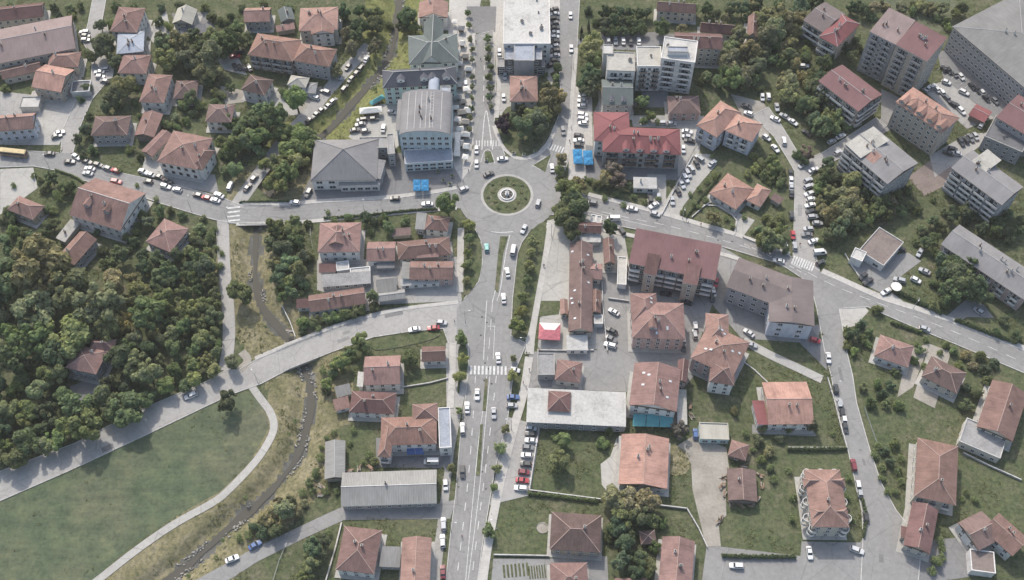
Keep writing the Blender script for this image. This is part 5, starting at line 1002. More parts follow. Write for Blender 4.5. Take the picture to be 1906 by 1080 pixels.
CARS = {
'A': '625,240,0,w;635,268,5,k;632,298,0,w;775,515,0,w;735,535,0,w;742,570,0,w;772,602,10,g;420,1010,-15,g;440,985,-15,w',
'B': '700,890,-45,k;745,852,-40,k;790,815,-40,k;832,790,-40,g;875,750,-40,g;960,655,-50,k;1005,590,-45,k;1050,540,-50,k;1082,500,-55,k;1120,440,-60,w;985,500,-50,k;915,575,30,w;815,680,20,g;735,722,20,w;1175,880,-5,k;1085,888,-10,k;1075,922,-10,g;1035,965,-10,k;1115,970,-10,g;1245,950,-80,w;1310,832,10,s;150,495,60,k;185,500,60,k;215,505,60,k;255,505,60,k;150,420,-10,r;180,388,-10,k',
'C': '921,72,-8,k;921,107,-8,w;921,141,-8,k;921,175,-8,g;922,209,-8,k;922,243,-8,w;922,277,-8,w;923,311,-8,k;923,345,-8,s;924,380,-8,k;924,414,-8,w;925,450,-8,k;900,483,-20,k;1040,118,88,w;1045,362,88,w;556,565,88,w;546,725,86,w;515,390,88,w;265,632,88,w;985,970,80,g;1130,715,5,w;1130,748,5,w;1125,785,5,s;1128,850,5,w;1130,882,5,w;1132,913,5,w;1320,303,85,w;1372,305,85,s;1430,306,85,w;1485,310,85,k;1545,308,85,w',
'D': '715,912,0,s;795,917,0,w;1465,722,85,w;1510,716,85,w;1350,790,20,k;1362,842,20,w;1560,882,25,w;1572,795,80,s;1627,862,30,w;1692,906,35,w;1770,492,0,w;1790,985,40,k',
'E': '670,925,-25,w;550,1010,-25,w;485,1050,-25,s;1310,510,55,k;1350,525,55,k;1390,545,55,g;1440,570,50,w;1330,610,20,w;1460,685,25,w;1520,640,50,k;1560,665,50,k;1600,692,50,w;1625,730,45,k;1690,748,45,g;1200,655,-40,w;1232,642,-40,s;1262,660,55,w;1297,682,55,w;1330,722,45,g;1375,770,40,k;1412,790,45,k;1442,822,45,w;1590,925,-60,w',
'F': '365,147,0,k;515,207,0,k;565,168,35,w;645,205,20,k;725,228,15,k;790,252,20,g;855,272,20,r;665,257,10,w;650,292,10,w;860,352,10,r;1095,352,10,k;1225,388,15,w;1310,412,15,w;1460,452,15,k;1525,472,15,r;1590,490,15,w;1620,452,25,w;1700,387,-70,w;1060,278,20,w;1110,300,20,s;1240,347,20,k;1880,327,-50,k;1830,397,-50,k;1170,315,20,k',
'G': '592,507,5,w;1330,477,0,k;690,437,-60,k',
'H': '425,197,90,w;425,302,90,w;617,264,-5,w;515,377,-20,k;330,487,-25,w;983,332,85,w;880,592,-75,w;775,782,-65,w;500,922,85,t;697,937,-80,w,van;1275,587,10,g;1575,632,10,w;1745,672,15,s;1710,557,85,k;1735,607,-30,w;1770,547,85,s;1495,792,55,k;1435,708,0,w,van;62,597,0,w;1180,92,5,k;1180,127,0,w;1180,162,0,k',
'I': '800,572,85,w;840,502,60,k;870,452,60,w;897,407,60,w;915,372,60,s;942,337,60,w;980,302,60,k;1000,260,40,w;905,100,10,s;925,130,10,k;910,62,10,w;880,192,85,w;1095,297,-40,w;1495,107,35,w;1560,187,50,w;1625,132,85,w;1585,1017,10,w',
'J': '350,265,-20,w;310,342,-25,w;315,387,-20,s;320,442,-15,w;330,482,-10,w;325,527,-10,w;332,572,-10,k;345,612,-5,s;380,660,0,w;312,702,0,w;300,745,0,g;350,792,-20,w;395,877,-5,w,van;400,952,-30,k;180,292,85,k;185,347,88,w;185,391,88,w;186,435,88,k;187,602,88,k;197,747,85,r;210,832,85,s;268,232,-30,w;530,137,-30,w;1135,877,-60,w;1345,142,20,k;1378,112,10,k;1405,145,10,s;1440,60,55,k;1475,45,55,k;1510,30,55,g;1545,18,55,s;990,852,15,k',
'K': '1412,942,-22,w',
'L': '1475,452,-10,w;1615,442,-5,r;1675,402,5,s',
'M': '653,110,80,w;625,302,85,w;585,742,85,w;430,1012,90,w;695,1032,0,b;1440,402,30,w;1425,542,30,k;1420,602,25,g;1412,648,15,w;705,832,10,w',
'N': '970,508,85,w;965,567,80,s;882,625,85,w;880,660,85,k;1365,557,35,w;1380,647,10,w;1122,187,-80,r;1102,252,80,w;1093,292,80,k;750,267,10,k;905,332,15,k',
'O': '360,532,15,r;460,662,85,w;515,892,85,k;540,1002,80,w;1570,317,35,w;1170,447,15,w;1105,87,25,w;985,87,15,w;715,57,-35,k;1170,22,25,s;885,172,-30,w;752,97,-30,k',
'Q': '1716,917,-22,w;1885,815,-30,b',
'R': '1865,77,90,w;1830,232,88,w;1830,552,88,k;1705,647,88,w;1690,937,88,w;1600,477,0,w,van',
'S': '1048,785,88,w;1050,1012,88,d',
'U': '155,117,88,w;290,62,0,w;430,230,5,w;432,272,5,k;432,320,5,w;408,372,5,g;398,430,5,w;392,494,5,k;378,554,5,d;366,614,5,r;356,672,5,w;1645,272,88,b',
'V': '1630,967,3,w', 'W': '1342,18,80,w;1353,62,80,k;1372,135,80,w;1378,185,80,k;1440,462,80,d;1475,622,80,w;1485,660,80,s', 'X': '320,872,80,w;670,852,20,w;737,605,82,k'}
for t, s in CARS.items():
    for e in s.split(';'):
        q = e.split(','); car(t, float(q[0]), float(q[1]), float(q[2]), q[3], q[4] if len(q) > 4 else None)
# the yellow bus at the left edge
def bus(t, x, y, ang):
    p = P(*T(t, x, y), 1.4); a = R(ang); q = P(T(t, x, y)[0]+math.cos(a)*6, T(t, x, y)[1]+math.sin(a)*6, 1.4); dd = q-p
    m = MB(); m.box((0,0,1.55), (11.6,2.5,2.4), 'rust', taper=.985); m.box((0,0,2.85), (11.2,2.3,.24), 'yellow', taper=.93)
    o = m.build('bus', None, (p.x, p.y, CARZ)); o.rotation_euler.z = math.atan2(dd.y, dd.x)
    g = MB()
    for s in (-1, 1): g.box((.2, s*1.25, 2.0), (10.4,.03,.9), 'glass')
    for s in (-1, 1): g.box((s*5.79,0,1.95), (.04,2.1,1.1), 'glass')
    g.build('window_strip', o)
    for ax in (3.6, -3.4):
        for s in (-1, 1):
            w_ = MB(); w_.bar((ax, s*1.0, .5), (ax, s*1.27, .5), .5, 'rubber', 14); w_.bar((ax, s*1.2, .5), (ax, s*1.29, .5), .26, 'steel', 10); w_.build('wheel', o)
    for k in (-3, 0, 3): h_ = MB(); h_.box((k,0,3.02), (.8,.8,.12), 'yellow'); h_.build('roof_hatch', o)
    tag(o, 'long yellow roofed bus parked at the left edge', 'bus')
bus('F', 100, 140, 6)

# ---------------------------------------------------------------- trees
def crown_mesh(seed, n=2300, kind='broad'):
    r_ = np.random.RandomState(seed); nb = 22
    if kind == 'broad':
        dirs = r_.normal(size=(nb, 3)); dirs /= np.linalg.norm(dirs, axis=1)[:, None]
        nb = r_.randint(13, 26); dirs = dirs[:1].repeat(nb, 0) if False else r_.normal(size=(nb, 3)); dirs /= np.linalg.norm(dirs, axis=1)[:, None]
        bc = dirs*r_.uniform(.30, .82, (nb, 1)); bc[:, 2] *= .85; br = r_.uniform(.17, .42, nb)*np.where(np.linalg.norm(bc, axis=1) > .7, .75, 1)
    elif kind == 'ragged':
        nb = 46; dirs = r_.normal(size=(nb, 3)); dirs /= np.linalg.norm(dirs, axis=1)[:, None]
        bc = dirs*r_.uniform(.25, .92, (nb, 1)); bc[:, 2] = bc[:, 2]*.9+.05; br = r_.uniform(.11, .26, nb)
    elif kind == 'loose':
        dirs = r_.normal(size=(nb, 3)); dirs /= np.linalg.norm(dirs, axis=1)[:, None]
        bc = dirs*r_.uniform(.45, .85, (nb, 1)); br = r_.uniform(.14, .28, nb)
    elif kind == 'hedge':
        bc = np.stack([np.linspace(-.9, .9, nb), r_.uniform(-.1, .1, nb), r_.uniform(-.05, .12, nb)], 1); br = r_.uniform(.16, .24, nb)
    else:  # conifer
        nb = 40; z = r_.uniform(-1, 1, nb)**1; z = np.sort(z); a = r_.uniform(0, 6.28, nb); rad = (1-z)/2*.42
        bc = np.stack([np.cos(a)*rad, np.sin(a)*rad, z*1.5], 1); br = .12+.14*(1-z)/2
    w_ = br**2; w_ /= w_.sum(); bi = r_.choice(len(br), n, p=w_)
    dv = r_.normal(size=(n, 3)); dv /= np.linalg.norm(dv, axis=1)[:, None]
    pos = bc[bi] + dv*(br[bi]*r_.uniform(.72, 1.06, n))[:, None]
    nrm = dv*.85 + r_.normal(size=(n, 3))*.42 + np.array([0, 0, .35]); nrm /= np.linalg.norm(nrm, axis=1)[:, None]
    t1 = np.cross(nrm, r_.normal(size=(n, 3))); t1 /= np.linalg.norm(t1, axis=1)[:, None]; t2 = np.cross(nrm, t1)
    s = r_.uniform(.07, .135, n)[:, None]*(1.0 if kind != 'conifer' else .8)
    q = np.stack([pos-t1*s, pos+t2*s*.62, pos+t1*s, pos-t2*s*.62], 1).reshape(-1, 3)
    me = bpy.data.meshes.new('crown'); f = np.arange(4*n, dtype=np.int32)
    me.vertices.add(4*n); me.vertices.foreach_set('co', q.ravel()); me.loops.add(4*n); me.loops.foreach_set('vertex_index', f)
    me.polygons.add(n); me.polygons.foreach_set('loop_start', f[::4].copy()); me.polygons.foreach_set('loop_total', np.full(n, 4, np.int32))
    me.materials.append(MAT['leaf']); me.update(); return me
def trunk_mesh(seed, kind='broad'):
    r_ = random.Random(seed); m = MB(); top = 1.0 if kind != 'conifer' else 2.3
    m.bar((0,0,-.05), (r_.uniform(-.03,.03), r_.uniform(-.03,.03), top*.6), .075, 'bark', 7, .05); m.bar((0,0,top*.58), (0,0,top), .05, 'bark', 6, .025)
    if kind != 'conifer':
        for k in range(6):
            a = r_.uniform(0, 6.28); z = r_.uniform(.45, .9); l = r_.uniform(.45, .7)
            m.bar((0,0,z), (math.cos(a)*l, math.sin(a)*l, z+r_.uniform(.3,.6)), .035, 'bark', 5, .012)
    return m.mesh('trunk')
CROWN = {'broad': [crown_mesh(s, 3600) for s in range(14)], 'loose': [crown_mesh(50+s, 1500, 'loose') for s in range(4)], 'ragged': [crown_mesh(60+s, 3000, 'ragged') for s in range(6)], 'conifer': [crown_mesh(80+s, 2000, 'conifer') for s in range(3)], 'small': [crown_mesh(100+s, 1500) for s in range(6)], 'hedge': [crown_mesh(120+s, 900, 'hedge') for s in range(4)]}
TRUNK = {'broad': [trunk_mesh(s) for s in range(5)], 'conifer': [trunk_mesh(9, 'conifer')]}
LEAFC = dict(g=((.205,.250,.125),'mid green'), d=((.145,.182,.104),'dark green'), l=((.262,.298,.138),'light green'), o=((.262,.262,.150),'olive'), y=((.310,.300,.150),'yellowish green'), p=((.075,.048,.066),'dark purple'), c=((.090,.112,.082),'dark'), b=((.225,.196,.160),'brownish'))
rt = random.Random(5)
SHRUBS = []
def tree(t, x, y, r, c, nm=None, late=False):
    px, py = T(t, x, y); kind = 'conifer' if c == 'c' else ('loose' if c == 'b' else 'broad')
    rp = r/(ZS if t != 'p' else 1)*(1.28 if nm == 'street_tree' else 1.08)
    g0 = P(px, py, 0); Rm = rp*depth_at(g0)/F
    shrub = Rm < 2.75 and nm is None
    if shrub and not late: SHRUBS.append((Rm, t, x, y, r, c)); return
    hc = Rm*(1.25 if not shrub else .75) if kind != 'conifer' else Rm*2.0
    p = P(px, py, hc); zb = float(trench(stream_dist(np.array([p.x]), np.array([p.y])))[0])
    nm = nm or ('shrub' if shrub else ('conifer' if kind == 'conifer' else ('medium_tree' if Rm < 3.9 else 'tree')))  # kind follows crown radius alone; the smallest trees go under shrub
    e = empty(nm, (p.x, p.y, zb+.02)); k = Rm*rt.uniform(.94,1.08); e.rotation_euler.z = rt.uniform(0, 6.28); e.scale = (k*rt.uniform(.86,1.1), k*rt.uniform(.86,1.1), k*rt.uniform(.88,1.2))
    col, cn = LEAFC[c]; j = rt.uniform(.76,1.24)
    src = CROWN['ragged'] if (kind == 'broad' and Rm >= 3.0 and nm != 'street_tree' and rt.random() < .3) else CROWN['small'] if (Rm < 3.0 and kind == 'broad') else CROWN[kind]
    cr = put('crown', rt.choice(src), e, (0,0,hc/Rm if not shrub else .7)); cr.color = (col[0]*j*rt.uniform(.88,1.14), col[1]*j, col[2]*j*rt.uniform(.85,1.15), 1)
    if kind == 'conifer': cr.location.z = 1.75
    if not shrub: put('trunk', rt.choice(TRUNK['conifer' if kind == 'conifer' else 'broad']), e, (0,0,0))
    else:
        put('stem', TRUNK['broad'][0], e, (0,0,0)).scale = (.6,.6,.6)
    noun = dict(shrub='shrub', conifer='conifer', tree='tree', medium_tree='garden tree', street_tree='round street tree', wood_tree='wood tree', hedge='hedge')[nm]
    size = '' if nm in ('street_tree',) else ('big ' if Rm > 5.5 else ('small ' if Rm < 1.9 else ''))
    tag(e, None, noun.split()[-1] if nm != 'street_tree' else 'street tree', {'shrub':'garden shrubs','tree':'large trees', 'medium_tree':'medium trees','conifer':'conifers','street_tree':'street trees','wood_tree':'trees of the dense wood'}[nm])
    THINGS.append((e, f'{size}{cn} {noun}', proj((p.x, p.y, hc))))
TREES = {
'A': '1490,330,55,d;1440,270,50,d;1180,250,50,g;1110,640,35,g;1010,640,30,g;960,560,38,g;820,900,38,d;700,1010,40,d;640,960,45,d;1240,920,35,g;1310,940,35,g;1700,640,45,g;1660,820,40,g;1780,920,45,g;1480,780,38,g;1430,840,35,l;560,420,28,d;700,300,38,d;640,380,30,g;440,120,35,d;520,60,40,g;740,190,45,d;820,180,38,g;1180,160,40,d;1240,200,38,g;1650,180,45,d;1750,180,45,g;1820,280,45,g;1850,180,38,d;1540,610,45,d;760,330,95,d;850,440,65,d;680,420,45,d;900,620,95,o;850,710,75,d;780,780,55,d;1230,340,85,d;1330,330,80,o;1230,450,80,g;1390,430,90,o;1550,420,110,o;1590,520,85,o;1500,550,65,o;1620,300,75,g;1560,265,55,g;1750,310,55,d;1690,240,50,d;1420,740,55,g;1350,780,45,g;1290,860,45,o;640,655,40,d;1560,125,40,d;1840,1000,65,g;1380,900,35,g;40,650,40,g;1640,700,40,g;1590,680,35,l;570,1030,45,d',
'B': '1420,110,80,d;600,745,100,g;350,830,85,g;260,900,90,g;440,880,95,g;490,970,85,g;330,1000,95,g;620,960,95,l;700,1000,70,l;560,1040,80,l;190,960,75,g;960,90,50,d;1070,180,75,d;1190,170,70,d;1180,330,65,o;1010,370,55,o;970,260,55,o;900,520,55,o;1045,270,55,d;120,330,85,d;50,380,60,g;100,900,55,g;650,1060,85,l;1140,90,50,g;1290,160,35,g;1480,200,45,g;850,470,35,o;500,690,35,g;1390,180,50,d',
'G': '150,80,85,g;250,60,75,g;330,130,55,g;560,90,85,l;620,180,75,l;470,210,95,l;540,290,85,l;420,330,70,l;500,380,60,l;610,60,65,l;360,220,50,l;150,255,65,g;1720,520,85,g;580,650,60,g;450,700,75,g;540,730,85,g;420,800,70,d;500,850,75,d;600,800,60,g;640,900,60,d;560,940,75,g;440,960,60,o;620,1010,65,o;700,900,45,d;480,1040,75,d;1110,620,50,d;1280,690,50,g;990,615,35,g;1400,650,35,g;1250,615,35,g;1180,650,35,d;880,630,30,d;690,660,35,d',
'F': '330,400,38,g;250,300,30,g;350,560,38,d;400,560,38,g;100,640,40,d;160,800,40,g;60,860,38,g;240,880,30,d;640,640,30,d;720,720,38,d;1000,720,45,g;1000,800,45,d;940,760,38,g;1060,900,50,d;1160,920,50,g;1390,860,50,g;1440,780,45,g;1510,920,45,g;1590,700,30,l;1480,800,45,d;1600,840,30,g;880,260,28,g;1030,160,35,d;960,110,35,g;1690,150,45,g;1640,60,50,g;380,330,55,g;470,380,55,g;420,450,50,l;300,340,35,g;530,370,35,g;690,120,45,d;620,160,35,d;1180,560,55,g;1260,560,40,g;1100,640,55,d;380,660,55,d;330,730,55,d;240,760,55,g;180,720,45,g;100,720,45,g;310,830,38,d;380,830,38,d;60,570,45,g;1310,900,55,d;1450,900,55,g;1550,760,45,l;1500,620,35,o;1400,980,65,d;1250,1000,65,d;1550,980,55,g;1050,980,65,d;880,900,70,d;760,860,45,d;800,970,65,d;950,860,35,d;1480,700,45,g;1350,600,38,g;1530,860,40,g;1640,880,30,o;1620,980,35,l;1040,600,38,g;560,430,30,g;20,640,45,d;30,780,50,g;1660,270,45,g',
'L': '1090,560,85,g;930,690,75,g;830,850,55,g;870,770,50,g;1165,200,55,g;540,100,65,g;480,150,45,g;500,210,50,g;570,180,55,g;600,60,55,o;650,120,45,g;650,400,50,g;710,395,48,g;770,380,46,g;835,365,48,g;900,350,48,g;965,338,48,g;1035,325,48,g;1090,305,46,g;1430,660,65,g;820,905,38,d;640,455,40,d;1180,280,40,d;760,440,35,d;1000,630,45,g;1150,640,35,d;470,60,40,d',
'C': '540,930,60,p;560,870,45,p;620,870,45,d;665,790,45,d;690,950,85,g;800,900,90,d;880,740,80,o;960,720,55,y;840,840,70,g;930,800,55,o;870,640,38,y;930,630,30,o;780,985,65,d;860,550,25,y;740,870,60,g;1200,300,85,l;1190,400,80,l;1215,460,60,l;1180,560,80,d;1185,640,75,d;1150,610,60,d;1225,600,60,d',
'D': '300,100,48,d;360,90,50,d;425,95,50,d;490,90,50,d;555,95,50,d;615,90,45,d;300,165,50,d;365,160,50,d;430,165,50,d;495,160,50,d;560,165,48,d;300,225,42,d;370,225,45,d;440,225,45,d;510,220,45,d;580,215,42,d;720,190,70,g;870,200,45,o;1190,130,45,o;1600,110,100,y;1570,220,95,o;1650,180,75,o;1500,280,85,o;1280,270,65,o;1240,330,65,g;1370,380,75,o;1240,450,95,o;1330,540,95,o;1250,590,75,g;1180,520,55,g;1150,615,45,g;1430,480,75,d;1400,580,55,g;1700,400,40,o;1790,420,45,d;1660,600,85,y;1680,690,75,y;1620,640,65,o;1830,650,75,g;1820,740,60,g;1760,780,65,d;1860,890,60,d;580,750,55,g;640,850,45,l;590,890,38,g;1080,60,40,g;1420,130,45,o;1480,180,60,o;690,900,30,g;540,700,40,d;1750,60,75,d;1850,40,60,d;1720,130,60,o;1420,40,60,d;1320,60,55,d;1230,70,45,d;1050,70,45,d;1340,130,35,g;1700,250,45,o;1560,330,50,g;1480,400,50,o;1050,560,45,g;1010,600,35,g',
'E': '560,600,45,g;340,540,45,g;260,560,45,o;220,480,45,o;120,480,45,g;130,340,50,o;230,230,50,o;300,300,35,g;480,440,45,d;640,420,45,d;700,360,38,d;880,50,40,o;1080,90,40,g;1220,60,45,o;1400,90,45,g;1450,60,50,g;1270,130,35,l;580,820,45,d;600,930,40,g;340,880,55,d;800,60,50,o;1000,60,45,o;1150,40,45,l;1300,60,50,o;720,80,45,d;640,50,50,d;250,40,55,d;190,300,55,o;170,400,50,g;290,420,38,d;420,470,65,d;400,560,50,d;330,640,55,o;420,740,65,d;330,770,65,d;480,780,65,d;450,880,75,g;530,880,60,g;400,950,75,g;500,950,55,g;600,350,45,d;660,300,40,d;1350,200,35,l;780,120,40,g;560,700,40,d',
'J': '1430,1040,85,d;1340,1000,65,d;1260,880,45,d;1500,900,60,d;1600,700,55,d;1650,580,45,d;1230,640,50,g;1120,560,45,g;1000,560,50,d;900,600,50,d;760,620,50,g;700,680,45,d;390,400,50,g;400,500,50,o;430,560,55,o;1060,520,38,g;1150,700,45,g;880,420,50,d;680,390,45,o;500,330,50,d;1700,720,55,d;1800,720,50,d;1880,640,50,d;460,210,55,d;440,285,55,d;550,310,55,d;420,340,65,d;620,360,75,o;560,430,80,o;470,440,65,o;640,480,80,o;540,540,80,o;480,610,70,o;600,620,80,o;680,560,65,o;550,700,70,d;450,730,55,d;640,690,45,d;850,500,70,d;920,480,55,o;820,570,55,d;720,430,55,d;960,450,45,g;1060,410,45,g;780,450,50,d;300,135,55,b;1370,600,55,d;1470,570,55,d;1300,700,45,d;1250,770,50,d;1180,800,50,d;1380,930,80,d;1460,970,80,d;1300,930,55,d;1550,600,45,d;1700,650,50,d;1780,600,50,d;230,150,45,g;280,200,40,d;1850,700,50,d;120,330,45,g;60,250,50,g;1240,480,30,g',
'O': '1400,40,80,d;1500,50,60,d;1480,170,55,d;1250,110,45,g;1310,250,50,d;1230,270,40,g;1760,380,45,d;1700,470,40,d;1850,500,45,d;760,560,38,g;720,520,40,d;1140,600,38,g;1100,680,38,g;1170,720,35,d;960,760,38,d;820,850,45,g;920,860,38,d;980,1010,45,g;780,1000,45,d;720,880,38,g;1530,720,40,o;1430,720,38,g;1640,820,48,d;1120,560,30,o;1430,100,90,d;1350,165,65,d;820,300,48,g;1290,45,55,d;640,480,60,d;700,410,50,d;600,560,38,g;650,615,38,l;1390,600,45,g;1480,640,45,o;1580,640,45,g;1330,560,38,g;1620,740,50,d;1480,880,50,d;1560,930,50,d;1480,1010,50,d;860,930,50,d;890,995,45,g;760,480,40,g;1690,700,45,d;1180,520,30,g;600,470,45,d;1290,620,30,o',
'U': '660,310,65,l;640,470,75,g;960,330,50,g;1010,250,40,g;820,175,35,b;1530,240,65,b;1060,760,105,o;1180,770,105,o;1290,770,85,o;1000,760,65,o;1120,870,95,g;1060,960,75,d;1230,880,85,g;1330,900,60,g;1400,930,45,g;1150,1000,65,d;600,290,30,g',
'V': '760,680,75,d;800,800,70,d;780,930,75,d;900,900,70,g;1000,950,60,g;1030,830,50,g;880,1010,65,d;960,1030,50,g;690,760,45,d',
'W': '860,120,45,o;780,180,45,o;900,260,40,o;820,360,50,o;760,420,45,g;830,480,40,g;960,200,35,d;560,60,38,o;1140,165,55,d;740,280,50,o;850,560,35,d;960,500,35,d;1000,700,38,d;990,860,38,d;1410,560,35,d;1430,860,38,d;1400,700,35,d;1290,230,25,l;640,220,35,o;700,350,30,g',
'X': '920,200,40,d;860,240,38,g;980,260,38,g;1000,340,35,d;900,420,35,g;1290,780,38,g;1300,840,38,d;1480,420,30,g;1550,480,35,g;880,120,45,d;830,80,38,d;950,60,45,g;1260,940,50,g;1300,900,38,g;1230,1000,40,g;800,140,38,g;1000,170,35,g;860,320,35,g;960,420,35,g;1450,470,25,l',
'R': '250,1010,40,g;470,760,40,o;560,760,45,o;330,930,40,o;180,1040,38,o;650,700,38,g;830,300,30,g;880,260,30,g;1020,240,30,g;1140,420,35,g;1100,480,30,g;1000,340,28,g;860,560,25,g;400,880,75,o;520,830,80,o;440,960,75,d;360,1000,55,d;600,850,55,o;700,630,45,g;740,560,42,g;780,440,38,g;790,370,28,g;720,690,38,g;660,780,40,o;900,690,30,g;1180,470,40,o;820,690,35,g;290,960,45,d',
'S': '100,830,80,d;60,950,75,g;160,780,60,d;140,900,60,d;30,1050,60,g;200,720,35,d',
'p': '1790,520,27,d;1815,540,23,d;1770,542,22,d;1800,494,21,d;1768,505,18,d;1835,556,14,d;1760,565,12,d;1755,490,12,d;20,12,10,d;60,10,9,g;100,14,9,d;135,30,8,g;150,12,9,d;215,12,8,d;250,14,10,g;300,14,9,d;335,12,10,d;355,30,9,g;380,14,10,g;395,60,10,g;372,75,10,d;350,62,9,g;430,30,9,g;440,55,10,d;450,14,8,g;490,8,9,d;540,12,9,g;640,30,10,d;655,55,10,d;628,60,9,g;668,20,12,g;690,45,12,d;705,20,11,g;1095,18,9,d;1110,40,9,g;1240,20,10,d;1290,16,11,g;1330,30,11,d;1360,14,12,d;1400,10,12,o;1450,12,13,d;1475,30,12,d;1600,10,10,d;1625,25,9,g;1640,8,10,o;1700,10,10,g;1730,22,9,o;1760,40,9,g;205,170,9,g;235,165,8,g;250,190,9,d;215,195,9,g;340,195,10,g;360,210,9,d;345,225,8,l;300,228,9,g;400,190,10,g;425,205,9,d;440,225,10,g;410,235,8,g;455,245,10,g;430,265,10,d;415,285,9,g;260,215,7,g;150,185,8,d;165,215,9,d;155,240,8,g;20,400,10,g;40,430,10,d;70,440,9,g;95,455,9,d;15,455,10,d;55,470,10,g;25,345,7,g;88,345,8,g;120,345,7,d;255,345,6,g;290,370,7,d;270,400,8,d;255,420,9,g;330,420,8,g;360,440,9,g;385,470,9,o;350,470,9,d;320,470,9,g;290,480,9,d;265,470,8,d;375,420,7,g;395,430,7,l;600,440,8,d;690,430,8,g;710,410,9,g;725,425,7,d;755,405,8,g;745,430,6,g;610,395,6,d;510,440,10,d;530,465,10,g;545,490,9,d;515,500,9,g;560,520,9,d;535,530,8,g;560,545,8,d;650,650,10,g;625,670,9,g;600,690,9,g;640,690,8,d;660,665,8,g;1580,395,11,d;1600,380,10,o;1545,370,11,o;1530,395,11,o;1560,425,11,d;1620,395,9,d;1555,455,9,d;1530,450,8,d;1860,420,12,d;1830,405,11,d;1880,445,12,d;1850,470,11,d;1800,410,10,d;1760,395,9,d;1745,420,9,g;1720,430,10,d;1705,450,9,g;1780,540,10,d;1765,520,9,d;1790,515,9,g;1345,100,12,g;1370,85,12,o;1395,105,12,o;1420,80,12,o;1440,110,12,g;1410,135,11,g;1365,130,12,d;1335,150,11,g;1385,160,11,d;1415,165,10,g;1460,150,12,o;1455,100,12,y;1480,120,11,d;1500,95,10,g;1505,150,11,d;1530,115,9,d','K': '1770,170,105,d;1710,685,62,d;1680,990,75,d',
'I': '1360,370,40,g;1460,300,45,g;1400,240,40,l;1530,420,40,g;1620,360,38,d;1490,700,40,g;1540,740,45,g;1600,700,40,g;1500,920,50,d;1330,690,28,g;1200,700,28,g;1000,620,28,g;1050,560,30,d;930,520,22,d;700,560,30,d;600,580,28,d;380,520,30,o;240,450,35,o;190,420,30,g;1110,690,55,y;960,590,30,l;880,650,28,d;1000,480,30,d;1060,420,30,g;1110,390,35,g;1500,830,70,g;1570,880,60,g;1450,870,50,l;1600,780,50,g;1530,280,50,g;1480,380,45,g;1420,330,45,l;1540,360,45,g;1600,440,40,g;1250,760,25,d;1440,780,35,g;1390,800,25,l;1640,940,35,d;1580,330,35,l;1100,240,25,d;300,550,30,d;520,540,30,o;440,600,30,d',
'H': '1050,270,50,o;1040,345,42,g;1100,500,105,g;1150,610,95,g;1080,700,95,d;1130,800,85,d;1050,620,75,g;1190,690,55,g;1410,770,62,d;1430,330,75,b;1380,400,60,o;1470,430,65,b;1170,460,55,o;1560,470,40,d;1290,430,30,o;1040,400,35,d'}
STREET = {'H': '365,752,36,g;370,852,36,g;362,952,30,g;355,1042,33,g;845,872,38,g;828,952,35,g;815,1052,38,g', 'M': '345,60,28,g;350,165,30,g;815,65,42,g;795,165,38,g;770,285,42,g;755,395,40,g;735,505,48,l;685,872,38,g;700,745,22,d',
 'L': '1825,515,42,l;1835,668,32,g;1815,802,46,l', 'R': '1745,522,34,g;1803,100,24,g', 'U': '240,238,30,o;202,372,42,g;180,522,34,g;156,662,28,g;122,982,50,l',
 'C': '430,280,28,d;432,352,26,d;430,430,26,d;447,492,26,d;440,567,26,d;447,647,27,d;440,717,26,d;450,782,22,o;312,362,20,o;312,440,20,o;315,570,20,o;315,642,20,o;310,722,22,o;305,802,22,d;298,872,20,o;290,952,22,o;945,500,30,d;935,570,25,g;290,180,22,d;280,90,25,d;300,290,22,o'}
CONIF = {'D': '810,560,42', 'C': '1172,190,26;1122,215,24;645,760,32;1115,270,18', 'O': '1470,130,40', 'J': '1430,905,38', 'p': '1796,500,15;1780,522,14;1812,528,14;1760,535,12'}
for t, s in TREES.items():
    for e in s.split(';'):
        q = e.split(','); tree(t, float(q[0]), float(q[1]), float(q[2]), q[3])
for t, s in STREET.items():
    for e in s.split(';'):
        q = e.split(','); tree(t, float(q[0]), float(q[1]), float(q[2]), dict(g='l', d='g').get(q[3], q[3]), 'street_tree')
for t, s in CONIF.items():
    for e in s.split(';'):
        q = e.split(','); tree(t, float(q[0]), float(q[1]), float(q[2]), 'c', 'conifer')
# the dense wood on the left: single trees, spaced as their crowns are
WOOD = [(-25,505),(60,492),(125,505),(190,520),(240,515),(330,500),(405,500),(408,560),(408,640),(396,700),(340,722),(250,758),(150,802),(60,842),(-25,880)]
def inpoly(x, y, pl):
    c = False
    for i in range(len(pl)):
        (x0, y0), (x1, y1) = pl[i], pl[i-1]
        if (y0 > y) != (y1 > y) and x < (x1-x0)*(y-y0)/(y1-y0)+x0: c = not c
    return c
rw = random.Random(21); got = []
for _ in range(6000):
    x, y = rw.uniform(-25, 410), rw.uniform(490, 880)
    if not inpoly(x, y, WOOD): continue
    if 118 < x < 222 and 620 < y < 742: continue
    rr = 14 if x > 285 else (28 if y < 640 else 21)
    if 225 < x <= 285 and y < 640: rr = 20
    rr *= rw.uniform(.62, 1.4)
    if any((x-a)**2 + ((y-b_)*1.15)**2 < (.80*(rr+r_))**2 for a, b_, r_ in got): continue
    got.append((x, y, rr))
for x, y, rr in got:
    if x > 285: c = rw.choice('gggldg')
    elif y < 600 and x < 260: c = rw.choice('oooyog')
    elif y < 690: c = rw.choice('oggdd')
    else: c = rw.choice('gggdgl')
    tree('p', x, y, rr*1.12, c, 'wood_tree')
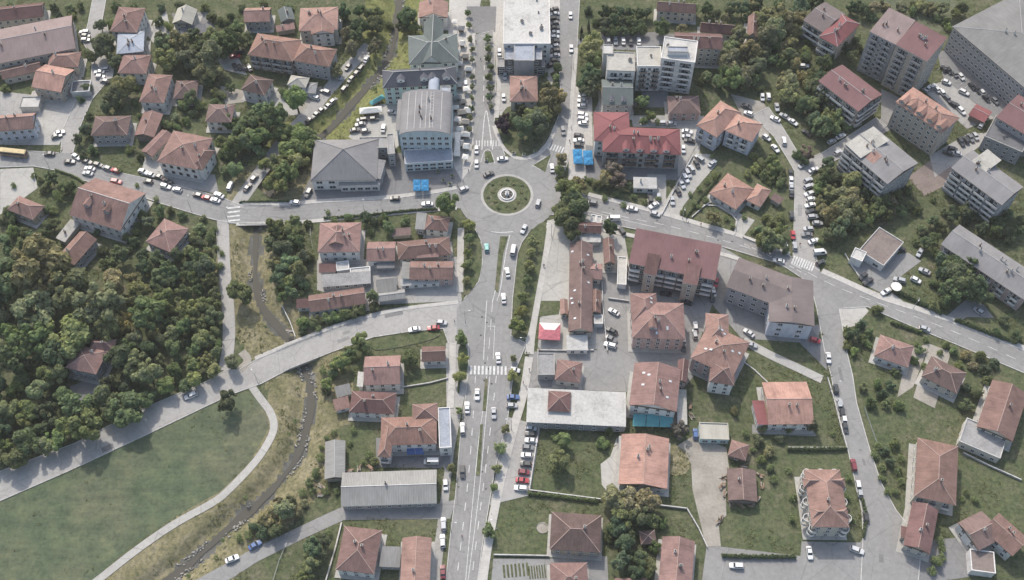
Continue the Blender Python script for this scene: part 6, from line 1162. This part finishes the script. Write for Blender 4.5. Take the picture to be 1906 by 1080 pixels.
# the tree in front of the isolated wood house
for x, y, r_, c in ((222,668,26,'d'),(205,715,20,'d'),(240,640,18,'g'),(120,660,20,'g'),(110,700,18,'g'),(172,752,18,'g'),(150,600,18,'d'),(225,610,16,'g')): tree('p', x, y, r_, c, 'wood_tree')
rb = random.Random(31)
for i in range(6, len(STREAM)-4, 3):
    if rb.random() < .55: continue
    c_, l_, r_ = strip_pts(STREAM[i-1:i+2], rb.uniform(2.6, 6.0)); px_, py_ = proj((l_ if rb.random() < .5 else r_)[1])
    if not (392 < py_ < 425 or 622 < py_ < 695): tree('p', px_, py_-3, rb.uniform(3.5, 7), rb.choice('gool'))
# the 290 largest shrubs are things; the rest join into one mass of undershrubs
SHRUBS.sort(key=lambda q: -q[0])
for q in SHRUBS[:290]: tree(*q[1:], late=True)
vs_ = []; rj = np.random.RandomState(4)
for Rm, t, x, y, r, c in SHRUBS[290:]:
    me_ = CROWN['small'][rj.randint(6)]; co = np.empty(len(me_.vertices)*3); me_.vertices.foreach_get('co', co); co = co.reshape(-1, 3)[:2400]*Rm*np.array([1, 1, .9]); p = P(*T(t, x, y), Rm*.75); vs_.append(co+np.array([p.x, p.y, Rm*.7]))
vs_ = np.concatenate(vs_); fi = np.arange(len(vs_), dtype=np.int32); sm_ = bpy.data.meshes.new('low_shrubs'); sm_.vertices.add(len(vs_)); sm_.vertices.foreach_set('co', vs_.ravel()); sm_.loops.add(len(vs_)); sm_.loops.foreach_set('vertex_index', fi); sm_.polygons.add(len(vs_)//4); sm_.polygons.foreach_set('loop_start', fi[::4].copy()); sm_.polygons.foreach_set('loop_total', np.full(len(vs_)//4, 4, np.int32)); sm_.materials.append(MAT['leaf']); sm_.update()
so_ = bpy.data.objects.new('low_shrubs', sm_); link(so_); so_.color = (*LEAFC['g'][0], 1); tag(so_, 'scattered small low shrubs in gardens and along walls', 'shrubs', kind='stuff')
# clipped hedges: line in pixels, height
def hedge(line, h, c, label):
    l = resample(line, 1.0); a, z_ = P(*l[0], 0), P(*l[-1], 0); L = sum((P(*l[i+1], 0)-P(*l[i], 0)).length for i in range(len(l)-1)); n = max(1, int(L/3.2))
    mid = l[len(l)//2]; e = empty('hedge', P(*mid, 0)); col = LEAFC[c][0]
    for k in range(n):
        i0, i1 = int(k*(len(l)-1)/n), int((k+1)*(len(l)-1)/n); p, q = P(*l[i0], 0), P(*l[i1], 0); dd = q-p
        s = put('hedge_section', rt.choice(CROWN['hedge']), e, (p+q)/2 - e.location + Vector((0,0,h*.5)), math.atan2(dd.y, dd.x)); s.scale = (dd.length*.62, h*1.6, h*2.4); j = rt.uniform(.85,1.15); s.color = (col[0]*j, col[1]*j, col[2]*j, 1)
    m = MB()
    for k in range(n+1):
        i0 = int(k*(len(l)-1)/n); p = P(*l[i0], 0)-e.location; m.bar(p, p+Vector((0,0,h*.7)), .05, 'bark', 4)
    m.build('stem', e)
    tag(e, label, 'hedge', 'hedges')
hedge([(1660,540),(1700,560),(1750,585)], 1.8, 'd', 'dark clipped hedge between the upper lawn and the east road'); hedge([(1778,598),(1830,618),(1890,640)], 1.8, 'd', 'dark hedge along the east road near the right edge')
hedge([(1658,602),(1690,612),(1712,620)], 1.5, 'g', 'short green hedge on the lower side of the east road'); hedge([(985,920),(1040,926),(1110,934)], 1.4, 'g', 'low hedge along the wall below the parked car row')
hedge([(1466,838),(1520,838),(1572,837)], 1.5, 'd', 'straight dark hedge above the villa with curved balconies'); hedge([(1345,1036),(1400,1038),(1478,1038)], 1.6, 'd', 'dark hedge behind the white car near the bottom edge')
hedge([(1278,405),(1300,375),(1325,345),(1340,325)], 1.0, 'd', 'dark hedge between the bungalow garden and the car park'); hedge([(605,408),(680,403),(770,393),(812,391)], 1.2, 'd', 'long dark hedge below the west road')
hedge([(1606,1000),(1612,960),(1604,930)], 1.3, 'd', 'hedge between the curved balcony villa and the cross street'); hedge([(855,700),(853,730)], .8, 'g', 'very short hedge on the avenue pavement')
hedge([(448,378),(500,376),(535,376)], 1.0, 'd', 'dark hedge between the riverside lawn and the west road'); hedge([(105,318),(140,330),(155,340)], 1.0, 'g', 'green hedge at the garden corner below the bus')
# ---------------------------------------------------------------- walls and fences
def wall_run(label, line, h, th=.25, mat='concrete_wall', name='garden_wall', cat='wall'):
    w_ = [P(*q, 0) for q in line]; e = empty(name, w_[0])
    for a, b_ in zip(w_[:-1], w_[1:]):
        dd = b_-a; n = max(1, round(dd.length/4.5))
        for k in range(n):
            p, q = a.lerp(b_, k/n), a.lerp(b_, (k+1)/n); mid = (p+q)/2 - w_[0]; m = MB()
            m.box(mid+Vector((0,0,h/2-.1)), ((q-p).length-.04, th, h+.2), mat, dd); m.box(mid+Vector((0,0,h+.04)), ((q-p).length, th+.12, .08), 'kerb', dd); m.build('wall_panel', e)
            m = MB(); m.box(p-w_[0]+Vector((0,0,h/2)), (th+.14, th+.14, h+.3), mat, dd); m.build('pillar', e)
    tag(e, label, cat, 'garden walls')
def fence_run(label, line, h=1.2):
    w_ = [P(*q, 0) for q in line]; e = empty('fence', w_[0])
    for a, b_ in zip(w_[:-1], w_[1:]):
        dd = b_-a; n = max(1, round(dd.length/2.6))
        for k in range(n):
            p, q = a.lerp(b_, k/n)-w_[0], a.lerp(b_, (k+1)/n)-w_[0]
            m = MB(); m.bar(p, p+Vector((0,0,h)), .06, 'steel', 5); m.build('post', e)
            m = MB()
            for z in (h*.35, h*.65, h*.95): m.bar(p+Vector((0,0,z)), q+Vector((0,0,z)), .03, 'steel', 4)
            m.build('rail', e)
    tag(e, label, 'fence', 'fences')
wall_run('low white wall behind the row of parked cars on the avenue', [(1003,796),(995,850),(985,915)], .9, .22, 'white')
wall_run('stone garden wall below the lawn with two round trees', [(985,914),(1040,921),(1118,931)], 1.1); wall_run('stone garden wall right of the big olive trees', [(1228,942),(1278,948),(1300,985),(1316,1020)], 1.0)
wall_run('low wall around the meadow side of the bottom yard', [(920,1034),(1022,1036)], 1.0); wall_run('pale wall along the car park beside the hotel', [(1232,400),(1262,340),(1290,290)], .8, .2, 'white')
wall_run('white gate wall in front of the bungalow garden', [(1288,405),(1310,385),(1322,378)], .7, .2, 'white'); wall_run('curved garden kerb wall round the bungalow front lawn', [(1310,383),(1335,384),(1360,398),(1371,412),(1367,438)], .5)
wall_run('garden wall along the bungalow plot by the east road', [(1383,443),(1430,462),(1470,478)], .8); wall_run('garden wall left of the cross street', [(1540,705),(1552,745),(1563,790),(1576,835)], .8)
wall_run('garden wall between the two lawns left of the cross street', [(1467,834),(1520,834),(1574,834)], .6, .2, 'kerb'); wall_run('long garden wall right of the large salmon house', [(1793,845),(1840,868),(1900,895)], .9)
wall_run('wall between the avenue and the small lawn with sheds', [(748,722),(800,714),(834,705)], .7); wall_run('courtyard wall behind the row house', [(1120,525),(1122,575),(1130,655)], 1.0)
wall_run('courtyard boundary wall above the pink three storey house', [(1133,557),(1170,562)], .9); wall_run('boundary wall along the lane of the brown corner house', [(1003,653),(1060,654),(1105,653)], .7)
wall_run('garden wall of the brown hipped bottom house', [(636,975),(625,1020),(606,1085)], .8, .3, 'w_cream'); wall_run('white wall in front of the long low hedge house', [(525,570),(540,600),(550,628)], .6, .2, 'white')
wall_run('diagonal path wall across the lawn below the tall salmon house', [(1385,675),(1405,690),(1428,712)], .35, .3, 'kerb'); wall_run('garage yard wall beside the grassy triangle', [(1573,474),(1585,495),(1598,515)], .5, .2, 'white')
fence_run('thin steel fence along the upper side of the bridge road', [(672,596),(620,612),(577,629)]); fence_run('steel fence of the garden below the west road', [(578,415),(578,440),(583,465)]); fence_run('steel fence behind the meadow footpath lane', [(535,1010),(520,1045),(508,1085)])
fence_run('steel fence left of the footpath lane trees', [(404,430),(406,470),(408,505)]); fence_run('steel fence between the lawn and lane right of the cross street', [(1608,760),(1622,800),(1640,850)]); fence_run('steel railing between the hotel car park bays', [(1262,330),(1285,290),(1300,262)], .9)

# ---------------------------------------------------------------- street lamps and poles
def lamp_mesh():
    a = MB(); a.bar((0,0,0), (0,0,8), .1, 'steel', 8, .06); a.bar((0,0,0), (0,0,.5), .18, 'steel', 8)
    b_ = MB(); b_.bar((0,0,7.9), (1.5,0,8.3), .045, 'steel', 6)
    c_ = MB(); c_.box((1.75,0,8.3), (.75,.3,.14), 'frame_white', taper=.8)
    return a.mesh('pole'), b_.mesh('arm'), c_.mesh('lamp_head')
LM = lamp_mesh()
def lamp(px, py, tx, ty, label):
    p = P(px, py, 0); q = P(tx, ty, 0); e = empty('street_lamp', (p.x, p.y, .1)); e.rotation_euler.z = math.atan2(q.y-p.y, q.x-p.x)
    for n_, me_ in zip(('pole', 'arm', 'lamp_head'), LM): put(n_, me_, e, (0,0,0))
    tag(e, label, 'street lamp', 'street lamps')
for q in ((95,318,90,296,'street lamp at the garden corner below the bus'), (357,394,365,370,'street lamp on the west road near the crossroads'), (425,415,440,400,'street lamp beside the short west bridge'), (680,402,680,385,'street lamp in the middle of the west road'),
          (866,600,885,600,'street lamp left of the avenue near the bridge road'), (862,780,880,780,'street lamp by the salmon house with roof terrace'), (840,990,860,990,'street lamp on the avenue near the orange bottom house'), (978,650,955,650,'street lamp right of the avenue near the zebra crossing'),
          (952,800,930,800,'street lamp beside the parked car row'), (925,985,905,985,'street lamp on the avenue near the bottom edge'), (1270,408,1270,425,'street lamp by the hotel car park exit'), (1456,473,1460,490,'street lamp at the junction zebra on the east road'),
          (1700,575,1695,590,'street lamp on the upper side of the east road'), (1067,130,1055,130,'street lamp on the northern right street'), (926,110,912,110,'street lamp on the northern left street'), (1545,730,1560,730,'street lamp on the cross street'), (481,715,470,700,'street lamp at the meadow footpath entrance'), (1026,440,1000,440,'street lamp near the roundabout beside the right verge')): lamp(*q)

# ---------------------------------------------------------------- parasols, tents, awnings, stalls
def parasol(px, py, z, half, mat, label, rz=0.0, group='parasols'):
    p = P(px, py, z); e = empty('parasol', (p.x, p.y, .12)); e.rotation_euler.z = rz
    m = MB(); c = [(-half,-half), (half,-half), (half,half), (-half,half)]
    for k in range(4):
        a, b_ = c[k], c[(k+1)%4]; mid = ((a[0]+b_[0])/2, (a[1]+b_[1])/2, z-.06)
        m.poly([(*a, z), mid, (0,0,z+half*.36)], mat); m.poly([mid, (*b_, z), (0,0,z+half*.36)], mat); m.poly([(*a, z-.28), (*b_, z-.28), (*b_, z), mid, (*a, z)], mat)
    m.build('canopy', e); m = MB(); m.bar((0,0,0), (0,0,z+half*.36), .05, 'steel', 6); m.build('pole', e); m = MB(); m.box((0,0,.06), (.8,.8,.12), 'concrete'); m.build('base', e)
    if label: tag(e, label, 'parasol', group)
    else: tag(e, None, 'parasol', group); THINGS.append((e, 'white market parasol', (px, py)))
for i, (x, y, s) in enumerate(((1075,285,'upper left'),(1094,287,'upper right'),(1076,298,'lower left'),(1095,300,'lower right'))): parasol(x, y, 2.6, 1.92, 'fabric_blue', f'bright blue parasol beside the hotel, {s} of four', .02, 'blue parasols by the hotel')
for x, y, s in ((776,340,'upper left'),(791,340,'upper right'),(776,350,'lower left'),(791,350,'lower right')): parasol(x, y, 2.6, 1.48, 'fabric_blue', f'blue parasol on the shopping centre forecourt, {s} of four', .0, 'blue parasols on the forecourt')
def tent(px, py, w_, l_, h, mat, label, rz=0.0, name='market_tent'):
    p = P(px, py, h); e = empty(name, (p.x, p.y, .1)); e.rotation_euler.z = rz; m = MB()
    a, b_ = w_/2, l_/2
    m.poly([(-a,-b_,h), (a,-b_,h), (a*.5,0,h+1.1), (-a*.5,0,h+1.1)], mat); m.poly([(a,b_,h), (-a,b_,h), (-a*.5,0,h+1.1), (a*.5,0,h+1.1)], 'canvas' if mat == 'fabric_pink' else mat)
    m.poly([(a,-b_,h), (a,b_,h), (a*.5,0,h+1.1)], mat); m.poly([(-a,b_,h), (-a,-b_,h), (-a*.5,0,h+1.1)], mat)
    for (x0, y0), (x1, y1) in (((-a,-b_),(a,-b_)), ((a,-b_),(a,b_)), ((a,b_),(-a,b_)), ((-a,b_),(-a,-b_))): m.poly([(x0,y0,h-.35), (x1,y1,h-.35), (x1,y1,h), (x0,y0,h)], mat)
    m.build('canopy', e)
    for x in (-a+.1, a-.1):
        for y in (-b_+.1, b_-.1): m = MB(); m.bar((x,y,0), (x,y,h), .06, 'steel', 5); m.build('leg', e)
    m = MB(); m.box((0,0,.8), (w_*.7,l_*.35,.1), 'wood'); m.box((0,0,.4), (w_*.66,l_*.3,.7), 'wood'); m.build('table', e)
    return e
tag(tent(1023,617,8.0,7.2,3.0,'fabric_pink','', -.05, 'cafe_tent'), 'pink and white cafe tent beside the right avenue pavement', 'tent')
rs_ = random.Random(8)
STALLS = [(848,95),(852,118),(850,140),(855,158),(868,165),(850,180),(862,188),(848,200),(860,208),(870,205),(852,222),(866,226),(856,240),(849,252),(866,250),(856,266),(868,272),(850,285),(866,292),(845,72),(860,80),(866,104),(872,128),(846,40),(858,52)]
for x, y in STALLS:
    if rs_.random() < .6:
        e = tent(x, y, rs_.uniform(2.4,4.2), rs_.uniform(2.2,3.4), 2.3, rs_.choice(('canvas','canvas','flat_white','flat_grey','w_beige')), '', rs_.uniform(-.2,.2)); tag(e, None, 'stall', 'market stalls'); THINGS.append((e, 'small pale market stall', (x, y)))
    else: parasol(x, y, 2.4, rs_.uniform(1.1,1.6), 'canvas', None, rs_.uniform(-.3,.3), 'market parasols')
e = tent(851,268,2.6,13,2.6,'canvas','', 0.0); tag(e, 'long white ribbed market canopy beside the blue shopping centre', 'canopy')
e = tent(690,205,9.5,3.4,2.8,'canvas','', .12); tag(e, 'long white canopy at the riverside car park', 'canopy'); e = tent(702,186,7,2.2,2.4,'fabric_teal','', .7); tag(e, 'turquoise canopy behind the slate roofed building', 'canopy')
# awnings of the pink house, blue canopy of the salmon house
def awning(label, q, z0, z1, mat, n):
    W = [P(x, y, z) for (x, y), z in zip(q, (z0, z0, z1, z1))]; c = W[0]; e = empty('awning', (c.x, c.y, 0)); o_ = Vector((c.x, c.y, 0))
    for k in range(n):
        a, b_ = W[0].lerp(W[1], k/n+.008), W[0].lerp(W[1], (k+1)/n-.008); d_, c_ = W[3].lerp(W[2], k/n+.008), W[3].lerp(W[2], (k+1)/n-.008); m = MB(); dz = Vector((0,0,-.08))
        m.poly([a-o_, b_-o_, c_-o_, d_-o_], mat); m.poly([d_-o_+dz, c_-o_+dz, b_-o_+dz, a-o_+dz], mat); m.poly([a-o_+dz*4, b_-o_+dz*4, b_-o_, a-o_], mat); m.build('awning_panel', e)
    for f_ in (0.02, .5, .98): p = W[0].lerp(W[1], f_)-o_; m = MB(); m.bar((p.x,p.y,0), p, .06, 'steel', 5); m.build('post', e)
    tag(e, label, 'awning')
awning('teal awning of three panels in front of the pink house', [(1177,793),(1252,795),(1254,772),(1178,770)], 2.8, 3.3, 'fabric_teal', 3); awning('dark blue canopy in the yard of the salmon terrace house', [(757,846),(790,845),(783,825),(757,826)], 3.0, 3.2, 'tarp_blue', 2)
# ---------------------------------------------------------------- small clutter the photograph shows: timber stacks, garden tables, pond, planters, bins
def stack(px, py, label, n=6, rz=0.0):
    p = P(px, py, 0); e = empty('timber_stack', (p.x, p.y, .05)); e.rotation_euler.z = rz; r_ = random.Random(int(px*7+py))
    for k in range(n): m = MB(); m.box((r_.uniform(-.5,.5), r_.uniform(-.6,.6), .2+.22*(k//2)), (r_.uniform(1.6,2.6),.35,.2), r_.choice(('wood','rust','stone')), (math.cos(r_.uniform(-.5,.5)), math.sin(r_.uniform(-.5,.5)), 0)); m.build('board', e)
    tag(e, None, 'timber stack', 'timber stacks'); THINGS.append((e, label, (px, py)))
for i, (x, y) in enumerate(((1347,890),(1344,905),(1348,922),(1360,938),(1378,941),(1396,942),(1410,930),(1418,905),(1414,885),(1385,868),(1338,972),(1345,965),(600,908),(608,916),(596,922),(1285,758),(1287,775),(1270,800),(540,618),(650,878),(668,873),(690,872),(585,905))): stack(x, y, 'loose stack of boards', 6, i*.7)
p = P(1010, 983, 0); m = MB(); m.ring((0,0,0), 1.75, 2.0, 0, .25, 'stone', 28); po = m.build('pond', None, (p.x, p.y, .02)); m = MB(); m.ring((0,0,0), 0, 1.76, 0, .1, 'dirt', 28); m.build('basin', po); tag(po, 'round stone edged pond on the lawn of the ribbed brown house', 'pond')
p = P(1665, 540, 0); e = empty('parasol_terrace', (p.x, p.y, .02)); m = MB(); m.ring((0,0,2.4), 0, 2.1, 0, .08, 'canvas', 12); m.build('canopy', e); m = MB(); m.bar((0,0,0), (0,0,2.5), .06, 'steel', 6); m.build('pole', e); tag(e, 'round white garden parasol on the lawn corner by the east road', 'parasol')
def planter_row(label, pts_, mat='concrete'):
    for i, (x, y) in enumerate(pts_):
        p = P(x, y, 0); e = empty('planter', (p.x, p.y, MZ)); m = MB(); m.box((0,0,.35), (1.3,1.3,.7), mat, taper=1.1); m.build('box', e); c_ = put('plant', CROWN['small'][i%6], e, (0,0,.95)); c_.scale = (.75,.75,.6); c_.color = (*LEAFC['g'][0], 1)
        tag(e, None, 'planter', 'concrete planters'); THINGS.append((e, 'square concrete planter', (x, y)))
planter_row('', [(815,322),(825,338),(842,330),(838,345),(956,287),(975,290),(996,284),(905,300),(1090,333),(1102,336)])
def veg_plot(px, py, w_, l_, rz, n=7):
    p = P(px, py, 0); e = empty('vegetable_plot', (p.x, p.y, .06)); e.rotation_euler.z = rz; m = MB(); m.poly([(-w_/2,-l_/2,0), (w_/2,-l_/2,0), (w_/2,l_/2,0), (-w_/2,l_/2,0)], 'bank_grass'); m.build('soil', e)
    for k in range(n): m = MB(); m.box(((k+.5)/n*w_-w_/2, 0, .12), (w_/n*.55, l_*.96, .22), 'lawn' if k % 3 else 'earth_grass', taper=.7); m.build('row', e)
    tag(e, None, 'vegetable plot', 'vegetable plots'); THINGS.append((e, 'small vegetable plot with planted rows', (px, py)))
for q in ((960,1062,9,5,.1),(1000,1065,6,5,.1)): veg_plot(*q)
# dark pointed beds on the traffic island
for k in range(14):
    a = k*2*math.pi/14+.2; rr = RI*(.72 if k % 2 else .55); e = empty('flower_bed', RC+Vector((math.cos(a)*rr, math.sin(a)*rr, .24)))
    c_ = put('foliage', CROWN['small'][k%6], e, (0,0,.2)); c_.scale = (.85,.85,.5); c_.rotation_euler.z = k; c_.color = (*LEAFC['d' if k%2 else 'o'][0], 1); tag(e, None, 'flower bed', 'flower beds of the traffic island'); THINGS.append((e, ('dark' if k%2 else 'olive')+' flower clump on the traffic island', proj(e.location)))
# roof plant: vents on the flat roofs
def vent_mesh():
    m = MB(); m.box((0,0,.45), (1.1,.8,.9), 'steel'); m.box((0,0,.95), (1.25,.95,.1), 'dark'); return m.mesh('roof_vent')
VM = vent_mesh(); rv = random.Random(4)
for w_ in WINGS:
    if w_['kind'] == 'flat' and w_['a']*w_['b'] > 25 and w_['h'] > 6:
        for k in range(int(min(14, w_['a']*w_['b']/22))):
            o = put('roof_vent', VM, w_['root'], w_['W'](rv.uniform(-.8,.8)*w_['a'], rv.uniform(-.8,.8)*w_['b'], w_['h']), rv.uniform(0,3)); s = rv.uniform(.6,1.3); o.scale = (s, s, s)
# ---------------------------------------------------------------- people
def person_mesh(stride):
    me = bpy.data.meshes.new('p'); J = [(0,0,.92),(0,0,1.2),(0,0,1.42),(0,0,1.53),(0,.02,1.66),(0,.02,1.76),(-.2,0,1.40),(-.27,.05,1.12),(-.27,stride*.6,.88),(.2,0,1.40),(.27,-.05,1.12),(.27,-stride*.6,.88),(-.1,0,.86),(-.1,stride*.5,.48),(-.1,stride,.07),(-.1,stride+.16,.04),(.1,0,.86),(.1,-stride*.35,.48),(.1,-stride,.09),(.1,-stride+.16,.04)]
    E = [(0,1),(1,2),(2,3),(3,4),(4,5),(2,6),(6,7),(7,8),(2,9),(9,10),(10,11),(0,12),(12,13),(13,14),(14,15),(0,16),(16,17),(17,18),(18,19)]
    rad = [.15,.15,.15,.06,.10,.085,.065,.05,.04,.065,.05,.04,.10,.07,.05,.045,.10,.07,.05,.045]
    me.from_pydata(J, E, []); o = bpy.data.objects.new('p', me); COL.objects.link(o); md = o.modifiers.new('s', 'SKIN'); 
    for i, r_ in enumerate(rad): me.skin_vertices[0].data[i].radius = (r_, r_)
    me.skin_vertices[0].data[0].use_root = True; o.modifiers.new('u', 'SUBSURF').levels = 1
    dg = bpy.context.evaluated_depsgraph_get(); r = bpy.data.meshes.new_from_object(o.evaluated_get(dg)); bpy.data.objects.remove(o); bpy.data.meshes.remove(me)
    r.materials.clear()
    for n_ in ('cloth', 'rubber', 'skin', 'bark'): r.materials.append(MAT[n_])
    for p in r.polygons:
        c = p.center; p.material_index = 3 if c.z > 1.72 or (c.z > 1.62 and c.y < -.02) else (2 if c.z > 1.5 else (1 if c.z < .92 and abs(c.x) < .22 else (2 if c.z < .95 else 0))); p.use_smooth = True
    r.name = 'person'; return r
PM = [person_mesh(.28), person_mesh(.06)]; rp = random.Random(2)
SHIRT = [((.5,.5,.5),'a white top'), ((.06,.07,.10),'a dark top'), ((.35,.06,.06),'a red top'), ((.10,.16,.32),'a blue top'), ((.28,.26,.22),'a beige top')]
for x, y in ((1011,496),(1013,497),(974,714),(979,722),(868,300),(867,284),(872,320),(851,344),(862,340),(830,345),(895,112),(886,80),(1060,265),(1055,235),(1005,655),(1277,412),(1281,417),(1304,420),(1488,457),(1063,240),(877,175),(864,145),(860,260),(878,250),(985,690),(842,480),(845,500),(846,600),(860,1000)):
    sh, sd = rp.choice(SHIRT); p = P(x, y, 0); o = put('person', PM[rp.random() < .4], None, (p.x, p.y, .16), rp.uniform(0, 6.28)); o.color = (*sh, 1); tag(o, None, 'person', 'people walking in the streets'); THINGS.append((o, f'person in {sd}', (x, y)))

# ---------------------------------------------------------------- undergrowth: rough grass and weeds wherever nothing is paved or built
GX0, GY0, GS = -300.0, 90.0, 0.6; NXg, NYg = 1000, 640
blocked = np.zeros((NYg, NXg), bool)
def block(poly, grow=0.0):
    xs = [p[0] for p in poly]; ys = [p[1] for p in poly]
    i0, i1 = max(0, int((min(xs)-GX0)/GS)), min(NXg, int((max(xs)-GX0)/GS)+2); j0, j1 = max(0, int((min(ys)-GY0)/GS)), min(NYg, int((max(ys)-GY0)/GS)+2)
    if i1 <= i0 or j1 <= j0: return
    xx, yy = np.meshgrid(GX0+np.arange(i0, i1)*GS, GY0+np.arange(j0, j1)*GS); c = np.zeros(xx.shape, bool)
    for k in range(len(poly)):
        (x0, y0), (x1, y1) = poly[k], poly[k-1]
        if y0 == y1: continue
        c ^= ((y0 > yy) != (y1 > yy)) & (xx < (x1-x0)*(yy-y0)/(y1-y0)+x0)
    blocked[j0:j1, i0:i1] |= c
for pl in PAVED: block(pl)
for (_, c, u, v, a, b_, h) in BOX: block([tuple((c+u*(i*(a+.3))+v*(j*(b_+.3)))[:2]) for i, j in ((-1,-1),(1,-1),(1,1),(-1,1))])
block([tuple((RC+Vector((math.cos(t)*RI*1.9, math.sin(t)*RI*1.9, 0)))[:2]) for t in [k*.2 for k in range(32)]])
rg = np.random.RandomState(12)
def vnoise(x, y, s, seed):
    g = np.random.RandomState(seed).rand(256, 256); xi, yi = x/s, y/s; i, j = np.floor(xi).astype(int), np.floor(yi).astype(int); fx, fy = xi-i, yi-j; fx, fy = fx*fx*(3-2*fx), fy*fy*(3-2*fy); G_ = lambda a, b_: g[a % 256, b_ % 256]
    return (G_(i,j)*(1-fx)+G_(i+1,j)*fx)*(1-fy)+(G_(i,j+1)*(1-fx)+G_(i+1,j+1)*fx)*fy
n0 = 150000; ux, uy = rg.uniform(-270, 270, n0), rg.uniform(100, 440, n0)
ii, jj = ((ux-GX0)/GS).astype(int).clip(0, NXg-1), ((uy-GY0)/GS).astype(int).clip(0, NYg-1)
nv = .6*vnoise(ux, uy, 9, 1)+.4*vnoise(ux, uy, 3, 2)
me_px = np.array([proj((x, y, 0)) for x, y in zip(ux, uy)])
meadow_poly = [(0,935),(126,880),(272,812),(430,736),(500,795),(487,823),(410,915),(240,1020),(165,1085),(-60,1160)]
inm = np.array([inpoly(a, b_, meadow_poly) for a, b_ in me_px])
keep = ~blocked[jj, ii] & (rg.rand(n0) < np.clip((nv-.44)*4.0, 0, 1)*np.where(inm, .12, 1.0)) & (me_px[:,0] > -20) & (me_px[:,0] < 1930) & (me_px[:,1] > -20) & (me_px[:,1] < 1100)
ux, uy, nv = ux[keep], uy[keep], nv[keep]; dS = stream_dist(ux, uy); uz = trench(dS); ok_ = dS > 3.2; ux, uy, uz, nv = ux[ok_], uy[ok_], uz[ok_], nv[ok_]
n1 = len(ux); K_ = 3; c3 = np.repeat(np.stack([ux, uy, uz], 1), K_, 0) + rg.normal(size=(n1*K_, 3))*np.array([.35, .35, .0]) ; hgt = np.repeat(np.clip((nv-.52)*2.6, .04, .6), K_); c3[:, 2] += hgt*rg.uniform(.3, 1.0, n1*K_)
nn = rg.normal(size=(n1*K_, 3))*.38+np.array([0, -.1, 1.0]); nn /= np.linalg.norm(nn, axis=1)[:, None]; t1 = np.cross(nn, rg.normal(size=nn.shape)); t1 /= np.linalg.norm(t1, axis=1)[:, None]; t2 = np.cross(nn, t1); sz = (rg.uniform(.16, .40, n1*K_))[:, None]
qv = np.stack([c3-t1*sz, c3+t2*sz*.6, c3+t1*sz, c3-t2*sz*.6], 1).reshape(-1, 3); fi = np.arange(len(qv), dtype=np.int32)
um = bpy.data.meshes.new('undergrowth'); um.vertices.add(len(qv)); um.vertices.foreach_set('co', qv.ravel()); um.loops.add(len(qv)); um.loops.foreach_set('vertex_index', fi); um.polygons.add(len(qv)//4); um.polygons.foreach_set('loop_start', fi[::4].copy()); um.polygons.foreach_set('loop_total', np.full(len(qv)//4, 4, np.int32)); um.materials.append(MAT['leaf']); um.update()
uo = bpy.data.objects.new('undergrowth', um); link(uo); uo.color = (.150,.158,.074,1); tag(uo, 'rough grass, weeds and low plants growing across gardens and verges', 'undergrowth', kind='stuff')
# ---------------------------------------------------------------- haze: thin volume added to lift the dark tones and soften the shadows
hm = NB('haze'); hm.n.remove(hm.b); pv = hm.new('ShaderNodeVolumePrincipled'); pv.inputs['Color'].default_value = (1.0,.985,.95,1); pv.inputs['Density'].default_value = HAZE; hm.link(pv.outputs[0], hm.n['Material Output'].inputs['Volume'])
m = MB(); m.box((0, 1100, 184), (3300, 3300, 376), 'haze'); tag(m.build('haze'), 'thin added haze that lifts the dark tones over the town', 'haze', kind='stuff')
# ---------------------------------------------------------------- labels that single each repeated thing out
ORD = ['', 'second', 'third', 'fourth', 'fifth', 'sixth', 'seventh', 'eighth', 'ninth', 'tenth', 'eleventh', 'twelfth', 'thirteenth', 'fourteenth', 'fifteenth', 'sixteenth', 'seventeenth', 'eighteenth', 'nineteenth', 'twentieth'] + [f'{n}th' for n in range(21, 120)]
pick = {}
for o, ds, (px, py) in THINGS:
    best = min(LAND, key=lambda l: (l[0]-px)**2 + (l[1]-py)**2*1.3); dx, dy = px-best[0], py-best[1]
    rel = ('left of' if dx < 0 else 'right of') if abs(dx) > abs(dy)*1.1 else ('behind' if dy < 0 else 'in front of')
    pick.setdefault((ds, rel, best[2]), []).append((px, o))
for (ds, rel, s), lst in pick.items():
    lst.sort(key=lambda e: e[0]); n = len(lst)
    for i, (_, o) in enumerate(lst):
        tail = '' if n == 1 else (', leftmost' if i == 0 else (', rightmost' if i == n-1 else f', {ORD[i]} from left'))
        lb = f'{ds} {rel} the {s}{tail}'
        if len(lb.split()) > 16: lb = lb.replace('big ', '')
        if len(lb.split()) > 16: lb = lb.replace(' of the ', ' of ').replace(' behind the ', ' behind ')
        if len(lb.split()) > 16: lb = lb.replace(' from left', '').replace(' the ', ' ', 1)
        o['label'] = lb
